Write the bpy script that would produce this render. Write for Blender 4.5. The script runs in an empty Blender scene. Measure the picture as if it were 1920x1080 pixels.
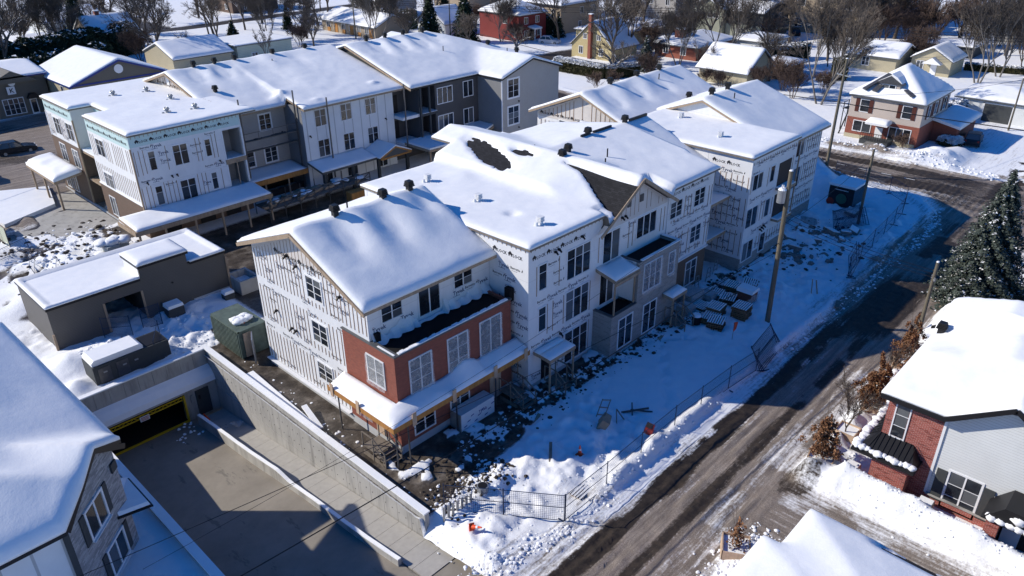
import bpy, math, random
import numpy as np
from mathutils import Matrix, Vector
R = math.radians
sc = bpy.context.scene
# ---------------------------------------------------------------- camera, sky, sun, exposure
PITCH, ROLL, YAW, HC = R(27.53), R(-0.417), R(43.6), 30.0
fwd = Vector((math.cos(YAW)*math.cos(PITCH), math.sin(YAW)*math.cos(PITCH), -math.sin(PITCH)))
rt0 = Vector((math.sin(YAW), -math.cos(YAW), 0)); up0 = rt0.cross(fwd)
rt = rt0*math.cos(ROLL)+up0*math.sin(ROLL); up = -rt0*math.sin(ROLL)+up0*math.cos(ROLL)
cd = bpy.data.cameras.new('camera'); cam = bpy.data.objects.new('camera', cd); sc.collection.objects.link(cam)
cam.matrix_world = Matrix(((rt.x, up.x, -fwd.x, 0), (rt.y, up.y, -fwd.y, 0), (rt.z, up.z, -fwd.z, HC), (0, 0, 0, 1)))
cd.sensor_width = 36; cd.lens = 1432.6/1920*36; cd.clip_end = 6000; cd.clip_start = .5
sc.camera = cam
w = bpy.data.worlds.new('World'); sc.world = w; w.use_nodes = True
nt = w.node_tree; bg = nt.nodes['Background']; sky = nt.nodes.new('ShaderNodeTexSky')
sky.sky_type = 'NISHITA'; sky.sun_disc = False; sky.sun_elevation = R(31); sky.sun_rotation = R(-36.87)
sky.air_density = 1.0; sky.dust_density = 0; sky.ozone_density = 5
hs = nt.nodes.new('ShaderNodeHueSaturation'); hs.inputs['Saturation'].default_value = 1.32; hs.inputs['Hue'].default_value = .512
nt.links.new(sky.outputs[0], hs.inputs['Color']); nt.links.new(hs.outputs[0], bg.inputs[0]); bg.inputs[1].default_value = .122
sd = bpy.data.lights.new('sun', 'SUN'); sd.energy = 4.7; sd.angle = R(.5); sd.color = (1, .925, .80)
sun = bpy.data.objects.new('sun', sd); sc.collection.objects.link(sun)
sdir = Vector((.6*math.cos(R(31)), -.8*math.cos(R(31)), -math.sin(R(31))))
sun.rotation_euler = sdir.to_track_quat('-Z', 'Y').to_euler()
sc.view_settings.view_transform = 'Standard'; sc.view_settings.look = 'None'
sc.view_settings.exposure = .17; sc.view_settings.gamma = 1; sc.view_settings.use_curve_mapping = False
sc.cycles.max_bounces = 5; sc.cycles.diffuse_bounces = 3; sc.cycles.transparent_max_bounces = 12
C = sc.collection
rng = np.random.default_rng(7); random.seed(7)

# ---------------------------------------------------------------- helpers
def vn(x, y, s, seed=0):
    x = np.asarray(x, float)/s+seed*17.31; y = np.asarray(y, float)/s+seed*5.17
    xi = np.floor(x).astype(np.int64); yi = np.floor(y).astype(np.int64)
    fx = x-xi; fy = y-yi; fx = fx*fx*(3-2*fx); fy = fy*fy*(3-2*fy)
    def h(a, b):
        n = (a*374761393+b*668265263+seed*1442695)&0xffffffff
        n = ((n ^ (n >> 13))*1274126177)&0xffffffff
        return ((n ^ (n >> 16))&0xffff)/65535.
    return (h(xi, yi)*(1-fx)+h(xi+1, yi)*fx)*(1-fy)+(h(xi, yi+1)*(1-fx)+h(xi+1, yi+1)*fx)*fy
def fbm(x, y, s, o=3, seed=0):
    r = 0; a = 1; t = 0
    for i in range(o):
        r = r+a*vn(x, y, s/2**i, seed+i); t += a; a *= .5
    return r/t
def ss(a, b, x):
    t = np.clip((np.asarray(x, float)-a)/(b-a), 0, 1); return t*t*(3-2*t)

def thing(name, label, cat, loc=(0, 0, 0), group=None):
    o = bpy.data.objects.new(name, None); C.objects.link(o); o.location = loc; o.empty_display_size = .3
    o['label'] = label; o['category'] = cat
    if group: o['group'] = group
    return o
def par(o, parent):
    if parent is not None:
        o.parent = parent
        r = parent
        o.matrix_parent_inverse = WINV[r.name] if r.name in WINV else Matrix.Translation(-Vector(r.location))
WINV = {}
def link(name, me, parent=None, loc=None, rot=0, label=None, kind=None):
    o = bpy.data.objects.new(name, me); C.objects.link(o)
    if loc is not None: o.location = loc
    if rot: o.rotation_euler = (0, 0, rot)
    if parent is not None:
        o.parent = parent
        L = ORG.get(parent.name)
        if L is None:
            L = Vector(parent.location) if parent.parent is None else Vector((0, 0, 0))
        o.matrix_parent_inverse = Matrix.Translation(-L)
    if label: o['label'] = label
    if kind: o['kind'] = kind
    return o
ORG = {}
def subpart(name, me, part):
    "child of a part that carries its own location: local to that part"
    o = bpy.data.objects.new(name, me); C.objects.link(o); o.parent = part; return o
def tag(o, label, cat, group=None):
    o['label'] = label; o['category'] = cat
    if group: o['group'] = group
    return o
def dup(root, loc, rz, label, group=None, scale=None):
    r = root.copy(); C.objects.link(r); r.location = loc; r.rotation_euler = (0, 0, rz); r['label'] = label
    if scale: r.scale = (scale,)*3 if not isinstance(scale, tuple) else scale
    if group: r['group'] = group
    for ch in root.children:
        c = ch.copy(); C.objects.link(c); c.parent = r
        for g in ch.children:
            d = g.copy(); C.objects.link(d); d.parent = c
    return r

class MB:
    def __init__(s): s.v = []; s.f = []; s.m = []; s.mi = 0
    def add(s, vs, fs):
        n = len(s.v); s.v.extend(vs)
        for f in fs: s.f.append([i+n for i in f]); s.m.append(s.mi)
        return s
    def box(s, x0, y0, z0, x1, y1, z1):
        s.add([(x0, y0, z0), (x1, y0, z0), (x1, y1, z0), (x0, y1, z0), (x0, y0, z1), (x1, y0, z1), (x1, y1, z1), (x0, y1, z1)],
              [(0, 3, 2, 1), (4, 5, 6, 7), (0, 1, 5, 4), (1, 2, 6, 5), (2, 3, 7, 6), (3, 0, 4, 7)]); return s
    def obox(s, c, sx, sy, sz, rz=0, tilt=0, ax=0):
        M = Matrix.Rotation(rz, 3, 'Z')@Matrix.Rotation(tilt, 3, 'X' if ax == 0 else 'Y'); c = Vector(c)
        vs = [tuple(c+M@Vector((a*sx/2, b*sy/2, d*sz/2))) for d in (-1, 1) for a, b in ((-1, -1), (1, -1), (1, 1), (-1, 1))]
        s.add(vs, [(0, 3, 2, 1), (4, 5, 6, 7), (0, 1, 5, 4), (1, 2, 6, 5), (2, 3, 7, 6), (3, 0, 4, 7)]); return s
    def bar(s, p, q, wd, ht=None):
        ht = ht or wd; p = Vector(p); q = Vector(q); d = (q-p).normalized()
        a = d.cross(Vector((0, 0, 1)));
        if a.length < .01: a = Vector((1, 0, 0))
        a.normalize(); b = a.cross(d); a = a*wd/2; b = b*ht/2
        vs = [tuple(e+x) for e in (p, q) for x in (-a-b, a-b, a+b, -a+b)]
        s.add(vs, [(0, 1, 2, 3), (7, 6, 5, 4), (0, 4, 5, 1), (1, 5, 6, 2), (2, 6, 7, 3), (3, 7, 4, 0)]); return s
    def tube(s, p, q, r0, r1=None, n=8, cap=True):
        r1 = r0 if r1 is None else r1; p = Vector(p); q = Vector(q); d = (q-p).normalized()
        a = d.cross(Vector((0, 0, 1)))
        if a.length < .01: a = Vector((1, 0, 0))
        a.normalize(); b = d.cross(a); vs = []
        for e, r in ((p, r0), (q, r1)):
            for i in range(n):
                t = 2*math.pi*i/n; vs.append(tuple(e+a*(r*math.cos(t))+b*(r*math.sin(t))))
        fs = [(i, (i+1) % n, n+(i+1) % n, n+i) for i in range(n)]
        if cap: fs += [tuple(range(n-1, -1, -1)), tuple(range(n, 2*n))]
        s.add(vs, fs); return s
    def path(s, pts, r, n=5):
        for a, b in zip(pts[:-1], pts[1:]): s.tube(a, b, r, r, n, True)
        return s
    def prism(s, poly, axis, a, b):
        "polygon [(u,z)] extruded along axis from a to b; axis 'y': u=x ; axis 'x': u=y ; axis 'z': poly is (x,y)"
        n = len(poly)
        f = {'y': lambda p, t: (p[0], t, p[1]), 'x': lambda p, t: (t, p[0], p[1]), 'z': lambda p, t: (p[0], p[1], t)}[axis]
        vs = [f(p, a) for p in poly]+[f(p, b) for p in poly]
        s.add(vs, [tuple(range(n-1, -1, -1)), tuple(range(n, 2*n))]+[(i, (i+1) % n, n+(i+1) % n, n+i) for i in range(n)]); return s
    def lump(s, c, r, sz=.7, seed=0, n=6, m=4):
        rr = random.Random(seed); vs = []; c = Vector(c)
        vs.append(tuple(c+Vector((0, 0, r*sz))))
        for j in range(1, m):
            ph = math.pi*j/m
            for i in range(n):
                t = 2*math.pi*(i+.5*j)/n; k = r*rr.uniform(.75, 1.2)
                vs.append(tuple(c+Vector((k*math.sin(ph)*math.cos(t), k*math.sin(ph)*math.sin(t), k*sz*math.cos(ph)))))
        vs.append(tuple(c-Vector((0, 0, r*sz))))
        fs = [(0, 1+i, 1+(i+1) % n) for i in range(n)]
        for j in range(m-2):
            for i in range(n): fs.append((1+j*n+i, 1+(j+1)*n+i, 1+(j+1)*n+(i+1) % n, 1+j*n+(i+1) % n))
        L = len(vs)-1; fs += [(L, 1+(m-2)*n+(i+1) % n, 1+(m-2)*n+i) for i in range(n)]
        s.add(vs, fs); return s
    def mesh(s, mats, smooth=False, name='m'):
        me = bpy.data.meshes.new(name); me.from_pydata(s.v, [], s.f)
        for m in (mats if isinstance(mats, (list, tuple)) else [mats]): me.materials.append(m)
        if max(s.m or [0]): me.polygons.foreach_set('material_index', s.m)
        if smooth: me.shade_smooth()
        bm_fix(me); return me
    def build(s, name, mats, parent=None, smooth=False, **k):
        return link(name, s.mesh(mats, smooth, name), parent, **k)
import bmesh
def bm_fix(me):
    if len(me.polygons) > 60000: return
    b = bmesh.new(); b.from_mesh(me); bmesh.ops.recalc_face_normals(b, faces=b.faces); b.to_mesh(me); b.free()
def npmesh(name, V, F, mats, smooth=True, mi=None):
    me = bpy.data.meshes.new(name); V = np.asarray(V, np.float32); F = np.asarray(F, np.int32)
    k = F.shape[1]
    me.vertices.add(len(V)); me.vertices.foreach_set('co', V.ravel())
    me.loops.add(F.size); me.loops.foreach_set('vertex_index', F.ravel())
    me.polygons.add(len(F)); me.polygons.foreach_set('loop_start', np.arange(0, F.size, k, dtype=np.int32))
    me.polygons.foreach_set('loop_total', np.full(len(F), k, np.int32))
    for m in (mats if isinstance(mats, (list, tuple)) else [mats]): me.materials.append(m)
    if mi is not None: me.polygons.foreach_set('material_index', np.asarray(mi, np.int32))
    me.polygons.foreach_set('use_smooth', np.full(len(F), smooth)); me.update(); me.validate(); return me

# ---------------------------------------------------------------- materials
class N:
    def __init__(s, name, rough=.7, spec=.3, metal=0):
        s.m = bpy.data.materials.new(name); s.m.use_nodes = True; s.t = s.m.node_tree
        s.b = s.t.nodes['Principled BSDF']; s.b.inputs['Roughness'].default_value = rough
        s.b.inputs['Specular IOR Level'].default_value = spec; s.b.inputs['Metallic'].default_value = metal; s.co = None
    def n(s, typ, **k):
        o = s.t.nodes.new('ShaderNode'+typ)
        for a, b in k.items():
            if hasattr(o, a): setattr(o, a, b)
            else: o.inputs[a.replace('_', ' ')].default_value = b
        return o
    def l(s, a, b): s.t.links.new(a, b)
    def pos(s):
        if s.co is None: s.co = s.n('NewGeometry').outputs['Position']
        return s.co
    def scaled(s, v):
        m = s.n('Mapping'); m.inputs['Scale'].default_value = v; s.l(s.pos(), m.inputs[0]); return m.outputs[0]
    def noise(s, scale, det=4, rough=.6, vec=None):
        o = s.n('TexNoise'); o.inputs['Scale'].default_value = scale; o.inputs['Detail'].default_value = det
        o.inputs['Roughness'].default_value = rough; s.l(vec or s.pos(), o.inputs['Vector']); return o.outputs['Fac']
    def ramp(s, fac, stops):
        r = s.n('ValToRGB'); e = r.color_ramp.elements
        while len(e) < len(stops): e.new(.5)
        for i, (p, c) in enumerate(stops): e[i].position = p; e[i].color = (*c, 1) if len(c) == 3 else c
        s.l(fac, r.inputs[0]); return r.outputs[0]
    def mix(s, f, a, b, mode='MIX'):
        m = s.n('Mix', data_type='RGBA', blend_type=mode)
        for i, v in ((0, f), (6, a), (7, b)):
            if isinstance(v, (int, float)): m.inputs[i].default_value = v
            elif isinstance(v, tuple): m.inputs[i].default_value = (*v, 1)
            else: s.l(v, m.inputs[i])
        return m.outputs[2]
    def col(s, c):
        if isinstance(c, tuple): s.b.inputs['Base Color'].default_value = (*c, 1)
        else: s.l(c, s.b.inputs['Base Color'])
        return s
    def bump(s, h, st=.3, d=.02):
        b = s.n('Bump'); b.inputs['Strength'].default_value = st; b.inputs['Distance'].default_value = d
        s.l(h, b.inputs['Height']); s.l(b.outputs[0], s.b.inputs['Normal']); return s
    def math(s, op, a, b=0.):
        m = s.n('Math', operation=op)
        for i, v in enumerate((a, b)):
            if isinstance(v, (int, float)): m.inputs[i].default_value = v
            else: s.l(v, m.inputs[i])
        return m.outputs[0]
    def sep(s):
        o = s.n('SeparateXYZ'); s.l(s.pos(), o.inputs[0]); return o.outputs
def plain(name, c, rough=.7, var=.12, scale=3., metal=0, spec=.3, bump=0):
    a = N(name, rough, spec, metal)
    f = a.noise(scale, 5)
    a.col(a.ramp(f, [(.25, tuple(x*(1-var) for x in c)), (.75, tuple(min(1, x*(1+var)) for x in c))]))
    if bump: a.bump(f, bump, .02)
    return a.m
def m_snow():
    a = N('snow', .55, .25)
    f = a.noise(1.3, 6, .65); g = a.noise(14, 3)
    a.col(a.ramp(f, [(.3, (.80, .82, .85)), (.7, (.88, .885, .89))]))
    h = a.math('ADD', a.math('MULTIPLY', f, .8), a.math('MULTIPLY', g, .2)); a.bump(h, .35, .08); return a.m
def m_siding(name, c, step=.15, vertical=False, var=.05, rough=.6):
    a = N(name, rough); x, y, z = a.sep()
    u = a.math('ADD', x, y) if vertical else z
    fr = a.math('FRACT', a.math('DIVIDE', u, step))
    line = a.math('LESS_THAN', fr, .1)
    f = a.noise(.7, 4)
    base = a.ramp(f, [(.3, tuple(v*(1-var) for v in c)), (.7, tuple(min(1, v*(1+var)) for v in c))])
    a.col(a.mix(line, base, tuple(v*.62 for v in c))); a.bump(fr, .5, .02); return a.m
def m_brick(name, c1, c2, mortar, bw=.2, bh=.067, ax='auto', ms=.008, dark=None, sc_=1):
    a = N(name, .8)
    x, y, z = a.sep(); nn = a.n('NewGeometry').outputs['Normal']; sn = a.n('SeparateXYZ'); a.l(nn, sn.inputs[0])
    ay = a.math('ABSOLUTE', sn.outputs[1]); sel = a.math('GREATER_THAN', ay, .6)
    u = a.math('ADD', a.math('MULTIPLY', x, sel), a.math('MULTIPLY', y, a.math('SUBTRACT', 1., sel)))
    cb = a.n('CombineXYZ'); a.l(u, cb.inputs[0]); a.l(z, cb.inputs[1])
    b = a.n('TexBrick'); a.l(cb.outputs[0], b.inputs['Vector'])
    for k, v in (('Scale', 1.), ('Brick Width', bw), ('Row Height', bh), ('Mortar Size', ms), ('Mortar Smooth', .1), ('Bias', 0.)): b.inputs[k].default_value = v
    b.inputs['Color1'].default_value = (*c1, 1); b.inputs['Color2'].default_value = (*c2, 1); b.inputs['Mortar'].default_value = (*mortar, 1)
    c = b.outputs['Color']
    if dark:
        f = a.noise(1.8, 5, .7); st = a.scaled((1.2, 1.2, 9)); f2 = a.noise(1.6, 3, .6, st)
        c = a.mix(a.ramp(f2, [(.52, (0, 0, 0)), (.64, (.75, .75, .75))]), c, dark)
    a.col(a.mix(.35, c, a.ramp(a.noise(.5, 3), [(.3, tuple(v*.75 for v in c1)), (.7, c1)]), 'MIX'))
    a.col(c); a.bump(b.outputs['Fac'], -.4, .01); return a.m
def m_wrap(name, c=(.74, .75, .77)):
    a = N(name, .5, .4)
    x, y, z = a.sep()
    seam = a.math('LESS_THAN', a.math('FRACT', a.math('DIVIDE', z, 2.74)), .008)
    fine = a.noise(2.2, 4, .6, a.scaled((1, 1, .35)))
    spk = a.ramp(a.noise(11, 2, .5, a.scaled((.7, .7, 2.5))), [(.66, (0, 0, 0)), (.71, (.55, .55, .55))])
    c0 = a.ramp(fine, [(.3, tuple(v*.92 for v in c)), (.7, c)])
    c1 = a.mix(a.math('MULTIPLY', spk, .35), c0, (.35, .37, .42)); a.col(a.mix(a.math('MULTIPLY', seam, .6), c1, (.4, .4, .42)))
    a.bump(fine, .25, .04); return a.m
def m_concrete(name, c, streak=.5):
    a = N(name, .8)
    f = a.noise(.5, 6, .65); st = a.noise(1.4, 5, .7, a.scaled((1, 1, .12)))
    c0 = a.ramp(f, [(.3, tuple(v*.85 for v in c)), (.7, tuple(v*1.08 for v in c))])
    c1 = a.mix(a.ramp(st, [(.5, (0, 0, 0)), (.66, (streak,)*3)]), c0, tuple(v*.35 for v in c))
    a.col(c1); a.bump(a.noise(6, 5), .25, .02); return a.m
def m_wetfloor():
    a = N('ramp_concrete', .75)
    f = a.noise(.35, 6, .7); st = a.noise(.9, 5, .7, a.scaled((1, .25, 1)))
    c0 = a.ramp(f, [(.3, (.185, .165, .138)), (.7, (.27, .243, .205))])
    a.col(a.mix(a.ramp(st, [(.60, (0, 0, 0)), (.64, (.6, .6, .6))]), c0, (.10, .095, .085))); a.bump(a.noise(9, 4), .2, .01)
    return a.m
def m_shingle(c=(.03, .03, .034)):
    a = N('shingles', .85)
    x, y, z = a.sep(); cb = a.n('CombineXYZ'); a.l(y, cb.inputs[0]); a.l(a.math('MULTIPLY', x, 1.05), cb.inputs[1])
    b = a.n('TexBrick'); a.l(cb.outputs[0], b.inputs['Vector'])
    for k, v in (('Scale', 1.), ('Brick Width', .33), ('Row Height', .14), ('Mortar Size', .012)): b.inputs[k].default_value = v
    b.inputs['Color1'].default_value = (.012, .012, .014, 1); b.inputs['Color2'].default_value = (.026, .026, .03, 1); b.inputs['Mortar'].default_value = (.008, .008, .009, 1)
    a.col(b.outputs['Color']); a.bump(b.outputs['Fac'], -.5, .02); return a.m
def m_glass():
    a = N('window_glass', .06, .6)
    f = a.noise(.6, 3); oi = a.n('ObjectInfo').outputs['Random']
    a.col(a.mix(a.ramp(oi, [(.70, (0, 0, 0)), (.74, (.5, .5, .5)), (.97, (1, 1, 1))]), a.ramp(f, [(.35, (.008, .01, .014)), (.7, (.035, .042, .052))]), (.13, .14, .15))); return a.m
def m_bark(name, c):
    a = N(name, .85); f = a.noise(4, 5, .65, a.scaled((1, 1, .25))); sn = a.n('SeparateXYZ'); a.l(a.n('NewGeometry').outputs['Normal'], sn.inputs[0])
    up_ = a.ramp(a.math('ADD', sn.outputs[2], a.math('MULTIPLY', a.math('SUBTRACT', a.noise(2, 3), .5), 1.2)), [(.72, (0, 0, 0)), (.82, (1, 1, 1))])
    a.col(a.mix(up_, a.ramp(f, [(.3, tuple(v*.7 for v in c)), (.7, tuple(v*1.2 for v in c))]), (.8, .82, .85))); return a.m
def m_film(name='plastic_film', al=.3):
    a = N(name, .35, .5); a.col(a.ramp(a.noise(3, 4, .7), [(.35, (.5, .52, .55)), (.65, (.85, .86, .88))]))
    tr = a.n('BsdfTransparent'); mx = a.n('MixShader'); mx.inputs[0].default_value = al
    a.l(tr.outputs[0], mx.inputs[1]); a.l(a.b.outputs[0], mx.inputs[2])
    a.l(mx.outputs[0], a.t.nodes['Material Output'].inputs[0]); a.bump(a.noise(3, 3), .3, .05); return a.m
def m_leaf(name, lo, hi, sc_=2.5, rough=.75):
    a = N(name, rough, .2); a.col(a.ramp(a.noise(sc_, 3), [(.3, lo), (.7, hi)])); return a.m
def m_wood(name, c, rough=.75):
    a = N(name, rough); f = a.noise(4, 5, .65, a.scaled((1, 1, .25)))
    a.col(a.ramp(f, [(.3, tuple(v*.7 for v in c)), (.7, tuple(v*1.15 for v in c))])); a.bump(f, .2, .01); return a.m
M = dict(
 snow=m_snow(), wrap=m_wrap('house_wrap'), wrap_pink=m_wrap('sheathing_pale', (.62, .585, .56)), wrap_teal=m_wrap('sheathing_teal', (.50, .66, .66)),
 strip=m_wood('furring_wood', (.33, .23, .16)), pallet=m_wood('pallet_wood', (.25, .15, .085)), ink=plain('ink_blue', (.05, .07, .13), .6), inkk=plain('ink_black', (.025, .025, .03), .6), inkr=plain('ink_red', (.35, .06, .05), .6),
 brick_red=m_brick('red_brick', (.23, .062, .042), (.30, .085, .055), (.16, .09, .07)),
 brick_old=m_brick('mixed_red_brick', (.27, .045, .030), (.33, .065, .045), (.42, .30, .27), dark=(.075, .02, .02), bw=.22, bh=.075, ms=.009),
 brick_brown=m_brick('brown_brick', (.13, .085, .06), (.17, .11, .08), (.10, .08, .07)),
 stone=m_brick('grey_stone', (.235, .225, .215), (.31, .30, .285), (.36, .35, .335), bw=.5, bh=.14, ms=.008),
 stone2=m_brick('grey_stone_tile', (.17, .17, .185), (.34, .34, .36), (.30, .30, .32), bw=.42, bh=.10, ms=.006),
 glass=m_glass(), white=plain('white_frame', (.72, .73, .75), .45, .04), film=m_film(),
 lumber=m_wood('new_lumber', (.36, .27, .19)), orange=m_wood('orange_lumber', (.42, .20, .06)), oldwood=m_wood('weathered_wood', (.20, .17, .14)), ply=m_wood('plywood', (.52, .38, .27)),
 shingle=m_shingle(), membrane=plain('black_membrane', (.006, .006, .007), .9, .3), black=plain('black_metal', (.012, .012, .014), .5), 
 conc=m_concrete('concrete', (.40, .39, .37)), concd=m_concrete('concrete_base', (.47, .48, .49), .15), rampf=m_wetfloor(),
 grey_sid=m_siding('grey_siding', (.36, .345, .33)), blue_grey=m_siding('bluegrey_siding', (.22, .225, .235)), white_sid=m_siding('white_siding', (.70, .72, .74), 1.2, True), beige_sid=m_siding('beige_siding', (.52, .47, .40)),
 dark_sid=m_siding('charcoal_siding', (.075, .075, .080)), garage=m_siding('taupe_siding', (.105, .098, .092), .12), greige=m_siding('greige_siding', (.36, .345, .33), .12),
 olive=m_siding('olive_and_shaded_siding', (.13, .12, .10)), pale_siding=m_siding('pale_siding', (.66, .68, .68), .16), cream=m_siding('cream_siding', (.45, .40, .28)),  # olive is the shop's own tone, but on the office it is shaded beige
 blue=plain('blue_paint', (.01, .03, .20), .5), pole=m_wood('pole_wood', (.155, .135, .10)), galv=plain('galvanised', (.35, .36, .37), .45, .15, 4, .6),
 fence=plain('fence_blue', (.012, .03, .075), .45), wire=plain('wire_dark', (.02, .022, .028), .6), cable=plain('cable', (.015, .015, .017), .6),
 green=plain('container_green', (.095, .125, .105), .6, .35, 2), yellow=plain('yellow_paint', (.55, .36, .02), .5), red=plain('red_paint', (.28, .03, .02), .6, .3),
 oran=plain('orange_plastic', (.75, .08, .02), .5, .05), carw=plain('car_white', (.55, .56, .58), .3, .03), card=plain('car_dark', (.02, .022, .026), .25, .1), tyre=plain('tyre', (.015, .015, .015), .8),
 bark=m_bark('bark', (.10, .082, .068)), barkg=m_bark('grey_bark', (.17, .155, .14)), twig=plain('twig', (.115, .095, .08), .85, .25), twigr=plain('twig_red', (.105, .072, .058), .85, .25),
 spruce=m_leaf('spruce_needles', (.034, .045, .038), (.085, .105, .088)), pine=m_leaf('pine_needles', (.012, .024, .014), (.035, .055, .03)), cedar=m_leaf('cedar', (.025, .030, .012), (.075, .065, .028)), brownleaf=m_leaf('dead_leaves', (.14, .065, .032), (.30, .16, .085), 6),
 mud=plain('mud', (.05, .038, .028), .55, .5, 2), rubble=plain('rubble', (.20, .19, .175), .8, .3, 3), steel=plain('steel', (.10, .10, .105), .4, .2, 3, .5), redhouse=m_siding('red_siding', (.20, .03, .028)),
 yellowh=m_siding('yellow_siding', (.46, .38, .20)), sage=m_siding('sage_siding', (.27, .28, .22)), tan=m_siding('tan_siding', (.36, .29, .21)), pink_sid=m_siding('pinkbeige_siding', (.50, .43, .38), .12), palegreen=m_siding('palegreen_siding', (.50, .53, .42), .3),
 shutter=plain('shutter_red', (.075, .022, .016), .6), slate=plain('dark_slate', (.05, .055, .058), .7), tarp=plain('tarp_grey', (.30, .33, .34), .5, .2), flash=plain('flashing', (.09, .095, .10), .5),
)
# ---------------------------------------------------------------- ground
def seg_d(X, Y, a, b):
    ax, ay = a; bx, by = b; dx, dy = bx-ax, by-ay; L = dx*dx+dy*dy
    t = np.clip(((X-ax)*dx+(Y-ay)*dy)/L, 0, 1); return np.hypot(X-ax-t*dx, Y-ay-t*dy)
def line_d(X, Y, pts):
    return np.minimum.reduce([seg_d(X, Y, a, b) for a, b in zip(pts[:-1], pts[1:])])
def inbox(X, Y, x0, x1, y0, y1, s=.4):
    return ss(-s, s, X-x0)*ss(-s, s, x1-X)*ss(-s, s, Y-y0)*ss(-s, s, y1-Y)
CURB = [(17, 20.2), (20, 19.4), (24, 18.6), (30, 18.8), (50, 18.6), (60, 18.1), (70, 18.2), (78, 18.0), (83, 19.0), (86.5, 22), (88.2, 27), (88, 34), (88, 60), (89, 110)]
ROADN = [(10, 15.2), (20, 15.0), (40, 15.1), (55, 15.0), (70, 15.4), (84, 15.6), (93, 14.5)]
CROSS = [(96, -60), (95, 0), (93.5, 17), (92.5, 40), (93, 75), (98, 104)]
FAR1 = [(98, 104), (118, 103.6), (126, 102.6), (147, 102.2), (160, 103.6), (230, 108)]
FAR2 = [(60, 200), (80, 196), (88, 194.5), (108, 196), (130, 197), (200, 200)]
FAR3 = [(83, 200), (83, 215), (90, 280)]
FAR4 = [(98, 104), (100, 140), (92, 170), (86, 196)]
def ground_fields(X, Y):
    n1 = fbm(X, Y, 3.5, 4, 1); n2 = fbm(X, Y, .9, 3, 5); n3 = fbm(X, Y, 12, 3, 9); n4 = fbm(X, Y, .35, 2, 21)
    rd = line_d(X, Y, ROADN); cr = line_d(X, Y, CROSS)
    road = np.maximum(1-ss(3.0, 3.9, rd+.7*(n1-.5)), 1-ss(4.3, 5.4, cr+.6*(n1-.5)))
    corner = ss(0, 1.5, X-70)*ss(0, 1.5, 96-X)*(1-ss(16.5, 19.5, Y+(n1-.5)-2.6*ss(80, 90, X)-6*ss(86, 93, X)))*ss(8, 11, Y)
    road = np.maximum(road, corner)
    far = np.minimum.reduce([line_d(X, Y, FAR1), line_d(X, Y, FAR2), line_d(X, Y, FAR3)])
    froad = 1-ss(2.6, 3.4, far+.6*(n1-.5))
    # yard snow
    h = .28+.10*(n3-.5)+.05*(n1-.5)
    dist = inbox(X, Y, 17, 34, 18.8, 25.5, 1.5)+inbox(X, Y, 11, 25, 58, 88, 3)+inbox(X, Y, 55, 80, 19, 30, 3)+inbox(X, Y, 15, 22, 49, 57, 1.5)+inbox(X, Y, 44, 60, 19, 27, 2)*.5+inbox(X, Y, 35, 62, 9, 12, 1)
    dist = np.clip(dist, 0, 1)
    h = h+dist*(.55*(n1-.45)+.42*(n2-.5)+.10*(n4-.5)+.46*(fbm(X, Y, .62, 2, 71)-.5)); h = h+.07*(fbm(X, Y, .62, 2, 71)-.5)
    # footprints strings
    for k, (a, b) in enumerate((((36, 20.5), (43, 25.5)), ((43, 25.5), (46.5, 22.5)), ((30, 22), (37, 26)), ((57, 21), (64, 25)), ((26, 22.5), (33, 21)))):
        ft = np.exp(-(seg_d(X, Y, a, b)/.3)**2); h = h-.13*ft*(vn(X, Y, .38, 40+k) > .5)
    # banks
    cd_ = line_d(X, Y, CURB); h = h+(.42*(n1+.25)+.3*(n2-.5))*np.exp(-(cd_/.62)**2)*(1-.5*ss(44, 60, X))
    h = h+.5*(n2+.1)*np.exp(-((Y-11.0+.5*(n1-.5))/.55)**2)*ss(36, 38, X)*(1-ss(61, 64, X))
    P1 = [(36.5, 9.4), (36.35, 5.5), (36.0, 1.5), (35.5, -3)]; d = line_d(X, Y, P1)
    h = h+(1.25+.55*(n1-.5)+.45*(n2-.5))*np.exp(-(d/.88)**2)
    for (px, py, pr, ph) in ((36.0, 11.2, 1.1, .7), (26.5, 10.3, 1.3, .7), (28.4, 9.6, .9, .45), (86.5, 34.2, 2.2, 2.0), (84, 31.5, 1.8, 1.6), (82.2, 30, 1.6, 1.2), (80.5, 33, 2, .9), (14, 53.6, 1.6, 1.0), (11.5, 54.2, 1.5, .8), (10.6, 50.6, .9, .6), (64.5, 29, 2.2, .5),
                             (99.6, 27, 2, .7), (99.8, 31, 1.6, .5), (102.3, 24.6, 2.2, 1.2), (106, 23.4, 1.8, .8), (18, 71, 4, 1.4), (14.5, 66.5, 2.6, 1.1), (13.6, 76, 2.2, .8), (67.5, 26, 1.8, .5), (56.5, 12.6, 1.3, .6), (61, 11, 1.5, .7), (27.2, 12.2, .8, .6)):
        h = h+ph*np.exp(-(((X-px)/pr)**2+((Y-py)/pr)**2))*(.72+.5*n1+.35*(n2-.5))
    bk2 = line_d(X, Y, [(100, 60), (99.4, 30), (99.8, 22), (101.5, 10), (103, -20)]); h = h+.45*n1*np.exp(-(bk2/.9)**2)*(1-inbox(X, Y, 98, 104, 15, 21.5, .6))
    # lanes
    A = road*(.0)
    h = h*(1-road)*(1-.85*froad)
    # drive to the right
    drv = inbox(X, Y, 29.4, 35.4, -40, 12.6, .6)*(1-np.clip(1.25*np.exp(-(d/1.3)**2), 0, 1))
    h = h*(1-drv*.8)
    apron = inbox(X, Y, 12, 27, 10, 20.4, 1.2); apron = apron*(X > 8); h = h*(1-.75*apron)
    drv2 = inbox(X, Y, 99, 131, 15.5, 21.8, 1.0)+inbox(X, Y, 108, 131, 15.5, 26.5, 1); drv2 = np.clip(drv2, 0, 1); h = h*(1-.75*drv2)
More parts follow.
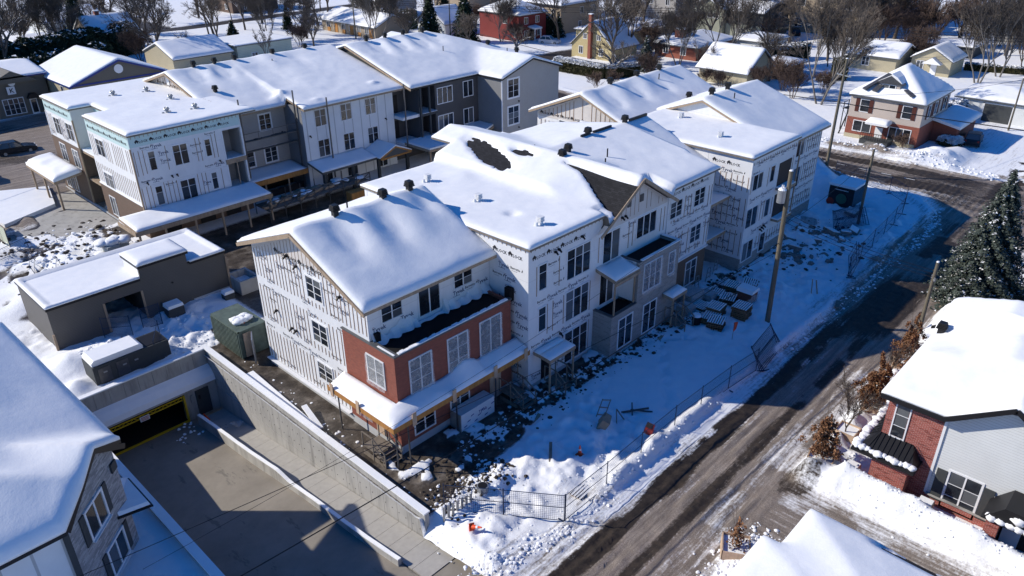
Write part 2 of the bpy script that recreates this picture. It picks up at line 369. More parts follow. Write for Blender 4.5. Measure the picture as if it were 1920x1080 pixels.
    tr = .05*np.sin((Y-15)*9.)*ss(.35, .6, n1)+.03*(n2-.5)+.025*(n4-.5); h = h+road*(tr+.05+.05*(vn(X*.3, Y*2.6, .8, 91)-.5)+.06*(fbm(X, Y, .5, 2, 93)-.5))+apron*.06*(n2-.5)+apron*.05*np.sin(X*7+Y*11)*ss(.45, .6, n1)
    # ---- masks
    asp = np.zeros_like(X); ym = Y-15+line_c(X)
    w1 = .62+.35*(n1-.5)*2; b1 = np.exp(-((ym-1.65+.25*(n3-.5))/w1)**4); b2 = .8*np.exp(-((ym+.55+.2*(n3-.5))/(.45+.25*(n1-.5)))**4)
    brk = ss(.30, .5, fbm(X, Y*2.2, 2.6, 3, 33)+.55*np.exp(-((X-25)/9)**2))
    asp = np.maximum(asp, (b1*np.maximum(brk, .35)+b2*brk)*(X > 12)*(1-ss(52, 58, X)))
    full = ss(50, 57, X+1.5*(n1-.5))*np.exp(-((ym-.1)/(1.9+.5*(n1-.5)))**6)*(1-ss(63, 70, X)*ss(.50, .62, n1+.12))
    asp = np.maximum(asp, full*.95)
    cro = (1-ss(3.1, 4.1, cr+.9*(n1-.5)))*(1-ss(.62, .7, fbm(X*3, Y*.3, 5, 3, 51))*.7)
    cro = cro*(.35+.65*ss(15, 22, Y))
    asp = np.maximum(asp, cro)
    asp = np.maximum(asp, .55*corner*ss(.42, .6, fbm(X, Y, 5, 3, 61)+.12*ss(82, 88, X)))
    asp = np.maximum(asp, froad*.85)
    asp = np.maximum(asp, .6*inbox(X, Y, -12, 30, 88, 129, 3)*ss(.46, .6, fbm(X, Y, 6, 3, 87)))
    asp = np.maximum(asp, .55*inbox(X, Y, 33.6, 36.6, 10.2, 12.2, .3)*(n2 > .58))
    slush = np.clip(road*(.56+.30*ss(44, 60, X)-.42*ss(1.7, 2.7, ym)*(1-.8*ss(40, 50, X))-.16*ss(.5, .65, n1)+.35*np.exp(-((ym+.1)/1.3)**2))+.72*drv*(.55+.45*ss(.35, .6, n1))+.30*apron*ss(.3, .6, n1)+.22*drv2*n1, 0, 1)
    slush = np.maximum(slush, .5*np.exp(-((line_d(X, Y, CURB)-.8)/.6)**2)*ss(50, 62, X)*n1*2)
    slush = np.maximum(slush, inbox(X, Y, -12, 36, 84, 131.5, 2)*(.75+.25*ss(.4, .6, n3)))
    slush = np.maximum(slush, .8*np.exp(-(bk2/1.3)**2)*ss(.35, .6, n1))
    mud = inbox(X, Y, 18.7, 22.2, 24.6, 49.5, .35)+inbox(X, Y, 20, 30.5, 25.2, 30.2, .8)*ss(-.5, .5, (30.2-X)*.35+Y-26.6+(n1-.5)*2)+inbox(X, Y, 29, 56, 26.2, 29.2, .6)*ss(.42, .52, n2+.25*(n1-.3)-.12*ss(46, 50, X))
    mud = mud+inbox(X, Y, 24.4, 60, 44, 70, 1)*.85+inbox(X, Y, 20.6, 22.6, 46, 52, .4)
    mud = mud+.85*inbox(X, Y, 11, 25, 63, 84, 1)*ss(.47, .56, n1)+.8*inbox(X, Y, 19, 25.5, 79, 93, .5)+.5*inbox(X, Y, 62, 74, 22, 30, 1)*ss(.68, .74, n1)+.5*inbox(X, Y, 24, 30, 20, 23.5, .8)*ss(.62, .7, n2)
    mud = mud+inbox(X, Y, 38.4, 41.0, 6.8, 9.8, .3)*0
    mud = np.clip(mud, 0, 1); h = np.where(mud > .02, h*(1-.88*mud), h)
    clod = ss(.60, .70, n2)*mud*inbox(X, Y, 20, 60, 22, 30, 1); h = h+.22*clod; mud = mud*(1-clod)
    # slope into the ramp south of the wall end
    zr = -4.2+.128*(48-Y); k = (X < 22)*(Y < 24.5)*(X > 18.2)
    h = np.where(k & (zr < 0), np.minimum(h, zr+.15+np.maximum(X-18.4, 0)*1.0+.25*(n2-.5)), h)
    ori = np.maximum(ss(2.0, -2.0, cr-6.5), inbox(X, Y, 29.4, 36, -40, 11.5, .8))
    return h, np.clip(asp, 0, 1), np.clip(slush, 0, 1), mud, 1-ori
def line_c(X): return -.1*np.clip((X-20)/30, 0, 1)
def m_ground():
    a = N('ground_snow_and_slush', .7, .25)
    at = a.n('Attribute', attribute_name='mask'); s = a.n('SeparateColor'); a.l(at.outputs['Color'], s.inputs[0])
    f = a.noise(1.3, 6, .65); fine = a.noise(5, 5, .75); grit = a.noise(22, 3, .8)
    snow = a.ramp(f, [(.3, (.79, .81, .845)), (.7, (.87, .88, .89))])
    def th(ch, lo, hi, amt=.45):
        return a.ramp(a.math('ADD', ch, a.math('MULTIPLY', a.math('SUBTRACT', fine, .5), amt)), [(lo, (0, 0, 0)), (hi, (1, 1, 1))])
    dirty = a.ramp(grit, [(.3, (.14, .108, .083)), (.62, (.44, .385, .335))])
    slushc = a.mix(a.ramp(f, [(.35, (0, 0, 0)), (.65, (1, 1, 1))]), a.ramp(grit, [(.25, (.14, .105, .08)), (.6, (.33, .275, .23))]), dirty)
    sx = a.noise(1.0, 5, .7, a.scaled((.22, 3.2, 1))); sy = a.noise(1.0, 5, .7, a.scaled((3.2, .22, 1)))
    stk = a.n('Mix', data_type='FLOAT'); a.l(at.outputs['Alpha'], stk.inputs[0]); a.l(sy, stk.inputs[2]); a.l(sx, stk.inputs[3]); st = a.math('MULTIPLY', a.math('SUBTRACT', stk.outputs[0], .5), 1.3)
    g1 = a.math('ADD', s.outputs[1], a.math('MULTIPLY', st, a.math('GREATER_THAN', s.outputs[1], .04)))
    slushc = a.mix(a.ramp(stk.outputs[0], [(.35, (0, 0, 0)), (.6, (.8, .8, .8))]), slushc, a.ramp(grit, [(.3, (.06, .047, .038)), (.65, (.20, .168, .142))]))
    c = a.mix(th(g1, .16, .6, .9), snow, slushc)
    c = a.mix(th(s.outputs[2], .35, .6), c, a.ramp(a.noise(.8, 5, .7), [(.35, (.035, .028, .022)), (.5, (.075, .062, .05)), (.68, (.19, .165, .14))]))
    c = a.mix(th(a.math('ADD', s.outputs[0], a.math('MULTIPLY', st, a.math('MULTIPLY', s.outputs[0], 1.4))), .28, .66, 1.0), c, a.ramp(a.noise(2.5, 5, .7), [(.3, (.016, .013, .011)), (.7, (.06, .045, .034))]))
    a.col(c); hh = a.math('ADD', a.math('MULTIPLY', f, .5), a.math('MULTIPLY', fine, .35)); a.bump(a.math('ADD', hh, a.math('MULTIPLY', grit, .15)), .6, .12)
    r = a.ramp(s.outputs[2], [(.4, (.65,)*3), (.7, (.3,)*3)]); a.l(r, a.b.inputs['Roughness'])
    return a.m
MG = m_ground()
def grid_mesh(name, xs, ys, hole=None, dz=0., lab=None):
    X, Y = np.meshgrid(xs, ys); h, a, s, m, al = ground_fields(X, Y); nx, ny = len(xs), len(ys)
    V = np.stack([X, Y, h+dz], -1).reshape(-1, 3)
    i = np.arange((ny-1)*(nx-1)); r = i//(nx-1); c = i % (nx-1); b = r*nx+c
    F = np.stack([b, b+1, b+nx+1, b+nx], -1)
    if hole is not None:
        cx = (X[:-1, :-1]+X[1:, 1:]).ravel()/2; cy = (Y[:-1, :-1]+Y[1:, 1:]).ravel()/2; F = F[~hole(cx, cy)]
    me = npmesh(name, V, F, MG)
    ca = me.color_attributes.new('mask', 'FLOAT_COLOR', 'POINT')
    ca.data.foreach_set('color', np.stack([a, s, m, al], -1).reshape(-1, 4).astype(np.float32).ravel())
    return link(name, me, kind='structure')
pit = lambda x, y: (x > 9.5) & (x < 18.62) & (y > 14.9) & (y < 48.75)
NX0, NX1, NY0, NY1 = 4, 104, -6, 62
grid_mesh('ground', np.arange(NX0, NX1+.01, .18), np.arange(NY0, NY1+.01, .18), pit)
def mid_hole(x, y): return ((x > NX0+1) & (x < NX1-1) & (y > NY0+1) & (y < NY1-1))
grid_mesh('snowy_neighbourhood_ground', np.arange(-40, 262, .9), np.arange(-60, 300, .9), mid_hole, -.03)
xs = np.concatenate([np.linspace(-4000, -41, 14), np.linspace(-38, 258, 10), np.linspace(263, 5000, 14)])
ys = np.concatenate([np.linspace(-4000, -61, 14), np.linspace(-58, 296, 10), np.linspace(302, 5000, 14)])
def far_hole(x, y): return (x > -38) & (x < 258) & (y > -58) & (y < 296)
grid_mesh('distant_snow_field', xs, ys, far_hole, -.08)
# soil wall around pit handled by concrete walls; a closed box under the yard keeps light out of the pit sides

# ---------------------------------------------------------------- garage ramp
rp = thing('garage_ramp', 'sunken concrete ramp leading down to the dark garage opening', 'ramp', (14, 30, -2))
zf = lambda y: -4.2+.128*(48-y)
b = MB(); b.add([(9.4, 48.3, zf(48.3)), (9.4, 13, zf(13)), (16.75, 13, zf(13)), (16.75, 48.3, zf(48.3)), (9.4, 48.3, zf(48.3)-.4), (9.4, 13, zf(13)-.4), (16.75, 13, zf(13)-.4), (16.75, 48.3, zf(48.3)-.4)],
   [(0, 1, 2, 3), (4, 7, 6, 5), (0, 4, 5, 1), (3, 2, 6, 7), (0, 3, 7, 4), (1, 5, 6, 2)]); b.build('driveway', M['rampf'], rp)
b = MB(); b.add([(16.75, 22.05, zf(22.05)+.01), (18.95, 22.05, zf(22.05)+.01), (18.95, 13, zf(13)+.01), (16.75, 13, zf(13)+.01)]+[(16.75, 22.05, zf(22.05)-.5), (18.95, 22.05, zf(22.05)-.5), (18.95, 13, zf(13)-.5), (16.75, 13, zf(13)-.5)], [(0, 1, 2, 3), (4, 7, 6, 5), (0, 4, 5, 1), (1, 5, 6, 2), (2, 6, 7, 3), (3, 7, 4, 0)]); b.build('driveway', M['rampf'], rp)
sm = None
for k in range(22):
    y1 = 47.6-k*1.16; y0 = y1-1.13; z = zf(y1)+.06
    if sm is None:
        q = MB(); q.add([(0, 0, 0), (1.92, 0, 0), (1.92, -1.13, .135), (0, -1.13, .135), (0, 0, -.3), (1.92, 0, -.3), (1.92, -1.13, -.165), (0, -1.13, -.165)], [(0, 3, 2, 1), (4, 5, 6, 7), (0, 1, 5, 4), (1, 2, 6, 5), (2, 3, 7, 6), (3, 0, 4, 7)]); sm = q.mesh(plain('walk_concrete', (.36, .345, .32), .8, .1))
    link('walkway_slab', sm, rp, loc=(16.82, y1, z))
# curb with its dip
ys_ = np.linspace(47.0, 24.0, 60); top = zf(ys_)+.12+1.0*(1-ss(37, 34.5, ys_)*.0)-.5*ss(36.5, 34.2, ys_)*0
hh = np.where(ys_ > 35.6, 1.0, .5); hh = .42+.38*ss(34.2, 36.4, ys_)
xc = 16.62+.04*np.sin((ys_-30)*.5)
def wallstrip(x, yy, z0, z1, wd, inset=0):
    V = []; F = []
    for i in range(len(yy)):
        for dx in (-wd/2+inset, wd/2-inset):
            V.append((x[i]+dx, yy[i], z0[i])); V.append((x[i]+dx, yy[i], z1[i]))
    for i in range(len(yy)-1):
        a = 4*i; F += [(a+1, a+5, a+7, a+3), (a, a+1, a+3+0, a+2)] if i == 0 else [(a+1, a+5, a+7, a+3)]
        F += [(a, a+4, a+5, a+1), (a+2, a+3, a+7, a+6)]
    a = 4*(len(yy)-1); F.append((a, a+2, a+3, a+1)); return V, F
V, F = wallstrip(xc, ys_, zf(ys_)-.3, zf(ys_)+hh, .22); MB().add(V, F).build('curb_wall', M['conc'], rp)
V, F = wallstrip(xc, ys_, zf(ys_)+hh+.003, zf(ys_)+hh+.07+.012*np.sin(ys_*3), .23, .01); MB().add(V, F).build('curb_snow', M['snow'], rp, smooth=False)
# right wall as cast panels
def wall_panels(axis, fixed, a0, a1, step, zlo, zhi, th, nm='concrete_panel', mid=None, face=-1):
    n = int(round(abs(a1-a0)/step)); step = (a1-a0)/n
    for k in range(n):
        u0 = a0+k*step; u1 = u0+step; g = .012*(1 if step > 0 else -1)
        zl = min(zlo(u0), zlo(u1)) if callable(zlo) else zlo; q = MB()
        if axis == 'x': q.box(fixed, min(u0, u1)+.012, zl, fixed+th, max(u0, u1)-.012, zhi)
        else: q.box(min(u0, u1)+.012, fixed, zl, max(u0, u1)-.012, fixed+th, zhi)
        q.build(nm, M['conc'], rp)
wall_panels('x', 18.78, 48.9, 24.4, 1.2, lambda y: max(-2.2, zf(y)-.3) if zf(y) > -2 else -2.2, .60, .28)
b = MB()
for k in range(20):
    for j in range(2):
        for zz in (.1, -.75, -1.6, -2.5, -3.3):
            y = 48.6-1.2*k-.3-.6*j
            if zz > zf(y)+.3 and y > 24.6: b.tube((18.775, y, zz), (18.765, y, zz), .035, .035, 6)
b.build('form_tie_holes', M['black'], rp, kind='stuff')
b = MB(); b.box(18.815, 24.42, -5, 19.03, 49.1, .58); b.build('wall_core', M['conc'], rp)
b = MB(); b.box(18.76, 38.6, -4.9, 18.83, 49, -2.23)
b.prism([(24.42, zf(24.4)-.4), (38.6, zf(38.6)-.4), (38.6, -2.23), (24.42, -2.23)] if False else [(31, zf(31)-.4), (38.6, zf(38.6)-.4), (38.6, -2.23), (31, -2.23)], 'x', 18.765, 18.83); b.build('wall_base', M['conc'], rp)
MB().box(18.70, 24.36, .602, 19.10, 49.2, .70).build('coping_snow', M['snow'], rp)
wall_panels('y', 48.72, 9.0, 18.75, .98, -.7, .60, .3)
MB().box(8.7, 48.66, .602, 18.69, 49.06, .70).build('coping_snow', M['snow'], rp)
MB().box(9, 48.76, -1.55, 18.75, 49.0, .57).build('wall_core', M['conc'], rp)
b = MB(); b.prism([(48.72, -.62), (48.35, -.86), (48.02, -1.25), (47.9, -1.62), (48.72, -1.62)], 'x', 9.5, 18.76); b.build('ledge_snow', M['snow'], rp)
MB().box(9.5, 47.95, -1.8, 18.76, 48.72, -1.625).build('ledge', M['conc'], rp)
b = MB(); b.box(16.35, 48.1, -4.8, 18.76, 48.7, -1.8); b.build('door_wall', M['conc'], rp)
dr = MB().box(17.15, 48.03, -4.1, 18.15, 48.1, -2.0).build('service_door', M['slate'], rp); MB().box(17.3, 48.0, -2.75, 17.45, 48.03, -2.4).build('sign_plate', M['black'], dr)
MB().box(16.75, 48.02, -2.75, 16.95, 48.1, -2.2).build('junction_box', M['galv'], rp)
g = MB()
g.bar((10.6, 48.0, -1.95), (16.3, 48.0, -1.95), .07); g.bar((10.6, 48.0, -2.2), (16.3, 48.0, -2.2), .07)
for k in range(10):
    x = 10.8+k*.55; g.bar((x, 48.0, -2.2), (x+.27, 48.0, -1.95), .03); g.bar((x+.27, 48.0, -1.95), (x+.55, 48.0, -2.2), .03)
g.bar((16.28, 48.0, -4.15), (16.28, 48.0, -1.9), .14); g.bar((10.6, 48.0, -4.08), (16.28, 48.0, -4.08), .12); g.bar((10.62, 48.0, -4.15), (10.62, 48.0, -1.9), .1)
g.build('yellow_gate_frame', M['yellow'], rp)
MB().box(9.4, 48.1, -4.8, 10.55, 48.7, -1.8).build('door_wall', M['conc'], rp)
sg = MB().box(13.1, 47.9, -2.42, 13.75, 47.94, -2.05).build('warning_sign', M['white'], rp)
g = MB()
for k in range(3): g.box(13.16, 47.893, -2.36+k*.1, 13.69, 47.899, -2.31+k*.1)
g.build('lettering', M['inkr'], sg)
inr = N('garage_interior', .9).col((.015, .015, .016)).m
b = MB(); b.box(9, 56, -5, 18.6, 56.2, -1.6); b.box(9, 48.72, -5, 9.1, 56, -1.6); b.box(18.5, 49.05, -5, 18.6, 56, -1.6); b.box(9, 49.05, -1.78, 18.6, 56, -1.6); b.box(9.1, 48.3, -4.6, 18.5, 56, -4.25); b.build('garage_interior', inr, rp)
# left wall
MB().box(9.05, 14, -5, 9.4, 48.7, .58).build('side_wall', M['conc'], rp); MB().box(8.98, 14, .583, 9.46, 48.6, .70).build('coping_snow', M['snow'], rp)
MB().box(17.0, 24.36, -1.6, 18.9, 24.40, -1.3).build('wall_end', M['conc'], rp)
tag(MB().tube((17.2, 46.9, -4.0), (17.0, 46.95, -3.3), .16, .02, 8).build('traffic_cone', M['oran']), 'dull orange cone at the bottom of the garage ramp', 'cone')
b = MB()
for k in range(14): b.lump((17.2+random.random()*1.2, 43.5+random.random()*2, -3.8), .1+.12*random.random(), .5, k)
b.add([(17.4, 44.9, -3.5), (18.3, 44.6, -3.45), (18.5, 43.9, -3.2), (17.9, 43.6, -3.3), (17.6, 44.3, -3.1)], [(0, 1, 4), (1, 2, 3), (1, 3, 4)])
tag(b.build('plastic_sheet', M['film']), 'crumpled white plastic sheet on the walkway beside the ramp door', 'plastic sheet')
b = MB()
for k in range(26): b.lump((14.5+random.random()*2, 45+random.random()*2.6, zf(46)+.05), .04+.09*random.random(), .5, k+50)
o = b.build('snow_crumbs', M['snow']); o['label'] = 'small crumbs of snow fallen on the ramp floor near the door'; o['category'] = 'snow'; o['kind'] = 'stuff'
# ---------------------------------------------------------------- building kit
ROT = {'-Y': 0, '-X': -math.pi/2, '+X': math.pi/2, '+Y': math.pi}
def wpos(face, u, plane, z):
    return (u, plane, z) if face in ('-Y', '+Y') else (plane, u, z)
WC = {}
def window(B, face, u, plane, z0, w, h, cols=2, rows=2, fr='white', casing=.09, label=None, wavy=None, film=False, top=None):
    """frame part with one pane object per light; u is the wall coordinate of the side that is left when seen from outside"""
    key = (round(w, 2), round(h, 2), cols, rows, fr, casing, top)
    if key not in WC:
        b = MB(); t = .055; c = casing
        b.box(-c, -.05, -c, w+c, .03, 0); b.box(-c, -.05, h, w+c, .03, h+c); b.box(-c, -.05, 0, 0, .03, h); b.box(w, -.05, 0, w+c, .03, h)
        cw = w/cols
        for i in range(1, cols): b.box(i*cw-.04, -.045, 0, i*cw+.04, .02, h)
        hs = [j*h/rows for j in range(1, rows)] if top is None else [h*top]
        for zz in hs:
            for i in range(cols): b.box(i*cw+(.04 if i else 0), -.032, zz-.014, (i+1)*cw-(.04 if i < cols-1 else 0), .02, zz+.014)
        fm = b.mesh(M[fr])
        zs = [0]+hs+[h]; pm = {}
        for j in range(len(zs)-1):
            p = MB().box(0, -.012, .014, cw-.06, .0, zs[j+1]-zs[j]-.014); pm[j] = p.mesh(M['glass'])
        WC[key] = (fm, pm, zs, cw)
    fm, pm, zs, cw = WC[key]
    f = link('window', fm, B, loc=wpos(face, u, plane, z0), rot=ROT[face], label=label)
    for i in range(cols):
        for j in range(len(zs)-1):
            p = subpart('pane', pm[j], f); p.location = (i*cw+.03, 0, zs[j])
    if film:
        q = MB(); n = 8; vs = []
        for i in range(n+1):
            for j in range(5):
                vs.append((-.12+(w+.24)*i/n, -.09-.07*random.random()-(.05 if j == 0 else 0), -.18+(h+.25)*j/4))
        q.add(vs, [(i*5+j, (i+1)*5+j, (i+1)*5+j+1, i*5+j+1) for i in range(n) for j in range(4)]); s = subpart('plastic_cover', q.mesh(M['film'], True), f)
    return f
def wall(B, face, u0, u1, plane, z0, z1, mat, th=.2, poly=None, name='wall', label=None):
    b = MB(); pts = poly or [(u0, z0), (u1, z0), (u1, z1), (u0, z1)]
    e_ = .008 if face[1] == 'X' else .004; ua = min(p[0] for p in pts); ub = max(p[0] for p in pts); pts = [(p[0]+(e_ if abs(p[0]-ua) < 1e-4 else -e_ if abs(p[0]-ub) < 1e-4 else 0), p[1]) for p in pts]
    s = {'-Y': 1, '+Y': -1, '-X': 1, '+X': -1}[face]
    b.prism(pts, 'y' if face[1] == 'Y' else 'x', plane, plane+s*th); return b.build(name, M[mat] if isinstance(mat, str) else mat, B, label=label)
# text meshes as numpy
TXT = {}
def text_np(s, size, bold=False):
    k = (s, size)
    if k not in TXT:
        cu = bpy.data.curves.new('t', 'FONT'); cu.body = s; cu.size = size; cu.resolution_u = 1; cu.offset = .022*size
        o = bpy.data.objects.new('t', cu); C.objects.link(o); dg = bpy.context.evaluated_depsgraph_get(); me = o.evaluated_get(dg).to_mesh()
        V = [tuple(v.co) for v in me.vertices]; F = [tuple(p.vertices) for p in me.polygons]; o.evaluated_get(dg).to_mesh_clear()
        bpy.data.objects.remove(o); TXT[k] = (V, F)
    return TXT[k]
def put(mb, face, plane, off, V, F, u, z):
    "V in (x right, y up) as seen from outside"
    out = []
    for v in V:
        x, y = v[0], v[1]
        if face == '-Y': out.append((u+x, plane-off, z+y))
        elif face == '-X': out.append((plane-off, u-x, z+y))
        elif face == '+X': out.append((plane+off, u+x, z+y))
        else: out.append((u-x, plane+off, z+y))
    mb.add(out, F)
HOUSE = ([(0, 0), (.30, 0), (.30, .17), (.36, .17), (.15, .36), (-.06, .17), (0, .17), (.09, .0), (.09, .10), (.21, .10), (.21, 0)], [(0, 7, 8, 5, 6), (8, 9, 3, 4, 5), (9, 10, 1, 2, 3)])
LEAFV = ([(0, 0), (.07, .05), (.10, .14), (.07, .24), (.03, .15), (.0, .10)], [(0, 1, 2, 3, 4, 5)])
def decor(B, face, ua, ub, plane, z0, z1, wins=(), strips=.42, dens=1., tyvek=True, lock=None, bands=(), topf=None, seed=0, off=.0, ink='ink', sw=.055, letters=1., fastn=True):
    """furring strips and printed lettering on one wall; ua..ub increase along the axis; wins = [(u0,u1,z0,z1)]"""
    rr = random.Random(seed); sb = MB(); lo, hi = min(ua, ub), max(ua, ub)
    topf = topf or (lambda u: z1)
    s = {'-Y': -1, '-X': -1, '+X': 1, '+Y': 1}[face]
    def addb(mb, u0, u1, za, zb, d):
        if face[1] == 'Y': mb.box(u0, min(plane, plane+s*d), za, u1, max(plane, plane+s*d), zb)
        else: mb.box(min(plane, plane+s*d), u0, za, max(plane, plane+s*d), u1, zb)
    u = lo+.15
    while u < hi-.1:
        zt = topf(u)-.1; segs = [(z0+.12, zt)]
        cuts = [(a-.13, b+.13) for a, b in bands]+[(c-.18, d+.22) for (a, b_, c, d) in wins if a-.16 < u < b_+.16]
        for ca, cb in cuts:
            ns = []
            for a, b_ in segs:
                if cb <= a or ca >= b_: ns.append((a, b_))
                else:
                    if ca-a > .25: ns.append((a, ca))
                    if b_-cb > .25: ns.append((cb, b_))
            segs = ns
        for a, b_ in segs:
            if rr.random() < dens: addb(sb, u-sw/2, u+sw/2, a+rr.uniform(0, .1), b_-rr.uniform(0, .12), .022)
        u += strips*rr.uniform(.93, 1.07)
    if dens > 0 and sb.v: sb.build('furring_strips', M['strip'], B, kind='stuff')
    tb = MB(); tb2 = MB(); tb3 = MB()
    def clear(u, z, wd, ht):
        a, b_ = (u, u+wd) if face in ('-Y', '+X') else (u-wd, u)
        if a < lo+.03 or b_ > hi-.03 or z < z0+.05 or z+ht > min(topf(a), topf(b_))-.05: return False
        for (wa, wb, wc, wd_) in wins:
            if b_ > wa-.1 and a < wb+.1 and z+ht > wc-.1 and z < wd_+.1: return False
        return True
    dirn = 1 if face in ('-Y', '+X') else -1
    start = lo if dirn > 0 else hi
    if tyvek:
        z = z0+.35; row = 0
        while z < z1+2:
            if lock and z > lock[0]-.45: break
            u = .25+.55*(row % 3); k = row
            while u < hi-lo:
                uu = start+dirn*u
                if rr.random() < letters:
                    if k % 2 == 0:
                        if clear(uu, z, .80, .3):
                            put(tb, face, plane, off+.004, *text_np('Tyvek', .40), uu, z); put(tb, face, plane, off+.004, *text_np('HomeWrap', .12), uu, z-.14)
                            if fastn: put(tb3, face, plane, off+.004, [(0, 0), (.16, 0), (.16, .025), (0, .025)], [(0, 1, 2, 3)], uu, z+.34)
                    elif clear(uu, z+.1, 1.1, .3):
                        put(tb2, face, plane, off+.004, *text_np('Barrette', .25), uu, z+.1); put(tb2, face, plane, off+.004, *LEAFV, uu+dirn*.97, z+.08)
                        put(tb2, face, plane, off+.004, [(0, 0), (.5, 0), (.5, .02), (0, .02)], [(0, 1, 2, 3)], uu+dirn*.1, z-.02)
                u += 1.05; k += 1
            z += .78; row += 1
    if lock:
        zl, zh = lock; u = .35
        while u < hi-lo-1.2:
            uu = start+dirn*u
            if clear(uu, zl, .9, .3) or topf is not None:
                ok = topf(uu+dirn*.5) > zl+.35
                if ok:
                    put(tb2, face, plane, off+.008, [(x*1.0, y*1.0) for x, y in HOUSE[0]], HOUSE[1], uu, zl); put(tb2, face, plane, off+.008, *text_np('LOCK', .31), uu+dirn*.36, zl)
            u += 1.35
    for q_, m_ in ((tb, 'ink'), (tb2, 'inkk'), (tb3, 'inkr')):
        if q_.v: q_.build('lettering', M[m_], B, kind='stuff')
def short_ticks(B, face, lo, hi, plane, zt, seed=0):
    b = MB(); u = lo+.15; s = {'-Y': -1, '-X': -1}[face]
    while u < hi-.1:
        if face == '-Y': b.box(u-.02, plane-.03, zt-.32, u+.02, plane-.004, zt-.06)
        else: b.box(plane-.03, u-.02, zt-.32, plane-.004, u+.02, zt-.06)
        u += .40
    b.build('furring_strips', M['strip'], B, kind='stuff')
# roofs: deck + snow over a height function
def gauss(A, s):
    if s <= 0: return A
    r = int(3*s)+1; k = np.exp(-.5*(np.arange(-r, r+1)/s)**2); k /= k.sum()
    P = np.pad(A, r, mode='edge'); P = np.apply_along_axis(lambda m: np.convolve(m, k, 'valid'), 0, P); return np.apply_along_axis(lambda m: np.convolve(m, k, 'valid'), 1, P)
def roof(B, rects, zf, res=.25, T=.32, blur=1.6, bare=None, seed=0, amp=.07, edge=.5, deck='shingle', side='lumber', deck_t=.2, snow=True, bumps=(), cut=None, snap=None, taper=None):
    x0 = min(r[0] for r in rects); x1 = max(r[1] for r in rects); y0 = min(r[2] for r in rects); y1 = max(r[3] for r in rects)
    nx = int(round((x1-x0)/res)); ny = int(round((y1-y0)/res)); xs = np.linspace(x0, x1, nx+1); ys = np.linspace(y0, y1, ny+1)
    X, Y = np.meshgrid(xs, ys); SD = None
    if snap is not None:
        px, py, nx_, ny_, off_ = snap; SD = (X-px)*nx_+(Y-py)*ny_-off_; m_ = SD > 0; SDc = SD.copy(); X = np.where(m_, X-SD*nx_, X); Y = np.where(m_, Y-SD*ny_, Y)
    if taper is not None: X = np.where(Y > taper[0], x0+(X-x0)*(1-taper[1]*(Y-taper[0])/(x1-x0)), X)
    Z = zf(X, Y)*1.0
    cx = (X[:-1, :-1]+X[1:, 1:])/2; cy = (Y[:-1, :-1]+Y[1:, 1:])/2
    cell = np.zeros_like(cx, bool)
    for r in rects: cell |= (cx > r[0]) & (cx < r[1]) & (cy > r[2]) & (cy < r[3])
    if cut is not None: cell &= ~cut(cx, cy)
    if SD is not None: cell &= np.minimum.reduce([SDc[:-1, :-1], SDc[1:, :-1], SDc[:-1, 1:], SDc[1:, 1:]]) < -.01
    def solid(Zt, Zb, mats, name, matside, smooth, kind=None, sub=None):
        P = np.pad(cell if sub is None else sub, 1); n = (nx+1)*(ny+1); idx = np.arange(n).reshape(ny+1, nx+1)
        F = []; mi = []
        j, i = np.nonzero(P[1:-1, 1:-1]); a = idx[j, i]; bq = idx[j, i+1]; c = idx[j+1, i+1]; d = idx[j+1, i]
        F.append(np.stack([a, bq, c, d], 1)); mi.append(np.zeros(len(a)))
        F.append(np.stack([a+n, d+n, c+n, bq+n], 1)); mi.append(np.ones(len(a)))
        Pc = P[1:-1, 1:-1]
        for (sh, e) in ((P[1:-1, :-2], (0, 3)), (P[1:-1, 2:], (2, 1)), (P[:-2, 1:-1], (1, 0)), (P[2:, 1:-1], (3, 2))):
            j, i = np.nonzero(Pc & ~sh); cs = [idx[j, i], idx[j, i+1], idx[j+1, i+1], idx[j+1, i]]
            p, q = cs[e[0]], cs[e[1]]; F.append(np.stack([q, p, p+n, q+n], 1)[:, ::-1]); mi.append(np.ones(len(p)))
        F = np.concatenate(F); mi = np.concatenate(mi)
        V = np.concatenate([np.stack([X, Y, Zt], -1).reshape(-1, 3), np.stack([X, Y, Zb], -1).reshape(-1, 3)])
        used = np.unique(F); re = -np.ones(len(V), int); re[used] = np.arange(len(used))
        me = npmesh(name, V[used], re[F], mats, smooth, mi if len(mats) > 1 else None); bm_fix(me)
        return link(name, me, B, kind=kind)
    solid(Z, Z-deck_t, [M[deck], M[side]], 'roof', 1, False)
    if not snow: return
    D = np.zeros_like(cx); cur = cell.copy(); nE = int(edge/res)+1
    for k in range(nE):
        D += cur; Pp = np.pad(cur, 1); cur = cur & Pp[:-2, 1:-1] & Pp[2:, 1:-1] & Pp[1:-1, :-2] & Pp[1:-1, 2:]
    Dp = np.pad(D, 1); Dv = np.minimum.reduce([Dp[:-1, :-1], Dp[1:, :-1], Dp[:-1, 1:], Dp[1:, 1:]])
    t = np.clip(Dv/nE, 0, 1); fall = np.sqrt(np.clip(1-(1-t)**2, 0, 1)); fall = np.where(Dv == 0, .40, .40+.60*fall)
    S = gauss(Z, blur) if blur else Z.copy()
    fallz = ss(0, 1, t); S = Z+(S-Z)*fallz; S = np.maximum(S, Z-.05)
    th = T*fall*(1+.25*(fbm(X, Y, 2.2, 2, seed)-.5))+amp*(fbm(X, Y, 2.8, 3, seed+3)-.5)*fallz+.012*(vn(X, Y, .5, seed+9)-.5)
    for (bx, by, br, bh, ex) in bumps: th = th+bh*np.exp(-(((X-bx)/br)**2+((Y-by)/(br*ex))**2))*fallz
    th = np.maximum(th, .06)
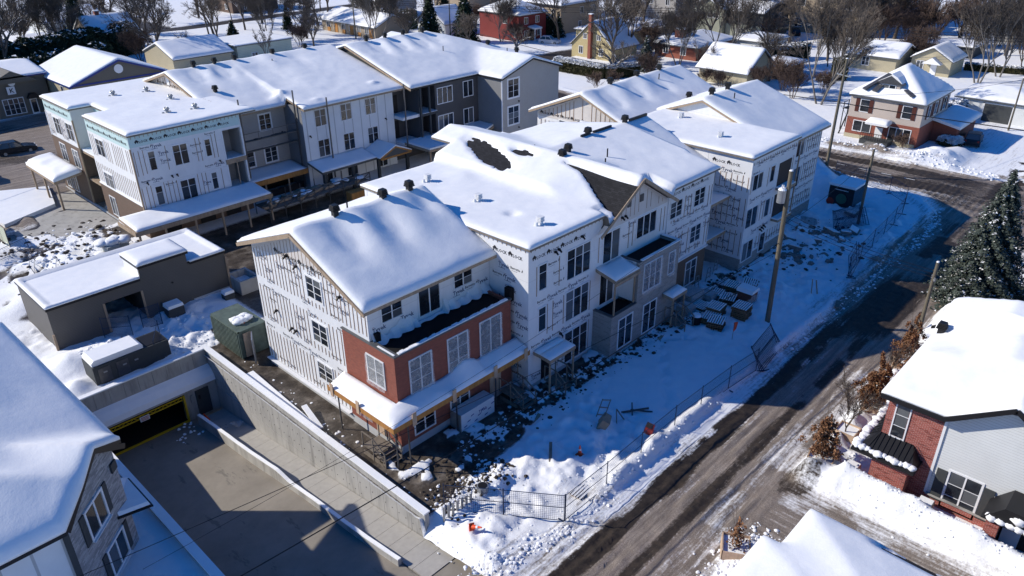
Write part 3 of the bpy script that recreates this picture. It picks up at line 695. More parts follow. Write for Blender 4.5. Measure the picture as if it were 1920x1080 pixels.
    if bare is not None:
        bb = bare(X, Y)+.35*(vn(X, Y, .3, 77)-.5)*(bare(X, Y) > .02); th = np.where(bb > .5, -.12, th*(1-.75*ss(.05, .5, bb))+0)
        S = np.where(bb > .3, Z, S)
    Zt = np.where(bare(X, Y) > .3, Z, np.maximum(S, Z))+th if bare is not None else np.maximum(S, Z)+th
    sub = cell
    if bare is not None:
        low = (bb > .5); lc = low[:-1, :-1] & low[1:, :-1] & low[:-1, 1:] & low[1:, 1:]; sub = cell & ~lc
    solid(Zt, np.minimum(Z+.004, Zt-.01), [M['snow']], 'snow_cover', 0, True, None, sub)
def ventm(kind):
    b = MB()
    if kind == 'turret':
        b.box(-.17, -.17, -.2, .17, .17, .45)
        for k in range(4): b.box(-.27+.015*k, -.27+.015*k, .30+k*.085, .27-.015*k, .27-.015*k, .35+k*.085)
        b.box(-.2, -.2, .62, .2, .2, .68); return b.mesh(M['black'])
    if kind == 'white':
        b.box(-.14, -.14, -.2, .14, .14, .42)
        for k in range(4): b.box(-.21, -.21, .12+k*.1, .21, .21, .155+k*.1)
        b.tube((-.36, 0, -.1), (-.36, 0, .16), .12, .10, 8); return b.mesh(M['white'])
    if kind == 'stub': return b.tube((0, 0, -.3), (0, 0, .38), .055, .055, 8).mesh(M['black'])
    if kind == 'ball':
        b.tube((0, 0, -.2), (0, 0, .2), .15, .15, 10); b.lump((0, 0, .38), .27, .9, 3, 10, 6); b.lump((.36, .2, .06), .16, .5, 4); b.lump((-.36, .1, .06), .14, .5, 5); return b.mesh(M['galv'])
VM = {}
def vents(B, kind, pts):
    if kind not in VM: VM[kind] = ventm(kind)
    for p in pts: link('roof_vent' if kind != 'stub' else 'vent_pipe', VM[kind], B, loc=p, rot=random.uniform(-.1, .1))
def spots(B, pts, face):
    b = MB().box(-.07, -.16, -.07, .07, 0, .07); b.tube((0, -.16, -.02), (0, -.3, -.14), .07, .06, 6); me = b.mesh(M['black'])
    for u, pl, z in pts: link('wall_lamp', me, B, loc=wpos(face, u, pl, z), rot=ROT[face])
def slab_roof(B, x0, x1, y0, y1, z, slope=(0, 0), T=.16, name='porch_roof', fas='lumber', lip=.24, snow=True, seed=1):
    "small porch roof: deck, fascia and snow; slope = dz per metre in x, y"
    f = lambda x, y: z+slope[0]*(x-x0)+slope[1]*(y-y0)
    b = MB(); c = [(x0, y0), (x1, y0), (x1, y1), (x0, y1)]
    b.add([(x, y, f(x, y)-lip) for x, y in c]+[(x, y, f(x, y)) for x, y in c], [(0, 3, 2, 1), (4, 5, 6, 7), (0, 1, 5, 4), (1, 2, 6, 5), (2, 3, 7, 6), (3, 0, 4, 7)])
    o = b.build(name, M[fas], B)
    if snow:
        nx = max(3, int((x1-x0)/.3)); ny = max(3, int((y1-y0)/.3)); V = []; F = []; V2 = []
        for j in range(ny+1):
            for i in range(nx+1):
                x = x0+(x1-x0)*i/nx; y = y0+(y1-y0)*j/ny; e = min(i, nx-i, j, ny-j)
                t = T*(.45 if e == 0 else .85 if e == 1 else 1)*(1+.35*float(vn(x, y, 1.1, seed)-.5))
                s_ = .02 if e == 0 else 0
                V.append((x+(s_ if i == 0 else -s_ if i == nx else 0), y+(s_ if j == 0 else -s_ if j == ny else 0), f(x, y)+t))
        n = len(V); V += [(p[0], p[1], f(p[0], p[1])+.003) for p in V[:n]]; w_ = nx+1
        for j in range(ny):
            for i in range(nx): a = j*w_+i; F.append((a, a+1, a+w_+1, a+w_))
        for i in range(nx): F.append((i+1, i, i+n, i+1+n)); a = ny*w_+i; F.append((a, a+1, a+1+n, a+n))
        for j in range(ny): a = j*w_; F.append((a, a+w_, a+w_+n, a+n)); a += nx; F.append((a+w_, a, a+n, a+w_+n))
        subpartw('snow_cover', MB().add(V, F).mesh(M['snow'], True), o)
    return o
def subpartw(name, me, part):
    o = bpy.data.objects.new(name, me); C.objects.link(o); o.parent = part; o.matrix_parent_inverse = Matrix.Identity(4); return o

# ================================================================ the middle building
B = thing('apartment_building', 'white wrapped three storey apartment block under construction with red brick corner bay', 'building', (40, 36, 0))
# west gable (M1)
GZ = lambda y: 12.0-.415*abs(y-38)
wall(B, '-X', 32, 44.4, 21.6, .55, 0, 'wrap', poly=[(31.95, .55), (44.4, .55), (44.4, 9.4), (38, 11.9), (31.95, 9.38)])
wall(B, '-X', 0, 0, 21.585, 0, 0, 'wrap_pink', th=.012, poly=[(32.1, 8.75), (38, 9.4), (44.3, 8.45), (44.3, 9.2), (38, 11.82), (32.1, 9.35)] if False else [(31.98, 9.0), (37.9, 10.0), (44.38, 9.1), (44.38, 9.22), (38, 11.86), (31.98, 9.36)], name='sheathing')
W = [(36.45, 38.0, 7.75, 9.2), (36.45, 38.0, 4.6, 6.05), (36.45, 38.0, 1.7, 2.98)]
for a, b_, c, d in W: window(B, '-X', b_, 21.6, c, b_-a, d-c, 2, 3)
decor(B, '-X', 32, 44.4, 21.6, .55, 11.8, wins=W, topf=lambda u: 11.86-.415*abs(u-38), bands=[(3.3, 3.75), (6.65, 7.0)], seed=1, strips=.40, letters=.45)
decor(B, '-X', 32, 44.4, 21.572, 9.2, 11.8, wins=[], topf=lambda u: 11.75-.415*abs(u-38), tyvek=False, lock=(9.75, 10.2), dens=0, seed=2)
wall(B, '-X', 34.5, 44.4, 21.56, -.3, .55, 'concd', name='foundation'); wall(B, '-X', 29.6, 34.5, 21.5, -.3, .6, 'concd', name='foundation')
MB().box(21.3, 34.6, .55, 21.56, 44.4, .62).build('ledge_flashing', M['wrap'], B)
spots(B, [(42.3, 21.58, 5.1), (40.6, 21.58, 4.4), (40.1, 21.58, 4.4), (39.9, 21.58, 9.9), (38.9, 21.58, 9.5), (34.4, 21.58, 9.0)], '-X')
# brick bay
wall(B, '-X', 29.6, 34.55, 21.5, .6, 6.85, 'brick_red', th=.3); wall(B, '-Y', 21.51, 30.95, 29.6, .6, 6.85, 'brick_red', th=.3)
wall(B, '-Y', 21.52, 30.95, 29.62, -.3, .597, 'concd', name='foundation')
wall(B, '+X', 29.9, 32, 31.0, 0, 6.8, 'brick_red', th=.2)
MB().box(21.44, 29.54, 6.853, 21.85, 34.6, 6.93).build('parapet_cap', M['flash'], B); MB().box(21.85, 29.54, 6.853, 31.0, 29.88, 6.93).build('parapet_cap', M['flash'], B)
MB().box(21.86, 29.89, 6.3, 31.2, 32.1, 6.6).build('terrace_deck', M['membrane'], B)
b = MB()
for i in range(40): b.box(21.86+.22*i, 29.58, 6.932, 21.86+.22*i+.23, 29.8+.04*math.sin(i*1.7), 7.0+.015*math.sin(i*2.3))
b.build('parapet_snow', M['snow'], B)
MB().box(21.55, 29.7, 6.932, 21.66, 31.2, 6.97).build('parapet_snow', M['snow'], B)
# membrane upstand and torn wrap on the wall above
for (x0, x1, s) in ((21.7, 31.3, 0),):
    b = MB(); vs = []; n = 60
    for i in range(n+1):
        x = x0+(x1-x0)*i/n; k = 1 if not (25.2 < x < 27.3) else .1; zb = 6.64+.05*math.sin(x*5); zt = 6.65+k*(.55+.25*math.sin(x*2.1+1)+.1*math.sin(x*9)); o_ = .10+.13*abs(math.sin(x*3.3))*k
        vs += [(x, 31.93, zt), (x, 31.9-o_*.5, (zt+zb)/2+.1), (x, 31.9-o_*2.0, zb+.02)]
    b.add(vs, [(3*i+j, 3*i+j+1, 3*i+4+j, 3*i+3+j) for i in range(n) for j in range(2)]); b.build('loose_house_wrap', M['wrap'], B)
MB().box(21.9, 31.7, 6.6, 22.25, 31.95, 7.35).build('rolled_membrane', M['membrane'], B)
b = MB(); b.box(31.0, 29.7, 6.6, 31.35, 30.2, 7.5); b.build('rolled_membrane', M['membrane'], B)
wall(B, '-Y', 21.61, 31.4, 31.95, 6.3, 9.42, 'wrap')
W2 = [(22.6, 24.15, 7.8, 9.22), (25.38, 27.05, 6.95, 9.25), (28.3, 29.85, 7.85, 9.28)]
window(B, '-Y', 22.6, 31.95, 7.75, 1.5, 1.5, 2, 3); window(B, '-Y', 28.3, 31.95, 7.8, 1.52, 1.5, 2, 3); window(B, '-Y', 25.4, 31.95, 7.0, 1.65, 2.28, 2, 1)
decor(B, '-Y', 21.61, 31.4, 31.95, 7.0, 9.35, wins=W2, dens=0, seed=4)
for u, z, w_, h_, c, t in ((22.55, 3.95, 1.55, 2.2, 2, 3), (25.5, 3.75, 1.55, 2.5, 2, 3), (28.2, 3.55, 1.75, 2.7, 2, 1)): window(B, '-Y', u, 29.6, z, w_, h_, c, t, film=True)
window(B, '-Y', 22.6, 29.6, .95, 1.5, 1.4, 2, 2); window(B, '-Y', 25.5, 29.6, 1.0, 1.5, 1.4, 2, 2); window(B, '-X', 32.2, 21.5, 4.3, 1.5, 1.75, 2, 2, film=True); window(B, '-X', 33.6, 21.5, 1.3, 1.3, 1.5, 2, 1, film=True)
dr = MB().box(28.9, 29.54, .65, 29.9, 29.6, 2.8).build('door', M['ply'], B); MB().box(21.44, 31.0, .65, 21.5, 31.9, 2.7).build('door', M['ply'], B)
# wrap-around porch roof of the brick bay
def lroof(seed=3):
    o = MB(); out = [(20.15, 34.7), (20.15, 28.4), (31.4, 28.4), (31.4, 29.58), (21.48, 29.58), (21.48, 34.7)]
    o.prism([(20.15, 34.7), (20.15, 28.4), (21.48, 29.58), (21.48, 34.7)], 'z', 3.22, 3.34); o.prism([(20.15, 28.4), (31.4, 28.4), (31.4, 29.58), (21.48, 29.58)], 'z', 3.22, 3.34)
    r = o.build('porch_roof', M['ply'], B)
    subpartw('fascia', MB().box(20.09, 28.34, 3.02, 20.15, 34.72, 3.36).box(20.15, 28.34, 3.02, 31.42, 28.4, 3.36).box(20.15, 34.64, 3.05, 21.4, 34.7, 3.35).mesh(M['orange']), r)
    # snow as height grid
    res = .2; xs = np.arange(20.12, 31.45, res); ys = np.arange(28.36, 34.75, res); X, Y = np.meshgrid(xs, ys)
    cell = ((X < 21.46) | (Y < 29.6))[:-1, :-1]; dw = np.where(Y < 29.6, 29.6-Y, 99); dx = np.where(X < 21.5, 21.5-X, 99); d = np.minimum(np.where(X > 21.5, dw, np.maximum(0, np.minimum(1.4, np.hypot(np.maximum(21.5-X, 0), np.maximum(29.6-Y, 0))))), 1.4)
    de = np.minimum(np.minimum(X-20.12, Y-28.36), 9)
    zt = 3.36+.42*(1-d/1.3)+.16*ss(0, .3, de)+.10*(fbm(X, Y, .8, 2, 4)-.5)+.45*np.exp(-((X-26.6)/.9)**2-((Y-29.5)/.5)**2)-.0
    zt = np.where((X > 27.7) & (X < 27.95), zt-.1, zt); zt = np.maximum(zt, 3.37)
    n = X.size; V = np.concatenate([np.stack([X, Y, zt], -1).reshape(-1, 3), np.stack([X, Y, X*0+3.345], -1).reshape(-1, 3)])
    F = []; nx = X.shape[1]; P = np.pad(cell, 1)
    for j in range(cell.shape[0]):
        for i in range(cell.shape[1]):
            if not cell[j, i]: continue
            a = j*nx+i; c4 = [a, a+1, a+nx+1, a+nx]; F.append(c4)
            for (jj, ii, e) in ((j, i-1, (3, 0)), (j, i+1, (1, 2)), (j-1, i, (0, 1)), (j+1, i, (2, 3))):
                if not P[jj+1, ii+1]: p, q = c4[e[0]], c4[e[1]]; F.append([q, p, p+n, q+n])
    subpartw('snow_cover', npmesh('s', V, F, M['snow']), r)
    return r
lroof()
b = MB()
for (x, y) in ((20.5, 34.3), (20.5, 28.75), (21.3, 28.6), (25.2, 28.75), (28.6, 28.75)): MB().bar((x, y, 0), (x, y, 3.2), .07).build('shoring_post', M['steel'], B)
for (x, y) in ((20.06, 34.2), (20.06, 31.6), (21.6, 28.31), (24.7, 28.31), (28.2, 28.31), (31.0, 28.31)):
    q = MB(); q.box(x-.03 if y > 29 else x-.14, y-.14 if y > 29 else y-.03, 2.85, x+.03 if y > 29 else x+.14, y+.14 if y > 29 else y+.03, 3.72); q.build('guard_bracket', M['ply'], B)
# wooden steps at the corner
def steps(x, y, rz, n=4, w_=1.3, parent=B, rail=True):
    Mx = Matrix.Translation((x, y, 0))@Matrix.Rotation(rz, 4, 'Z')
    for k in range(n):
        q = MB().box(-w_/2, -.28*(n-k), .17*(k+1)-.05, w_/2, -.28*(n-k)+.29, .17*(k+1)); me = q.mesh(M['oldwood']); me.transform(Mx); link('step', me, parent)
    q = MB().box(-w_/2, 0, .17*n-.02, w_/2, 1.0, .17*n+.03); q.box(-w_/2, -.28*n, 0, -w_/2+.04, 1, .17*n*.5); q.box(w_/2-.04, -.28*n, 0, w_/2, 1, .17*n*.5)
    if rail:
        for sx in (-1, 1):
            X_ = sx*w_/2
            q.bar((X_, -.28*n, 0), (X_, -.28*n, 1.1), .06); q.bar((X_, 0, 0), (X_, 0, 1.7), .06); q.bar((X_, -.28*n, 1.1), (X_, 0, 1.7), .06); q.bar((X_, 1, .17*n), (X_, 1, 1.7), .06); q.bar((X_, 0, 1.7), (X_, 1, 1.7), .06); q.bar((X_, -.28*n, .6), (X_, 0, 1.2), .05)
    me = q.mesh(M['oldwood']); me.transform(Mx); link('stair_frame', me, parent)
steps(20.6, 30.4, R(0), 4, 1.2); steps(30.1, 28.3, 0, 4, 1.2)
# M2 tower
wall(B, '-X', 28.5, 45, 31.42, .4, 10.55, 'wrap', th=.2, poly=[(28.5, .4), (32.2, .4), (32.2, 9), (45, 9), (45, 10.55), (28.5, 10.55)])
wall(B, '-Y', 31.43, 38.9, 28.5, .4, 10.55, 'wrap'); wall(B, '-Y', 31.42, 38.25, 28.52, -.3, .4, 'concd', name='foundation'); wall(B, '-X', 28.52, 29.6, 31.4, -.3, .4, 'concd', name='foundation')
W3 = [(32.4, 33.12, 7.3, 9.05), (35.18, 37.6, 7.0, 9.1), (32.4, 33.1, 4.25, 5.95), (35.15, 37.57, 3.85, 6.05), (35.15, 37.6, .5, 2.9), (32.7, 34, .3, 2.8)]
for a, b_, c, d in W3[:5]: window(B, '-Y', a, 28.5, c, b_-a, d-c, 1 if b_-a < 1 else 3, 2, top=.68)
decor(B, '-Y', 31.45, 38.2, 28.5, .5, 10.5, wins=W3, lock=(9.6, 10), dens=.5, strips=.55, bands=[(3.1, 3.6), (6.2, 6.8), (9.3, 10.5)], seed=5); short_ticks(B, '-Y', 31.5, 38.8, 28.5, 10.55)
decor(B, '-X', 28.5, 31.9, 31.42, .5, 10.5, wins=[], lock=(9.6, 10), dens=.35, strips=.8, bands=[(3.1, 3.6), (6.2, 6.8), (8.8, 10.5)], seed=6); short_ticks(B, '-X', 28.6, 33, 31.42, 10.55)
spots(B, [(33.9, 28.5, 9.55), (34.25, 28.5, 9.6), (36.6, 28.5, 9.75), (34.6, 28.5, 3.2), (32.1, 28.5, 2.9)], '-Y')
MB().box(32.7, 28.46, .4, 33.7, 28.5, 2.8).build('door', M['black'], B)
slab_roof(B, 31.9, 34.5, 27.9, 28.48, 2.95, T=.14); slab_roof(B, 31.9, 34.5, 27.0, 27.9, 2.88, (0, .07), T=.14)
for x in (32.0, 34.4): MB().bar((x, 27.1, 0), (x, 27.1, 2.7), .1).build('porch_post', M['lumber'], B)
steps(33.2, 27.1, 0, 3, 1.1)
# M3 stone box and bay
wall(B, '-X', 26.85, 28.5, 38.25, .25, 3.5, 'stone', th=.25); wall(B, '-Y', 38.26, 46.45, 26.85, .25, 3.5, 'stone', th=.25); wall(B, '-Y', 41.2, 46.45, 26.853, 3.503, 6.7, 'stone', th=.25)
wall(B, '-X', 27.1, 28.5, 41.2, 3.5, 6.7, 'wrap', th=.2); wall(B, '+X', 27.1, 28.5, 46.45, .25, 6.7, 'stone', th=.2)
wall(B, '-Y', 38.2, 46.5, 26.80, -.3, .25, 'concd', name='foundation'); wall(B, '-X', 26.85, 28.5, 38.2, -.3, .25, 'concd', name='foundation')
MB().box(38.5, 27.1, 3.1, 41.2, 28.5, 3.3).build('terrace_deck', M['membrane'], B); MB().box(41.4, 27.1, 6.3, 46.3, 28.5, 6.5).build('terrace_deck', M['membrane'], B)
for a in ((38.2, 26.8, 41.2, 27.08, 3.503), (38.2, 27.08, 38.5, 28.5, 3.503), (41.15, 26.8, 46.5, 27.08, 6.703), (46.22, 27.08, 46.5, 28.5, 6.703), (41.15, 27.08, 41.4, 28.5, 6.703)):
    MB().box(a[0], a[1], a[4], a[2], a[3], a[4]+.05).build('parapet_cap', M['flash'], B)
MB().box(41.5, 26.78, 6.755, 46.5, 27.0, 6.82).build('parapet_snow', M['snow'], B); MB().box(46.24, 27.0, 6.755, 46.5, 28.4, 6.82).build('parapet_snow', M['snow'], B)
slab_roof(B, 38.3, 41.1, 26.7, 28.48, 6.35, (0, .22), T=.14); MB().bar((38.5, 26.9, 3.5), (38.5, 26.9, 6.3), .1).build('porch_post', M['lumber'], B); MB().bar((41.05, 27.05, 3.55), (41.05, 27.05, 6.3), .1).build('porch_post', M['lumber'], B)
MB().bar((38.3, 26.66, 6.1), (41.1, 26.66, 6.1), .05, .25).build('fascia', M['lumber'], B)
for u, z in ((39.15, .55), (42.2, .5)): window(B, '-Y', u, 26.85, z, 1.6, 2.35, 2, 2, top=.68)
window(B, '-Y', 41.9, 26.85, 4.1, 2.1, 2.15, 3, 2, film=True); window(B, '-Y', 45.1, 26.85, 4.4, .7, 1.7, 1, 2, film=True); window(B, '-Y', 38.9, 28.5, 3.6, 1.6, 2.4, 2, 1)
slab_roof(B, 44.6, 46.6, 25.9, 26.82, 2.85, (0, .1), T=.18); MB().bar((44.8, 26.0, 0), (44.8, 26.0, 2.65), .1).build('porch_post', M['lumber'], B); MB().bar((46.4, 26.0, 0), (46.4, 26.0, 2.65), .1).build('porch_post', M['lumber'], B); steps(45.6, 25.7, 0, 3, 1.2)
# M3 upper gable
wall(B, '-Y', 0, 0, 28.49, 0, 0, 'wrap', poly=[(38.2, 3.3), (46.9, 3.3), (46.9, 9.5), (42.7, 12.05), (38.2, 9.3)]); wall(B, '-Y', 0, 0, 28.475, 0, 0, 'wrap_pink', th=.012, poly=[(38.35, 9.25), (46.8, 9.25), (46.8, 9.5), (42.7, 11.98), (38.35, 9.35)], name='sheathing')
W4 = [(39.0, 40.95, 6.9, 9.1), (42.95, 45.45, 7.45, 9.1), (41.2, 46.5, 3, 6.8)]
window(B, '-Y', 39.05, 28.49, 6.85, 1.85, 2.2, 2, 1); window(B, '-Y', 43.0, 28.49, 7.45, 2.4, 1.6, 3, 1)
decor(B, '-Y', 38.4, 46.8, 28.49, 6.9, 11.6, wins=W4, topf=lambda u: 12.0-.62*abs(u-42.7), bands=[(9.15, 9.35)], strips=.5, dens=.75, lock=(9.5, 9.9), seed=8)
spots(B, [(41.4, 28.49, 9.75), (41.0, 28.49, 9.75)], '-Y')
for x in (41.6, 43.1): MB().box(x, 28.42, 10.3, x+.42, 28.47, 10.85).build('gable_vent', M['steel'], B)
# M4
wall(B, '-Y', 46.9, 53.4, 28.4, 3.55, 10.4, 'wrap'); wall(B, '-Y', 46.5, 53.4, 28.45, .3, 3.55, 'brick_brown')
W5 = [(47.2, 48.8, 7.7, 9.0), (50.6, 52.1, 7.75, 9.1), (50.55, 52.05, 4.6, 6.0)]
for a, b_, c, d in W5: window(B, '-Y', a, 28.4, c, b_-a, d-c, 2, 3)
window(B, '-Y', 50.5, 28.45, .75, 1.55, 2.1, 2, 2, top=.68)
decor(B, '-Y', 46.9, 53.4, 28.4, 3.7, 10.3, wins=W5, lock=(9.55, 9.9), dens=.7, strips=.45, bands=[(6.3, 7.1), (9.2, 10.4)], seed=9)
MB().box(46.88, 28.3, 3.5, 53.5, 28.42, 3.62).build('ledge_flashing', M['wrap'], B)
wall(B, '+X', 28.6, 31, 53.4, .3, 10, 'wrap'); wall(B, '-Y', 53.4, 56.8, 31.0, .3, 9.4, 'wrap_pink')
decor(B, '-Y', 53.4, 56.7, 31, .5, 9.3, wins=[(54, 56, 0, 9)], dens=.8, seed=10)
for z in (3.55, 6.75):
    o = MB().box(53.42, 28.5, z, 56.75, 31.0, z+.22).build('balcony_slab', M['lumber'], B); subpartw('snow_cover', MB().box(53.45, 28.54, z+.223, 56.7, 30.95, z+.27).mesh(M['snow']), o)
    window(B, '-Y', 54.2, 31.0, z+.25, 1.7, 2.1, 2, 1)
# T tower
wall(B, '-X', 26.9, 31, 56.8, 1.5, 10.5, 'wrap'); wall(B, '-X', 31, 41, 56.82, 8, 10.5, 'wrap'); wall(B, '-X', 26.95, 31, 56.85, -.3, 1.5, 'stone'); wall(B, '-Y', 56.9, 65, 26.95, -.3, 1.5, 'stone')
wall(B, '-Y', 56.81, 65, 26.9, 1.5, 10.5, 'wrap')
W6 = [(57.25, 58.9, 7.6, 8.95), (60.3, 61.05, 7.6, 9.0), (56.9, 58.8, 4.3, 6.0), (60.2, 61.0, 4.4, 6), (57.05, 58.85, 1.15, 2.85), (60.15, 61.1, 1.1, 2.8), (61.9, 64.2, 3, 9)]
for a, b_, c, d in W6[:6]: window(B, '-Y', a, 26.9, c, b_-a, d-c, 2 if b_-a > 1.2 else 1, 1)
decor(B, '-Y', 56.85, 65, 26.9, 1.6, 10.4, wins=W6, lock=None, dens=.8, strips=.5, bands=[(3.1, 4.2), (6.2, 7.2), (9.2, 10.5)], seed=11); short_ticks(B, '-Y', 56.9, 65, 26.9, 10.2)
decor(B, '-X', 26.95, 30.9, 56.8, 1.6, 10.4, wins=[], lock=(9.6, 9.9), dens=.75, strips=.5, bands=[(4.2, 4.4), (7.2, 7.4), (9.1, 10.5)], seed=12)
for z in (3.6, 6.5):
    o = MB().box(61.8, 26.2, z, 64.4, 27.6, z+.2).build('balcony_slab', M['lumber'], B); subpartw('snow_cover', MB().box(61.84, 26.24, z+.2, 64.36, 26.89, z+.3).mesh(M['snow']), o)
    MB().box(61.9, 26.86, z+.22, 64.2, 26.9, z+2.4).build('loggia_shade_panel', M['black'], B)  # flat black panel painted in for the shade inside the loggia
MB().bar((64.3, 26.3, 3.8), (64.3, 26.3, 9.2), .1).build('porch_post', M['lumber'], B)
spots(B, [(59.8, 26.9, 3.4), (60.1, 26.9, 3.5), (60.4, 26.9, 3.6)], '-Y')
# T2, G6 walls
wall(B, '-X', 0, 0, 64.9, 0, 0, 'wrap', poly=[(28.8, 9.2), (44, 9.2), (44, 9.6), (36.5, 12.1), (28.8, 9.5)]); wall(B, '-Y', 65, 75, 28.8, 1.5, 9.4, 'wrap'); wall(B, '-Y', 65, 75, 28.85, -.3, 1.5, 'stone')
W7 = [(66, 67.2, 7.0, 8.9), (66, 67.2, 4, 6), (69.5, 71, 7.2, 9), (69.5, 71, 4, 6)]
for a, b_, c, d in W7: window(B, '-Y', a, 28.8, c, b_-a, d-c, 2, 1)
decor(B, '-Y', 65, 75, 28.8, 1.6, 9.3, wins=W7, dens=.85, strips=.5, bands=[(3.1, 4), (6.2, 7)], seed=13); MB().box(70.6, 26.9, -.1, 74.9, 28.8, 9).build('end_bay', M['wrap'], B) if False else None
wall(B, '+X', 28.9, 44.3, 75, 0, 0, 'wrap', poly=[(28.9, -.3), (44.3, -.3), (44.3, 9.5), (36.5, 12), (28.9, 9.4)])
wall(B, '-X', 0, 0, 59.3, 0, 0, 'wrap', poly=[(40.3, -.3), (52.6, -.3), (52.6, 9.5), (46.5, 12.05), (40.3, 9.5)]); wall(B, '-X', 0, 0, 59.28, 0, 0, 'wrap_pink', th=.012, poly=[(40.5, 9.1), (52.4, 9.1), (52.5, 9.45), (46.5, 11.95), (40.5, 9.5)], name='sheathing')
window(B, '-X', 49.6, 59.3, 7.4, 1.55, 1.7, 2, 3)
decor(B, '-X', 40.4, 52.5, 59.27, 4, 12, wins=[(48.0, 49.7, 7.3, 9.2)], topf=lambda u: 12-.41*abs(u-46.5), bands=[(9.0, 9.2)], strips=.55, dens=.85, seed=14, letters=.5, lock=(9.4, 9.8))
wall(B, '+Y', 59.3, 76, 52.6, -.3, 9.5, 'wrap'); wall(B, '+X', 0, 0, 76, 0, 0, 'wrap', poly=[(44.3, -.3), (52.6, -.3), (52.6, 9.5), (46.5, 12.05), (44.3, 11)]); wall(B, '+Y', 21.6, 31.4, 44.4, -.3, 9.2, 'wrap'); wall(B, '+Y', 31.4, 57, 44.9, -.3, 10.3, 'wrap')
wall(B, '+X', 31, 45, 57, -.3, 10.4, 'wrap'); wall(B, '-Y', 57, 59.3, 44.9, -.3, 9.5, 'wrap')
wall(B, '+X', 26.9, 28.8, 65, -.3, 10.5, 'wrap')
# roofs
zM1 = lambda X, Y: 12.15-np.where(Y > 38, .385, .42)*np.abs(Y-38)
roof(B, [(20.95, 31.45, 31.25, 45.0)], zM1, T=.30, blur=1.6, seed=3, amp=.16, bumps=[(23.6, 36.2, .8, -.34, 2.2), (26.9, 36.0, .7, -.30, 2.2), (25.2, 36.4, .7, .26, 2.6), (28.6, 36.4, .9, .2, 1.8), (30.2, 36.6, .6, -.2, 1.6)])
def zME(X, Y):
    flat = np.where(X < 40.6, 10.6, -5); flat = np.where((X > 38.9) & (Y < 29.4), -5, flat)
    s = .62-.32*ss(29.5, 34, Y); g3 = 12.25-np.abs(X-42.75)*s; g3 = np.where(X < 38.2-(Y > 30)*4, -5, g3)
    g3 = np.where((X < 38.9) & (Y > 29.4), -5, g3)
    sl = np.where(X > 53.5, .40, .175); g4 = np.where(X > 43, 12.0-np.abs(Y-37.5)*sl, -5); g4 = np.where(X < 46.9, np.where(Y < 30.5, -5, g4), g4)
    g3 = np.where(X > 47.5, -5, g3); return np.maximum.reduce([flat, g3, g4])
def bareM(X, Y):
    a = ((X-40.75-.30*(Y-41.3))/(.85))**2+((Y-41.3)/3.1)**2; b1 = 1-a*.5
    c = ((X-41.9)/.35)**2+((Y-38.6)/1.2)**2; b2 = (1-c*.5)
    wl = ss(36.5, 28, Y); b3 = ss(-.2, .25, X-(41.9-2.2*wl**2))*ss(.15, -.15, X-42.05)*(Y < 34.6)*.9
    b4 = ss(-.12, .12, .14-np.abs(X-42.6))*(Y > 28.3)*(Y < 35)*0
    return np.clip(np.maximum.reduce([b1, b2, b3, b4]), 0, 1)
roof(B, [(31.25, 38.75, 28.25, 45.25), (38.75, 47.25, 28.0, 45.5), (40.75, 46.0, 45.25, 48.0), (47.25, 53.5, 28.0, 46.5), (53.5, 57.0, 30.75, 46.5)], zME, T=.25, blur=1.7, bare=bareM, seed=5, amp=.12, deck_t=.14, side='oldwood', bumps=[(34.5, 32.8, .35, -.3, 1), (37.5, 41, 1.2, .12, 1)], cut=lambda x, y: (x > 38) & (x < 47.3) & (y < 28.05) & False)
zT = lambda X, Y: X*0+10.6
roof(B, [(56.5, 65.25, 26.75, 41.0)], zT, T=.26, blur=0, seed=8, amp=.1, deck_t=.14, side='oldwood')
roof(B, [(64.5, 75.5, 28.25, 45.0)], lambda X, Y: 12.3-.37*np.abs(Y-36.5), T=.26, blur=1.4, seed=9, amp=.13)
roof(B, [(58.6, 76.6, 39.75, 53.25)], lambda X, Y: 12.3-.40*np.abs(Y-46.5), T=.28, blur=1.4, seed=10, amp=.16, bumps=[(61.2, 44.6, .9, -.4, 1.8), (63.2, 45, .8, .2, 1.5), (65.5, 44.6, .9, -.36, 1.8), (67.6, 45, .8, .2, 1.5), (70, 44.6, .9, -.36, 1.8)])
for xa, xb in ((47.6, 48.4), (49.2, 51.6), (54.2, 56.8)): MB().box(xa, 37.42, 12.2, xb, 37.58, 12.42).build('ridge_cap', M['black'], B)
b = MB(); b.bar((42.7, 27.9, 12.2), (38.0, 27.9, 9.3), .06, .24); b.bar((42.7, 27.9, 12.2), (47.4, 27.9, 9.3), .06, .24); b.build('barge_board', M['lumber'], B)
b = MB(); b.bar((20.9, 38, 12.0), (20.9, 31.2, 9.18), .06, .22); b.bar((20.9, 38, 12.0), (20.9, 45.0, 9.33), .06, .22); b.build('barge_board', M['lumber'], B)
vents(B, 'turret', [(24.2, 38, 12.35), (27.9, 38, 12.35), (30.1, 38, 12.35), (44.4, 36.2, 12.0), (48.6, 37.6, 12.15), (53.7, 37.6, 12.15), (42.5, 35.2, 12.2), (63.4, 46.5, 12.5), (68.0, 46.5, 12.5), (72.2, 46.5, 12.5), (70.5, 41.5, 10.6), (66.3, 36.6, 12.5), (69.3, 36.6, 12.5), (40.2, 40, 11.7)][:13])
vents(B, 'stub', [(25.4, 38.4, 12.4), (46.5, 34, 11.9), (43.2, 38.6, 12.0), (45.2, 33.2, 11.6), (70.6, 45.4, 12.2), (68.2, 35.2, 12.2)])
vents(B, 'white', [(34.9, 41.8, 10.9), (34.6, 36.1, 10.9), (34.4, 30.2, 10.9), (59.6, 31.6, 10.85), (58.6, 41.0, 10.8), (62.8, 37.6, 10.85)])
# ================================================================ the long building behind
B = thing('apartment_building', 'long three storey apartment row with grey, white and charcoal siding and teal wrapped end', 'building', (50, 80, 0))
P1 = [(31, 90)]
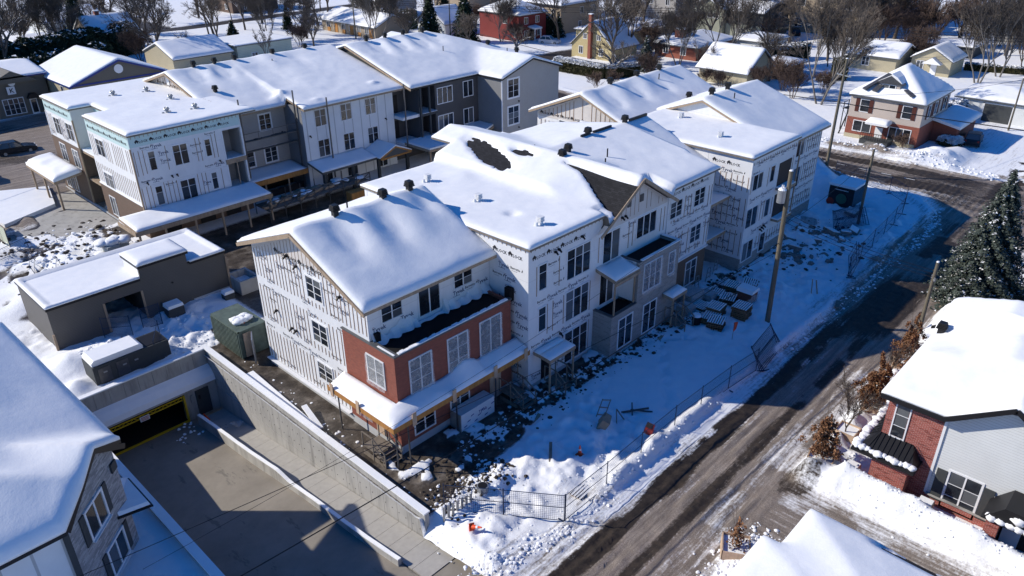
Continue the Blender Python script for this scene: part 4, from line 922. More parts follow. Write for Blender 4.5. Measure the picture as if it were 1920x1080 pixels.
# L1 wrapped end
wall(B, '-Y', 25.1, 36.1, 71.9, 3.05, 10.4, 'wrap', poly=[(25.1, 3.05), (33.9, 3.05), (33.9, 9.05), (36.1, 9.05), (36.1, 10.4), (25.1, 10.4)]); wall(B, '-X', 71.9, 82.2, 25.1, 3.6, 10.4, 'wrap'); wall(B, '-X', 86.1, 94.2, 25.15, 6.3, 10.4, 'wrap')
wall(B, '-Y', 0, 0, 71.885, 0, 0, 'wrap_teal', th=.012, poly=[(25.12, 9.3), (36.05, 9.3), (36.05, 10.38), (25.12, 10.38)], name='sheathing'); wall(B, '-X', 71.95, 82.15, 25.085, 9.1, 10.38, 'wrap_teal', th=.012, name='sheathing'); wall(B, '-X', 86.15, 94.15, 25.135, 9.1, 10.38, 'wrap_teal', th=.012, name='sheathing')
wall(B, '+Y', 25.1, 27.4, 82.2, .2, 10.4, 'wrap_teal'); wall(B, '-Y', 25.16, 27.4, 86.1, 6.3, 10.4, 'wrap_pink'); wall(B, '-Y', 25.16, 27.4, 86.1, .2, 6.3, 'brick_brown'); wall(B, '-X', 82.2, 86.1, 27.4, .2, 10.4, 'wrap_teal')
wall(B, '-X', 71.92, 82.2, 25.05, .3, 3.6, 'brick_brown'); wall(B, '-X', 86.1, 94.2, 25.1, .3, 6.3, 'brick_brown'); wall(B, '-Y', 25.1, 36.1, 71.95, .3, 3.05, 'brick_brown')
wall(B, '-X', 71.92, 94.2, 25.0, -.3, .3, 'concd', name='foundation')
MB().box(25.0, 71.9, 3.603, 25.12, 82.2, 3.72).build('ledge_snow', M['snow'], B); o = MB().box(25.3, 82.3, 5.9, 27.4, 86.1, 6.15).build('balcony_slab', M['lumber'], B); subpartw('snow_cover', MB().box(25.3, 82.32, 6.153, 27.35, 86.05, 6.32).mesh(M['snow']), o)
o = MB().box(25.3, 82.3, 2.9, 27.4, 86.1, 3.1).build('balcony_slab', M['lumber'], B)
WL = [(26.55, 27.15, 6.85, 8.6), (28.9, 30.3, 6.75, 8.65), (32.1, 32.65, 6.9, 8.55), (26.5, 27.15, 3.4, 5.2), (28.95, 30.45, 3.2, 5.15), (32.15, 32.7, 3.5, 5.15), (33.8, 36.1, 3.1, 9.1)]
for a, b_, c, d in WL[:6]: window(B, '-Y', a, 71.9, c, b_-a, d-c, 2 if b_-a > 1 else 1, 2, top=.66, casing=.14)
decor(B, '-Y', 25.15, 36, 71.9, 3.1, 10.3, wins=WL, dens=.8, strips=.42, bands=[(5.6, 6.4), (9.1, 10.4)], seed=21, letters=.6, lock=None); decor(B, '-Y', 25.3, 36.2, 71.88, 9.0, 10.4, tyvek=False, dens=0, lock=(9.6, 9.9), seed=22)
short_ticks(B, '-Y', 25.2, 36, 71.87, 10.4); short_ticks(B, '-X', 72, 82.1, 25.07, 10.4); short_ticks(B, '-X', 86.2, 94, 25.12, 10.4)
WLx = [(78.6, 80.45, 6.95, 8.6), (78.4, 80.4, 3.75, 5.15)]
for a, b_, c, d in WLx: window(B, '-X', b_, 25.1, c, b_-a, d-c, 2, 2, top=.66)
decor(B, '-X', 72, 82.1, 25.1, 3.8, 9.0, wins=WLx, dens=.97, strips=.46, bands=[(6.1, 6.5)], seed=23, tyvek=False); decor(B, '-X', 72, 82.1, 25.08, 9, 10.4, tyvek=False, dens=0, lock=(9.45, 9.8), seed=24); decor(B, '-X', 86.2, 94.1, 25.13, 9, 10.4, tyvek=False, dens=0, lock=(9.45, 9.8), seed=25)
decor(B, '-X', 86.2, 94.1, 25.15, 6.4, 9, wins=[(86.8, 88.6, 6.5, 9), (90.4, 92.2, 6.5, 9)], dens=.9, seed=26)
for y in (88.5, 92.1): window(B, '-X', y, 25.15, 6.9, 1.7, 1.75, 2, 2, top=.66); window(B, '-X', y, 25.1, 3.9, 1.5, 1.9, 2, 2, top=.66)
for y in (80.4, 91, 93): window(B, '-X', y, 25.05, .7, 1.3, 1.9, 2, 1)
MB().box(25.0, 71.82, 3.1, 25.13, 71.95, 9.2).build('corner_board', M['lumber'], B); MB().box(25.06, 86.02, .3, 25.2, 86.14, 9.3).build('corner_board', M['lumber'], B)
# loggia at the right end of the wrapped part
for z in (3.0, 6.1): o = MB().box(33.9, 71.8, z-.25, 36.15, 74.3, z).build('balcony_slab', M['lumber'], B); subpartw('snow_cover', MB().box(33.95, 71.85, z+.003, 36.1, 74.2, z+.06).mesh(M['snow']), o)
wall(B, '-Y', 33.9, 36.1, 74.3, 3, 10.4, 'grey_sid'); wall(B, '+X', 71.9, 74.3, 33.9, 3, 10.4, 'grey_sid'); MB().bar((33.98, 71.95, 3), (33.98, 71.95, 9.05), .16).build('loggia_post', M['white'], B); MB().bar((36.08, 71.95, 3), (36.08, 71.95, 9.05), .16).build('loggia_post', M['white'], B); MB().box(33.9, 71.85, 5.6, 36.15, 71.93, 5.86).build('fascia', M['lumber'], B); MB().bar((35.1, 72.0, 3.1), (35.1, 72.0, 5.6), .09).build('brace_post', M['lumber'], B)
spots(B, [(33.3, 71.9, 6.2), (28.3, 71.9, 5.9), (28.8, 71.9, 5.9), (25.9, 71.9, 5.8)], '-Y')
wall(B, '+Y', 25.1, 80, 94.2, -.2, 9, 'wrap')
# porch on the left end and along the front
slab_roof(B, 22.6, 36.2, 68.0, 71.8, 2.9, (0, .08), T=.22, seed=5); MB().box(22.5, 67.9, 2.5, 36.25, 67.98, 2.9).build('fascia', M['lumber'], B); MB().box(22.45, 67.98, 2.5, 22.55, 71.9, 2.9).build('fascia', M['lumber'], B)
for x in (22.8, 25.2, 28.1, 30.8, 33.5, 36): MB().bar((x, 68.1, 0), (x, 68.1, 2.5), .16).build('porch_post', M['lumber'], B)
for x in (26.6, 30.2, 33): MB().box(x, 71.88, .35, x+1.6, 71.94, 2.6).build('door', M['black'], B)
def round_porch():
    r = slab_roof(B, 22.0, 24.9, 86.6, 95.2, 3.3, (.15, 0), T=.62, fas='lumber', seed=6)
round_porch()
for y in (87.0, 90.9, 94.8): MB().bar((22.3, y, 0), (22.3, y, 3.1), .18).build('porch_post', M['lumber'], B)
# L2 grey, L3 white, L4 charcoal, L5 greige gable
wall(B, '-Y', 36.1, 43.5, 76.0, 3.0, 9.5, 'grey_sid'); wall(B, '-Y', 36.1, 43.5, 76.05, -.2, 3.0, 'black'); wall(B, '-X', 72.5, 76, 43.5, .3, 9.4, 'blue_grey'); wall(B, '+X', 72, 76, 36.1, .3, 10, 'grey_sid')
for u, z, w_ in ((37.2, 6.9, .9), (40.4, 7.0, 1.3), (38.3, 3.3, .8), (40.5, 3.35, 1.4)): window(B, '-Y', u, 76.0, z, w_, 1.6, 2 if w_ > 1 else 1, 3, casing=.16)
short_ticks(B, '-Y', 36.2, 43.4, 76, 9.5)
o = slab_roof(B, 36.2, 43.4, 72.6, 75.9, 2.7, (0, .08), T=.16, fas='ply', seed=7); MB().box(36.2, 72.5, 2.2, 43.4, 72.58, 2.75).build('fascia', M['orange'], B); MB().box(36.3, 73.5, .2, 43.3, 73.6, 1.0).build('porch_shade_board', M['black'], B)  # black board stands in for the shade beneath the porch roof
for x in (38.2, 41): MB().bar((x, 72.7, 0), (x, 72.7, 2.3), .14).build('porch_post', M['lumber'], B)
wall(B, '-Y', 43.5, 55.9, 72.5, .3, 9.3, 'white_sid'); wall(B, '+X', 72.5, 75, 55.9, 0, 9.3, 'white_sid')
for u in (45.1, 48.5, 51.9):
    window(B, '-Y', u, 72.5, 7.05, 1.4, 1.75, 2, 2, top=.6, casing=.06); window(B, '-Y', u+.05, 72.5, 3.6, 1.4, 1.85, 2, 2, top=.6, casing=.06)
for u in (45.1, 48.6, 53): window(B, '-Y', u, 72.5, .5, 1.4, 1.9, 2, 2, top=.6, casing=.06)
spots(B, [(44.2, 72.5, 6.2), (54.6, 72.5, 6.1), (42.9, 76, 6.3)], '-Y')
def gable_porch():
    b = MB(); b.add([(43.4, 69.6, 2.75), (54.4, 69.6, 2.75), (54.4, 72.45, 3.35), (43.4, 72.45, 3.35), (43.4, 69.6, 2.5), (54.4, 69.6, 2.5), (54.4, 72.45, 3.1), (43.4, 72.45, 3.1)], [(0, 1, 2, 3), (4, 7, 6, 5), (0, 4, 5, 1), (1, 5, 6, 2), (2, 6, 7, 3), (3, 7, 4, 0)])
    b.build('porch_roof', M['flash'], B)
slab_roof(B, 43.4, 50.8, 69.6, 72.45, 2.85, (0, .2), T=.12, fas='flash', seed=8)
b = MB(); b.prism([(50.8, 2.75), (55.4, 2.75), (53.1, 3.75)], 'y', 69.0, 72.45); pr = b.build('porch_roof', M['flash'], B); MB().bar((50.8, 68.97, 2.7), (53.1, 68.97, 3.7), .05, .16).bar((53.1, 68.97, 3.7), (55.4, 68.97, 2.7), .05, .16).bar((50.9, 68.98, 2.65), (55.3, 68.98, 2.65), .08, .2).build('fascia', M['orange'], B)
for sx in (-1, 1):
    a = MB(); a.add([(53.1, 69.0, 3.78), (53.1, 72.4, 3.78), (53.1+sx*2.35, 72.4, 2.8), (53.1+sx*2.35, 69.0, 2.8), (53.1, 69.0, 3.92), (53.1, 72.4, 3.92), (53.1+sx*2.3, 72.4, 2.93), (53.1+sx*2.3, 69.0, 2.93)], [(0, 1, 2, 3), (4, 5, 6, 7), (0, 4, 7, 3), (1, 2, 6, 5), (2, 3, 7, 6), (0, 1, 5, 4)]); subpartw('snow_cover', a.mesh(M['snow']), pr)
for x in (43.7, 47.4, 51, 55.2): MB().bar((x, 69.7, 0), (x, 69.7, 2.6), .3).build('porch_column', M['slate'], B)
# balconies beside the charcoal part
wall(B, '-Y', 55.9, 61.2, 73.4, 0, 9.3, 'dark_sid'); wall(B, '-X', 71.0, 73.4, 61.2, 3, 9.3, 'dark_sid')
for z in (3.0, 6.1):
    for x0, x1, yy in ((55.95, 58.6, 70.9), (58.6, 61.2, 70.6)):
        o = MB().box(x0, yy, z-.3, x1, 73.4, z).build('balcony_slab', M['slate' if x0 > 57 else 'white'], B); subpartw('snow_cover', MB().box(x0+.03, yy+.03, z+.003, x1-.03, 73.3, z+.05).mesh(M['snow']), o)
    MB().box(59.0, 73.34, z+.05, 59.9, 73.4, z+2.2).build('door', M['white'], B); MB().box(56.4, 73.34, z+.05, 57.2, 73.4, z+2.2).build('door', M['black'], B); MB().box(58.55, 71, z, 58.65, 73.4, z+2.8).build('divider_wall', M['dark_sid'], B)
for x in (58.62, 60.0): MB().bar((x, 70.7, 3), (x, 70.7, 9.2), .22).build('balcony_post', M['slate'], B)
wall(B, '-Y', 61.2, 68.5, 71.0, 2.9, 9.35, 'dark_sid'); wall(B, '-Y', 61.2, 68.5, 71.05, -.2, 2.9, 'brick_brown')
for u, z, w_, c in ((61.6, 6.75, 2.4, 3), (65.95, 6.85, 1.6, 2), (61.6, 3.35, 2.4, 3), (65.9, 3.4, 1.6, 2)): window(B, '-Y', u, 71.0, z, w_, 1.85, c, 1)
b = MB(); b.prism([(56, 71), (56, 66.4), (63, 66.0), (69, 68.4), (69, 70.9)], 'z', 2.85, 3.12); o = b.build('porch_roof', M['lumber'], B); b = MB(); b.prism([(56.1, 70.9), (56.1, 66.5), (63, 66.12), (68.9, 68.5), (68.9, 70.9)], 'z', 3.123, 3.32); subpartw('snow_cover', b.mesh(M['snow']), o)
for p in ((56.3, 66.7), (62.9, 66.3), (68.7, 68.6)): MB().bar((*p, 0), (*p, 2.9), .2).build('porch_post', M['lumber'], B)
wall(B, '-X', 66.8, 71, 68.5, -.2, 9.35, 'blue_grey'); wall(B, '-Y', 0, 0, 66.8, 0, 0, 'greige', poly=[(68.5, -.2), (79.5, -.2), (79.5, 9.35), (74, 10.95), (68.5, 9.35)]); wall(B, '+X', 66.8, 94, 79.5, -.2, 9.35, 'greige')
for z in (6.7, 3.25): window(B, '-Y', 69.7, 66.8, z, 1.9, 2.2, 2, 3, casing=.2)
window(B, '-Y', 74.1, 66.8, .4, 1.7, .9, 2, 1, casing=.15); window(B, '-Y', 70.4, 66.8, .2, 1.0, 1.3, 1, 1); MB().box(68.45, 66.72, .2, 68.62, 66.8, 9.3).build('corner_board', M['white'], B)
for z in (6.0, 2.6): MB().tube((71.6, 66.8, z), (71.6, 66.6, z), .08).build('wall_lamp', M['black'], B)
# scaffold poles with plank
for x, yy, top_ in ((37.1, 73.6, 11.3), (43.3, 73.4, 11.2), (46.3, 71.7, 10.2), (56.0, 70.4, 10.2)): tag(MB().bar((x, yy, 0), (x, yy, top_), .12).build('scaffold_pole', M['steel']), {37.1: 'black mast of the pump jack scaffold beside the teal wrapped end', 43.3: 'black scaffold mast at the corner of the grey and white walls', 46.3: 'black scaffold mast in front of the first white wall windows', 56.0: 'black scaffold mast between the white wall and the dark balconies'}[x], 'scaffold pole', 'scaffold masts on the long building')
pk = thing('scaffold_platform', 'snow dusted scaffold plank platform hung between two masts on the grey wall', 'scaffold', (40.2, 73.8, 6.6))
MB().box(36.9, 73.5, 6.75, 43.9, 74.1, 6.82).build('plank', M['oldwood'], pk); MB().box(37, 73.7, 5.6, 43.6, 74.2, 5.66).build('plank', M['oldwood'], pk)
b = MB(); b.bar((36.9, 73.4, 7.7), (43.9, 73.4, 7.7), .05); b.bar((37.1, 73.5, 5.6), (37.1, 74.5, 5.6), .07); b.bar((43.3, 73.5, 5.6), (43.3, 74.5, 5.6), .07)
for k in range(5): b.bar((37+k*1.7, 73.45, 6.8), (37+k*1.7, 73.45, 7.7), .04)
b.build('rail', M['steel'], pk); b = MB(); [b.lump((38+random.random()*5, 73.8, 6.86), .12+.1*random.random(), .5, k) for k in range(16)]; b.build('clutter', M['slate'], pk)
# roofs of the long building
roof(B, [(25.0, 37.9, 71.75, 82.25), (27.25, 37.9, 82.25, 86.0), (25.0, 37.9, 86.0, 94.25)], lambda X, Y: X*0+10.45, T=.30, blur=0, seed=11, amp=.05, res=.25, deck_t=.14, side='oldwood')
zL = lambda X, Y: 12.45-np.where(X < 43.5, .285, .222)*np.abs(Y-86.1)+0*X
wall(B, '-X', 0, 0, 36.0, 0, 0, 'wrap_pink', poly=[(76, 9.5), (94, 9.5), (94, 10.1), (86.1, 12.35), (76, 9.55)])
decor(B, '-X', 77, 94, 35.98, 10.6, 12.8, topf=lambda u: 12.3-.285*abs(u-86.1), tyvek=False, dens=.9, lock=(10.9, 11.2), seed=27); MB().box(35.93, 86.4, 11.0, 35.98, 87.0, 12.2).build('vent_panel', M['white'], B)
roof(B, [(35.5, 43.5, 75.25, 95.0), (43.5, 57.5, 71.9, 95.0)], zL, T=.29, blur=1.5, seed=12, amp=.18, res=.25, bumps=[(45.5, 80.5, 2.0, -.3, 2), (38.2, 84, .9, -.36, 2), (41.2, 84, .9, -.36, 2), (39.8, 84.3, .7, .2, 1.8), (47.5, 84.5, 1.1, .25, 1.5), (51, 84, 1.0, -.2, 1.5), (43.3, 76.2, .8, .35, .6), (54.5, 74, .6, .25, .6), (46, 73, .6, .2, .6)])
wall(B, '-X', 0, 0, 57.6, 0, 0, 'slate', poly=[(71, 9), (95, 9), (95, 9.3), (83, 12.7), (71, 9.2)])
zL4 = lambda X, Y: np.maximum(np.minimum(12.85-.28*np.abs(Y-83), 12.85-.32*np.maximum(X-70.5, 0)), np.where(X > 68, 11.1-.31*np.abs(X-74), -9)*1.0)
roof(B, [(57.2, 68.25, 70.6, 95.4), (68.25, 79.8, 66.4, 95.4)], zL4, T=.29, blur=2.2, seed=13, amp=.18, bumps=[(60.8, 80.8, .9, -.4, 2.2), (62.4, 81, .8, .22, 2), (64.1, 80.8, .9, -.4, 2.2), (65.8, 81, .8, .22, 2), (67.4, 80.8, .9, -.38, 2.2), (70, 80.8, 1, -.3, 2)], side='black')
b = MB(); b.bar((57.1, 83, 12.75), (57.1, 70.5, 9.25), .06, .22); b.build('barge_board', M['lumber'], B); b = MB(); b.bar((35.4, 86.1, 12.35), (35.4, 75.2, 9.25), .06, .2); b.bar((35.4, 86.1, 12.35), (35.4, 95, 9.8), .06, .2); b.build('barge_board', M['lumber'], B)
vents(B, 'turret', [(38.9, 86.1, 12.62), (41.4, 86.1, 12.62), (43.9, 86.1, 12.62), (38.0, 80.0, 10.95), (48.8, 86.0, 12.6), (53.4, 86.1, 12.6), (60.6, 83.1, 13.0), (63.6, 83.1, 13.0), (66.6, 83.1, 13.0), (69.8, 82.9, 12.95), (76.0, 76.6, 11.2), (76.3, 71.5, 10.8)]); vents(B, 'stub', [(47.4, 83.8, 12.2), (68.2, 77, 11.7), (74.8, 71.8, 11.2)])
vents(B, 'ball', [(30.2, 87.5, 10.7), (33.4, 86.6, 10.7), (33.6, 81.2, 10.7), (30.9, 76.2, 10.7), (33.5, 75.6, 10.7)])

# ================================================================ grey garage building
B = thing('garage_building', 'flat roofed taupe outbuilding with a raised roof block and open doorway', 'garage', (18, 60, 0))
wall(B, '-Y', 0, 0, 56.95, 0, 0, 'garage', poly=[(11.6, -.2), (15.35, -.2), (15.35, 2.65), (18.2, 2.65), (18.2, -.2), (25.2, -.2), (25.2, 3.6), (22.1, 3.6), (22.1, 4.65), (18.35, 4.65), (18.35, 3.65), (11.6, 3.65)])
wall(B, '-X', 56.96, 63.4, 11.6, -.2, 3.65, 'garage'); wall(B, '+X', 56.96, 63.4, 25.2, -.2, 3.6, 'garage'); wall(B, '+Y', 11.6, 25.2, 63.4, -.2, 3.6, 'garage'); wall(B, '-Y', 22, 25.2, 56.93, -.2, .45, 'concd', name='foundation')
wall(B, '-X', 57.15, 59.9, 18.36, 3.6, 4.62, 'wrap'); wall(B, '+X', 57.15, 59.9, 22.1, 3.6, 4.62, 'garage'); wall(B, '+Y', 18.4, 22.1, 59.9, 3.6, 4.62, 'garage')
for x in (15.35, 18.2): MB().box(x-.08, 56.9, 0, x+.08, 56.95, 2.65).build('door_post', M['lumber'], B)
for x, y in ((11.55, 56.88), (25.25, 56.88)): MB().box(x-.08, y-.05, 0, x+.08, y+.06, 3.2 if x > 20 else 1.6).build('corner_board', M['lumber'], B)
MB().box(15.2, 57.15, -.2, 15.3, 62, 2.6).box(18.25, 57.15, -.2, 18.35, 62, 2.6).box(15.2, 62, -.2, 18.35, 62.1, 2.6).box(15.2, 57.15, 2.66, 18.35, 62, 2.75).build('interior_lining', M['slate'], B)
roof(B, [(11.5, 25.25, 56.75, 63.5)], lambda X, Y: 3.5+.25*((X < 12)|(X > 24.8)|(Y > 63.1)|(Y < 57.2)), T=.22, blur=0, seed=15, amp=.03, side='black', cut=lambda x, y: (x > 18.3) & (x < 22.2) & (y < 57.1))
roof(B, [(18.25, 22.25, 56.75, 60.0)], lambda X, Y: X*0+4.72, T=.32, blur=0, seed=16, amp=.03, side='black')
b = MB(); b.tube((20.6, 56.93, 2.5), (20.6, 56.8, 2.5), .06); b.build('wall_lamp', M['black'], B)

# ================================================================ left house with chamfered gable
B = thing('brick_house', 'snow roofed house with grey stone gable and dark shutters beside the ramp', 'house', (2, 38, 0))
A0 = Vector((4.35, 30.75)); A1 = Vector((7.75, 34.2)); dv = (A1-A0).normalized(); nv = Vector((dv.y, -dv.x)); Lw = (A1-A0).length; an = math.atan2(dv.y, dv.x)
def chw(u, z, o=0.): p = A0+dv*u+nv*o; return (p.x, p.y, z)
me = MB(); prof = [(0, -.2), (Lw, -.2), (Lw, 6.1), (Lw*.62, 7.6), (0, 6.1)]
me.add([chw(u, z) for u, z in prof]+[chw(u, z, -.3) for u, z in prof], [(0, 1, 2, 3, 4), (9, 8, 7, 6, 5)]+[(i, i+5, (i+1) % 5+5, (i+1) % 5) for i in range(5)])
# stone courses along the chamfer need their own frame: build in wall space
def m_stonech():
    a = N('stone_gable', .8); co = a.n('TexCoord').outputs['Object']; s = a.n('SeparateXYZ'); a.l(co, s.inputs[0]); cb = a.n('CombineXYZ')
    a.l(a.math('ADD', a.math('MULTIPLY', s.outputs[0], dv.x), a.math('MULTIPLY', s.outputs[1], dv.y)), cb.inputs[0]); a.l(s.outputs[2], cb.inputs[1])
    b = a.n('TexBrick'); a.l(cb.outputs[0], b.inputs['Vector'])
    for k, v in (('Scale', 1.), ('Brick Width', .38), ('Row Height', .085), ('Mortar Size', .005)): b.inputs[k].default_value = v
    b.inputs['Color1'].default_value = (.20, .20, .21, 1); b.inputs['Color2'].default_value = (.42, .41, .41, 1); b.inputs['Mortar'].default_value = (.2, .2, .2, 1)
    a.col(b.outputs['Color']); a.bump(b.outputs['Fac'], -.5, .01); return a.m
SC = m_stonech()
me.build('stone_gable_wall', SC, B)
def chwindow(u, z, w_, h_):
    b = MB(); c = .12; b.box(-c, -.09, -c, w_+c, .02, 0); b.box(-c, -.09, h_, w_+c, .02, h_+c); b.box(-c, -.09, 0, 0, .02, h_); b.box(w_, -.09, 0, w_+c, .02, h_); b.box(w_/2-.05, -.08, 0, w_/2+.05, .02, h_); b.box(-c, -.2, -.14, w_+c, -.02, -c+.02)
    f = link('window', b.mesh(M['white']), B, loc=chw(u, z), rot=an)
    for k in range(2): p = subpart('pane', MB().box(.02, -.05, .02, w_/2-.07, -.03, h_-.02).mesh(M['glass']), f); p.location = (k*(w_/2+.03), 0, 0)
    for s_ in (-1, 1):
        x = -.12-.42 if s_ < 0 else w_+.12; link('shutter', MB().box(x+.02, -.07, -.05, x+.40, -.003, h_+.1).mesh(M['slate']), B, loc=chw(u, z), rot=an)
chwindow(1.45, 3.75, 1.55, 1.5); chwindow(2.1, .7, 1.55, 1.5)
MB().obox((A1.x-.35*dv.x+nv.x*.06, A1.y-.35*dv.y+nv.y*.06, 5.4), .5, .1, .5, an).build('vent_hood', M['slate'], B)
wall(B, '-Y', -8, 4.35, 30.75, -.2, 6.1, 'white_sid'); wall(B, '+X', 34.2, 44.7, 6.5, -.2, 6.1, 'stone2'); wall(B, '+Y', -9, 6.5, 44.7, -.2, 8.9, 'stone2')
b = MB(); b.box(4.15, 30.62, -.2, 4.4, 30.8, 6.0); b.build('corner_board', M['slate'], B)
b = MB(); b.bar((1, 30.5, 1.2), (3.2, 30.5, 1.2), .05); [b.bar((1+.22*k, 30.5, .3), (1+.22*k, 30.5, 1.2), .03) for k in range(11)]; b.bar((3.2, 30.5, .1), (3.2, 29.2, .1), .05); b.bar((3.2, 30.5, 1.2), (3.2, 29.4, .8), .05); b.build('balcony_rail', M['black'], B)
def zH(X, Y):
    return np.minimum(np.minimum(6.2+.28*np.maximum(Y-34.3, 0)+.30*(8.25-.118*np.maximum(Y-34.3, 0)-X), 6.2+.50*(Y-30.0)), 6.2+.28*np.maximum(Y-34.3, 0)+1.9)
ch = lambda x, y: ((x-3.85)*nv.x+(y-30.2)*nv.y) > .12
def zH2(X, Y):
    u = (X-A0.x)*dv.x+(Y-A0.y)*dv.y; d = -((X-A0.x)*nv.x+(Y-A0.y)*nv.y); g = 7.75-.55*np.abs(u-Lw*.60)
    return np.maximum(zH(X, Y), np.where(d < 4.2, g, -9))
def soft_edge_roof():
    roof(B, [(-9.75, 8.25, 30.0, 45.0)], zH2, T=.38, blur=1.8, seed=19, amp=.10, side='black', snap=(A0.x, A0.y, nv.x, nv.y, .45), taper=(34.3, .118), res=.25)
soft_edge_roof()
b = MB(); q0 = chw(-.4, 6.0, .42); q1 = chw(Lw*.6, 7.62, .42); q2 = chw(Lw+.45, 6.0, .42); b.bar(q0, q1, .05, .26); b.bar(q1, q2, .05, .26); b.build('barge_board', M['black'], B)
b = MB(); b.add([(6.9, 33.3, 2.9), (8.6, 33.3, 2.6), (8.6, 36.2, 2.6), (7.7, 36.2, 3.1), (6.9, 33.3, 2.8), (8.6, 33.3, 2.5), (8.6, 36.2, 2.5), (7.7, 36.2, 3.0)], [(0, 1, 2, 3), (4, 7, 6, 5), (0, 4, 5, 1), (1, 5, 6, 2), (2, 6, 7, 3), (3, 7, 4, 0)]); o = b.build('side_awning', M['black'], B)
b = MB(); b.add([(7.0, 33.35, 2.93), (8.5, 33.35, 2.67), (8.5, 36.1, 2.67), (7.7, 36.1, 3.1), (7.0, 33.45, 3.1), (8.45, 33.45, 2.85), (8.45, 36, 2.85), (7.7, 36, 3.25)], [(4, 5, 6, 7), (0, 1, 5, 4), (1, 2, 6, 5), (2, 3, 7, 6), (3, 0, 4, 7)]); subpartw('snow_cover', b.mesh(M['snow']), o)

# ================================================================ right brick house
B = thing('brick_house', 'red brick and white sided house with snowy roof and black metal bay roof', 'house', (42, 4, 0))
wall(B, '-X', 5.6, 8.45, 38.2, -.2, 6.0, 'brick_old', th=.25); wall(B, '+Y', 38.2, 47, 8.45, -.2, 6.0, 'brick_old', th=.25)
wall(B, '-X', 0, 0, 38.25, 0, 0, 'pale_siding', poly=[(-6, .95), (5.6, .95), (5.6, 5.98), (2.9, 7.8), (.2, 5.98), (-6, 5.98)]); wall(B, '-X', -6, 5.6, 38.2, -.2, .9, 'brick_old', th=.25); MB().box(38.1, -6, .9, 38.24, 5.6, .98).build('stone_sill', M['conc'], B)
wall(B, '-X', 6.5, 8.35, 37.3, -.2, 2.75, 'brick_old', th=.2); wall(B, '+Y', 37.3, 38.2, 8.35, -.2, 2.75, 'brick_old', th=.2); wall(B, '-Y', 37.3, 38.2, 6.5, -.2, 2.75, 'brick_old', th=.2)
MB().box(38.17, 5.55, .95, 38.26, 5.68, 6.0).build('corner_board', M['white'], B)
window(B, '-X', 8.0, 38.2, 3.55, .66, 2.1, 1, 3, casing=.07); MB().box(38.12, 7.22, 3.32, 38.2, 8.12, 3.45).build('stone_sill', M['conc'], B); MB().box(38.14, 7.24, 5.73, 38.2, 8.1, 5.98).build('lintel', M['white'], B)
window(B, '-X', 4.75, 38.25, .55, 1.5, 2.3, 2, 3, casing=.09)
for y0 in (4.87, 2.62): MB().box(38.17, y0, .75, 38.245, y0+.5, 2.75).build('shutter', M['slate'], B)
# bay roof in standing seam
b = MB(); z0, z1 = 2.7, 3.5
e = [(36.85, 8.8), (36.85, 6.1), (38.2, 6.1)]; t_ = [(38.2, 8.0), (38.2, 6.7)]
b.add([(36.9, 9.35, z0), (36.9, 6.2, z0), (38.2, 6.2, z0), (38.18, 6.75, z1), (38.18, 8.47, z1), (43.0, 8.47, z1), (43.0, 9.35, z0), (36.9, 9.35, z0-.1), (36.9, 6.2, z0-.1), (38.2, 6.2, z0-.1), (43, 9.35, z0-.1), (43, 8.47, z0-.1), (38.2, 8.4, z0-.1)], [(0, 1, 3, 4), (1, 2, 3), (0, 4, 5, 6), (0, 7, 8, 1), (1, 8, 9, 2), (6, 10, 7, 0), (5, 11, 10, 6), (7, 12, 9, 8), (7, 10, 11, 12)])
br = b.build('bay_roof', M['black'], B)
q = MB()
for k in range(9): y = 6.6+.27*k; q.bar((36.92, y, z0+.03), (38.16, min(y, 8.45), z1+.03), .025, .04)
for k in range(12): x = 38.3+.38*k; q.bar((x, 9.33, z0+.03), (x, 8.48, z1+.03), .025, .04)
subpartw('standing_seams', q.mesh(M['black']), br); q = MB(); q.box(36.82, 6.14, z0-.13, 36.89, 9.42, z0+.02); q.box(36.9, 6.12, z0-.13, 38.2, 6.19, z0+.02); q.box(36.9, 9.36, z0-.13, 43, 9.42, z0+.02); subpartw('gutter', q.mesh(M['black']), br)
q = MB()
for k in range(11):
    y = 6.3+.29*k; r_ = .21+.05*math.sin(k*2.3); q.lump((37.03+.06*math.sin(k*1.7), y, z0+.17), r_, .62, k, 10, 6)
for k in range(18):
    x = 37.1+.33*k; r_ = .27+.05*math.sin(k*2.9); q.lump((x, 9.2+.05*math.sin(k*1.7), z0+.2), r_, .62, k, 10, 6)
subpartw('snow_cover', q.mesh(M['snow'], True), br)
wall(B, '+Y', 38.25, 40, 10.9, -.2, 2.7, 'brick_old') if False else None
# entry porch lower right
b = MB(); b.prism([(.1, 2.3), (2.75, 2.3), (1.9, 3.35), (.9, 3.35)], 'x', 36.4, 38.2); po = b.build('porch_roof', M['black'], B); q = MB(); [q.lump((36.6+.25*k, 1.2+.5*math.sin(k), 2.95-.02*k), .42, .6, k, 10, 6) for k in range(3)]; [q.lump((36.5, .3+.4*k, 2.5), .3, .6, k+9, 10, 6) for k in range(6)]; subpartw('snow_cover', q.mesh(M['snow'], True), po)
wall(B, '-X', 1.9, 2.5, 36.7, -.2, 2.3, 'brick_old', th=1.4); wall(B, '-X', 0, 1.9, 37.8, -.2, 2.3, 'black'); MB().box(37.75, 1.0, .1, 37.8, 1.8, 2.1).build('door', M['white'], B); MB().box(36.64, 2.52, .6, 36.7, 2.9, 2.0).build('side_panel', M['white'], B) if False else None
MB().box(38.12, 2.45, .98, 38.2, 2.6, 2.5).build('downspout', M['white'], B)
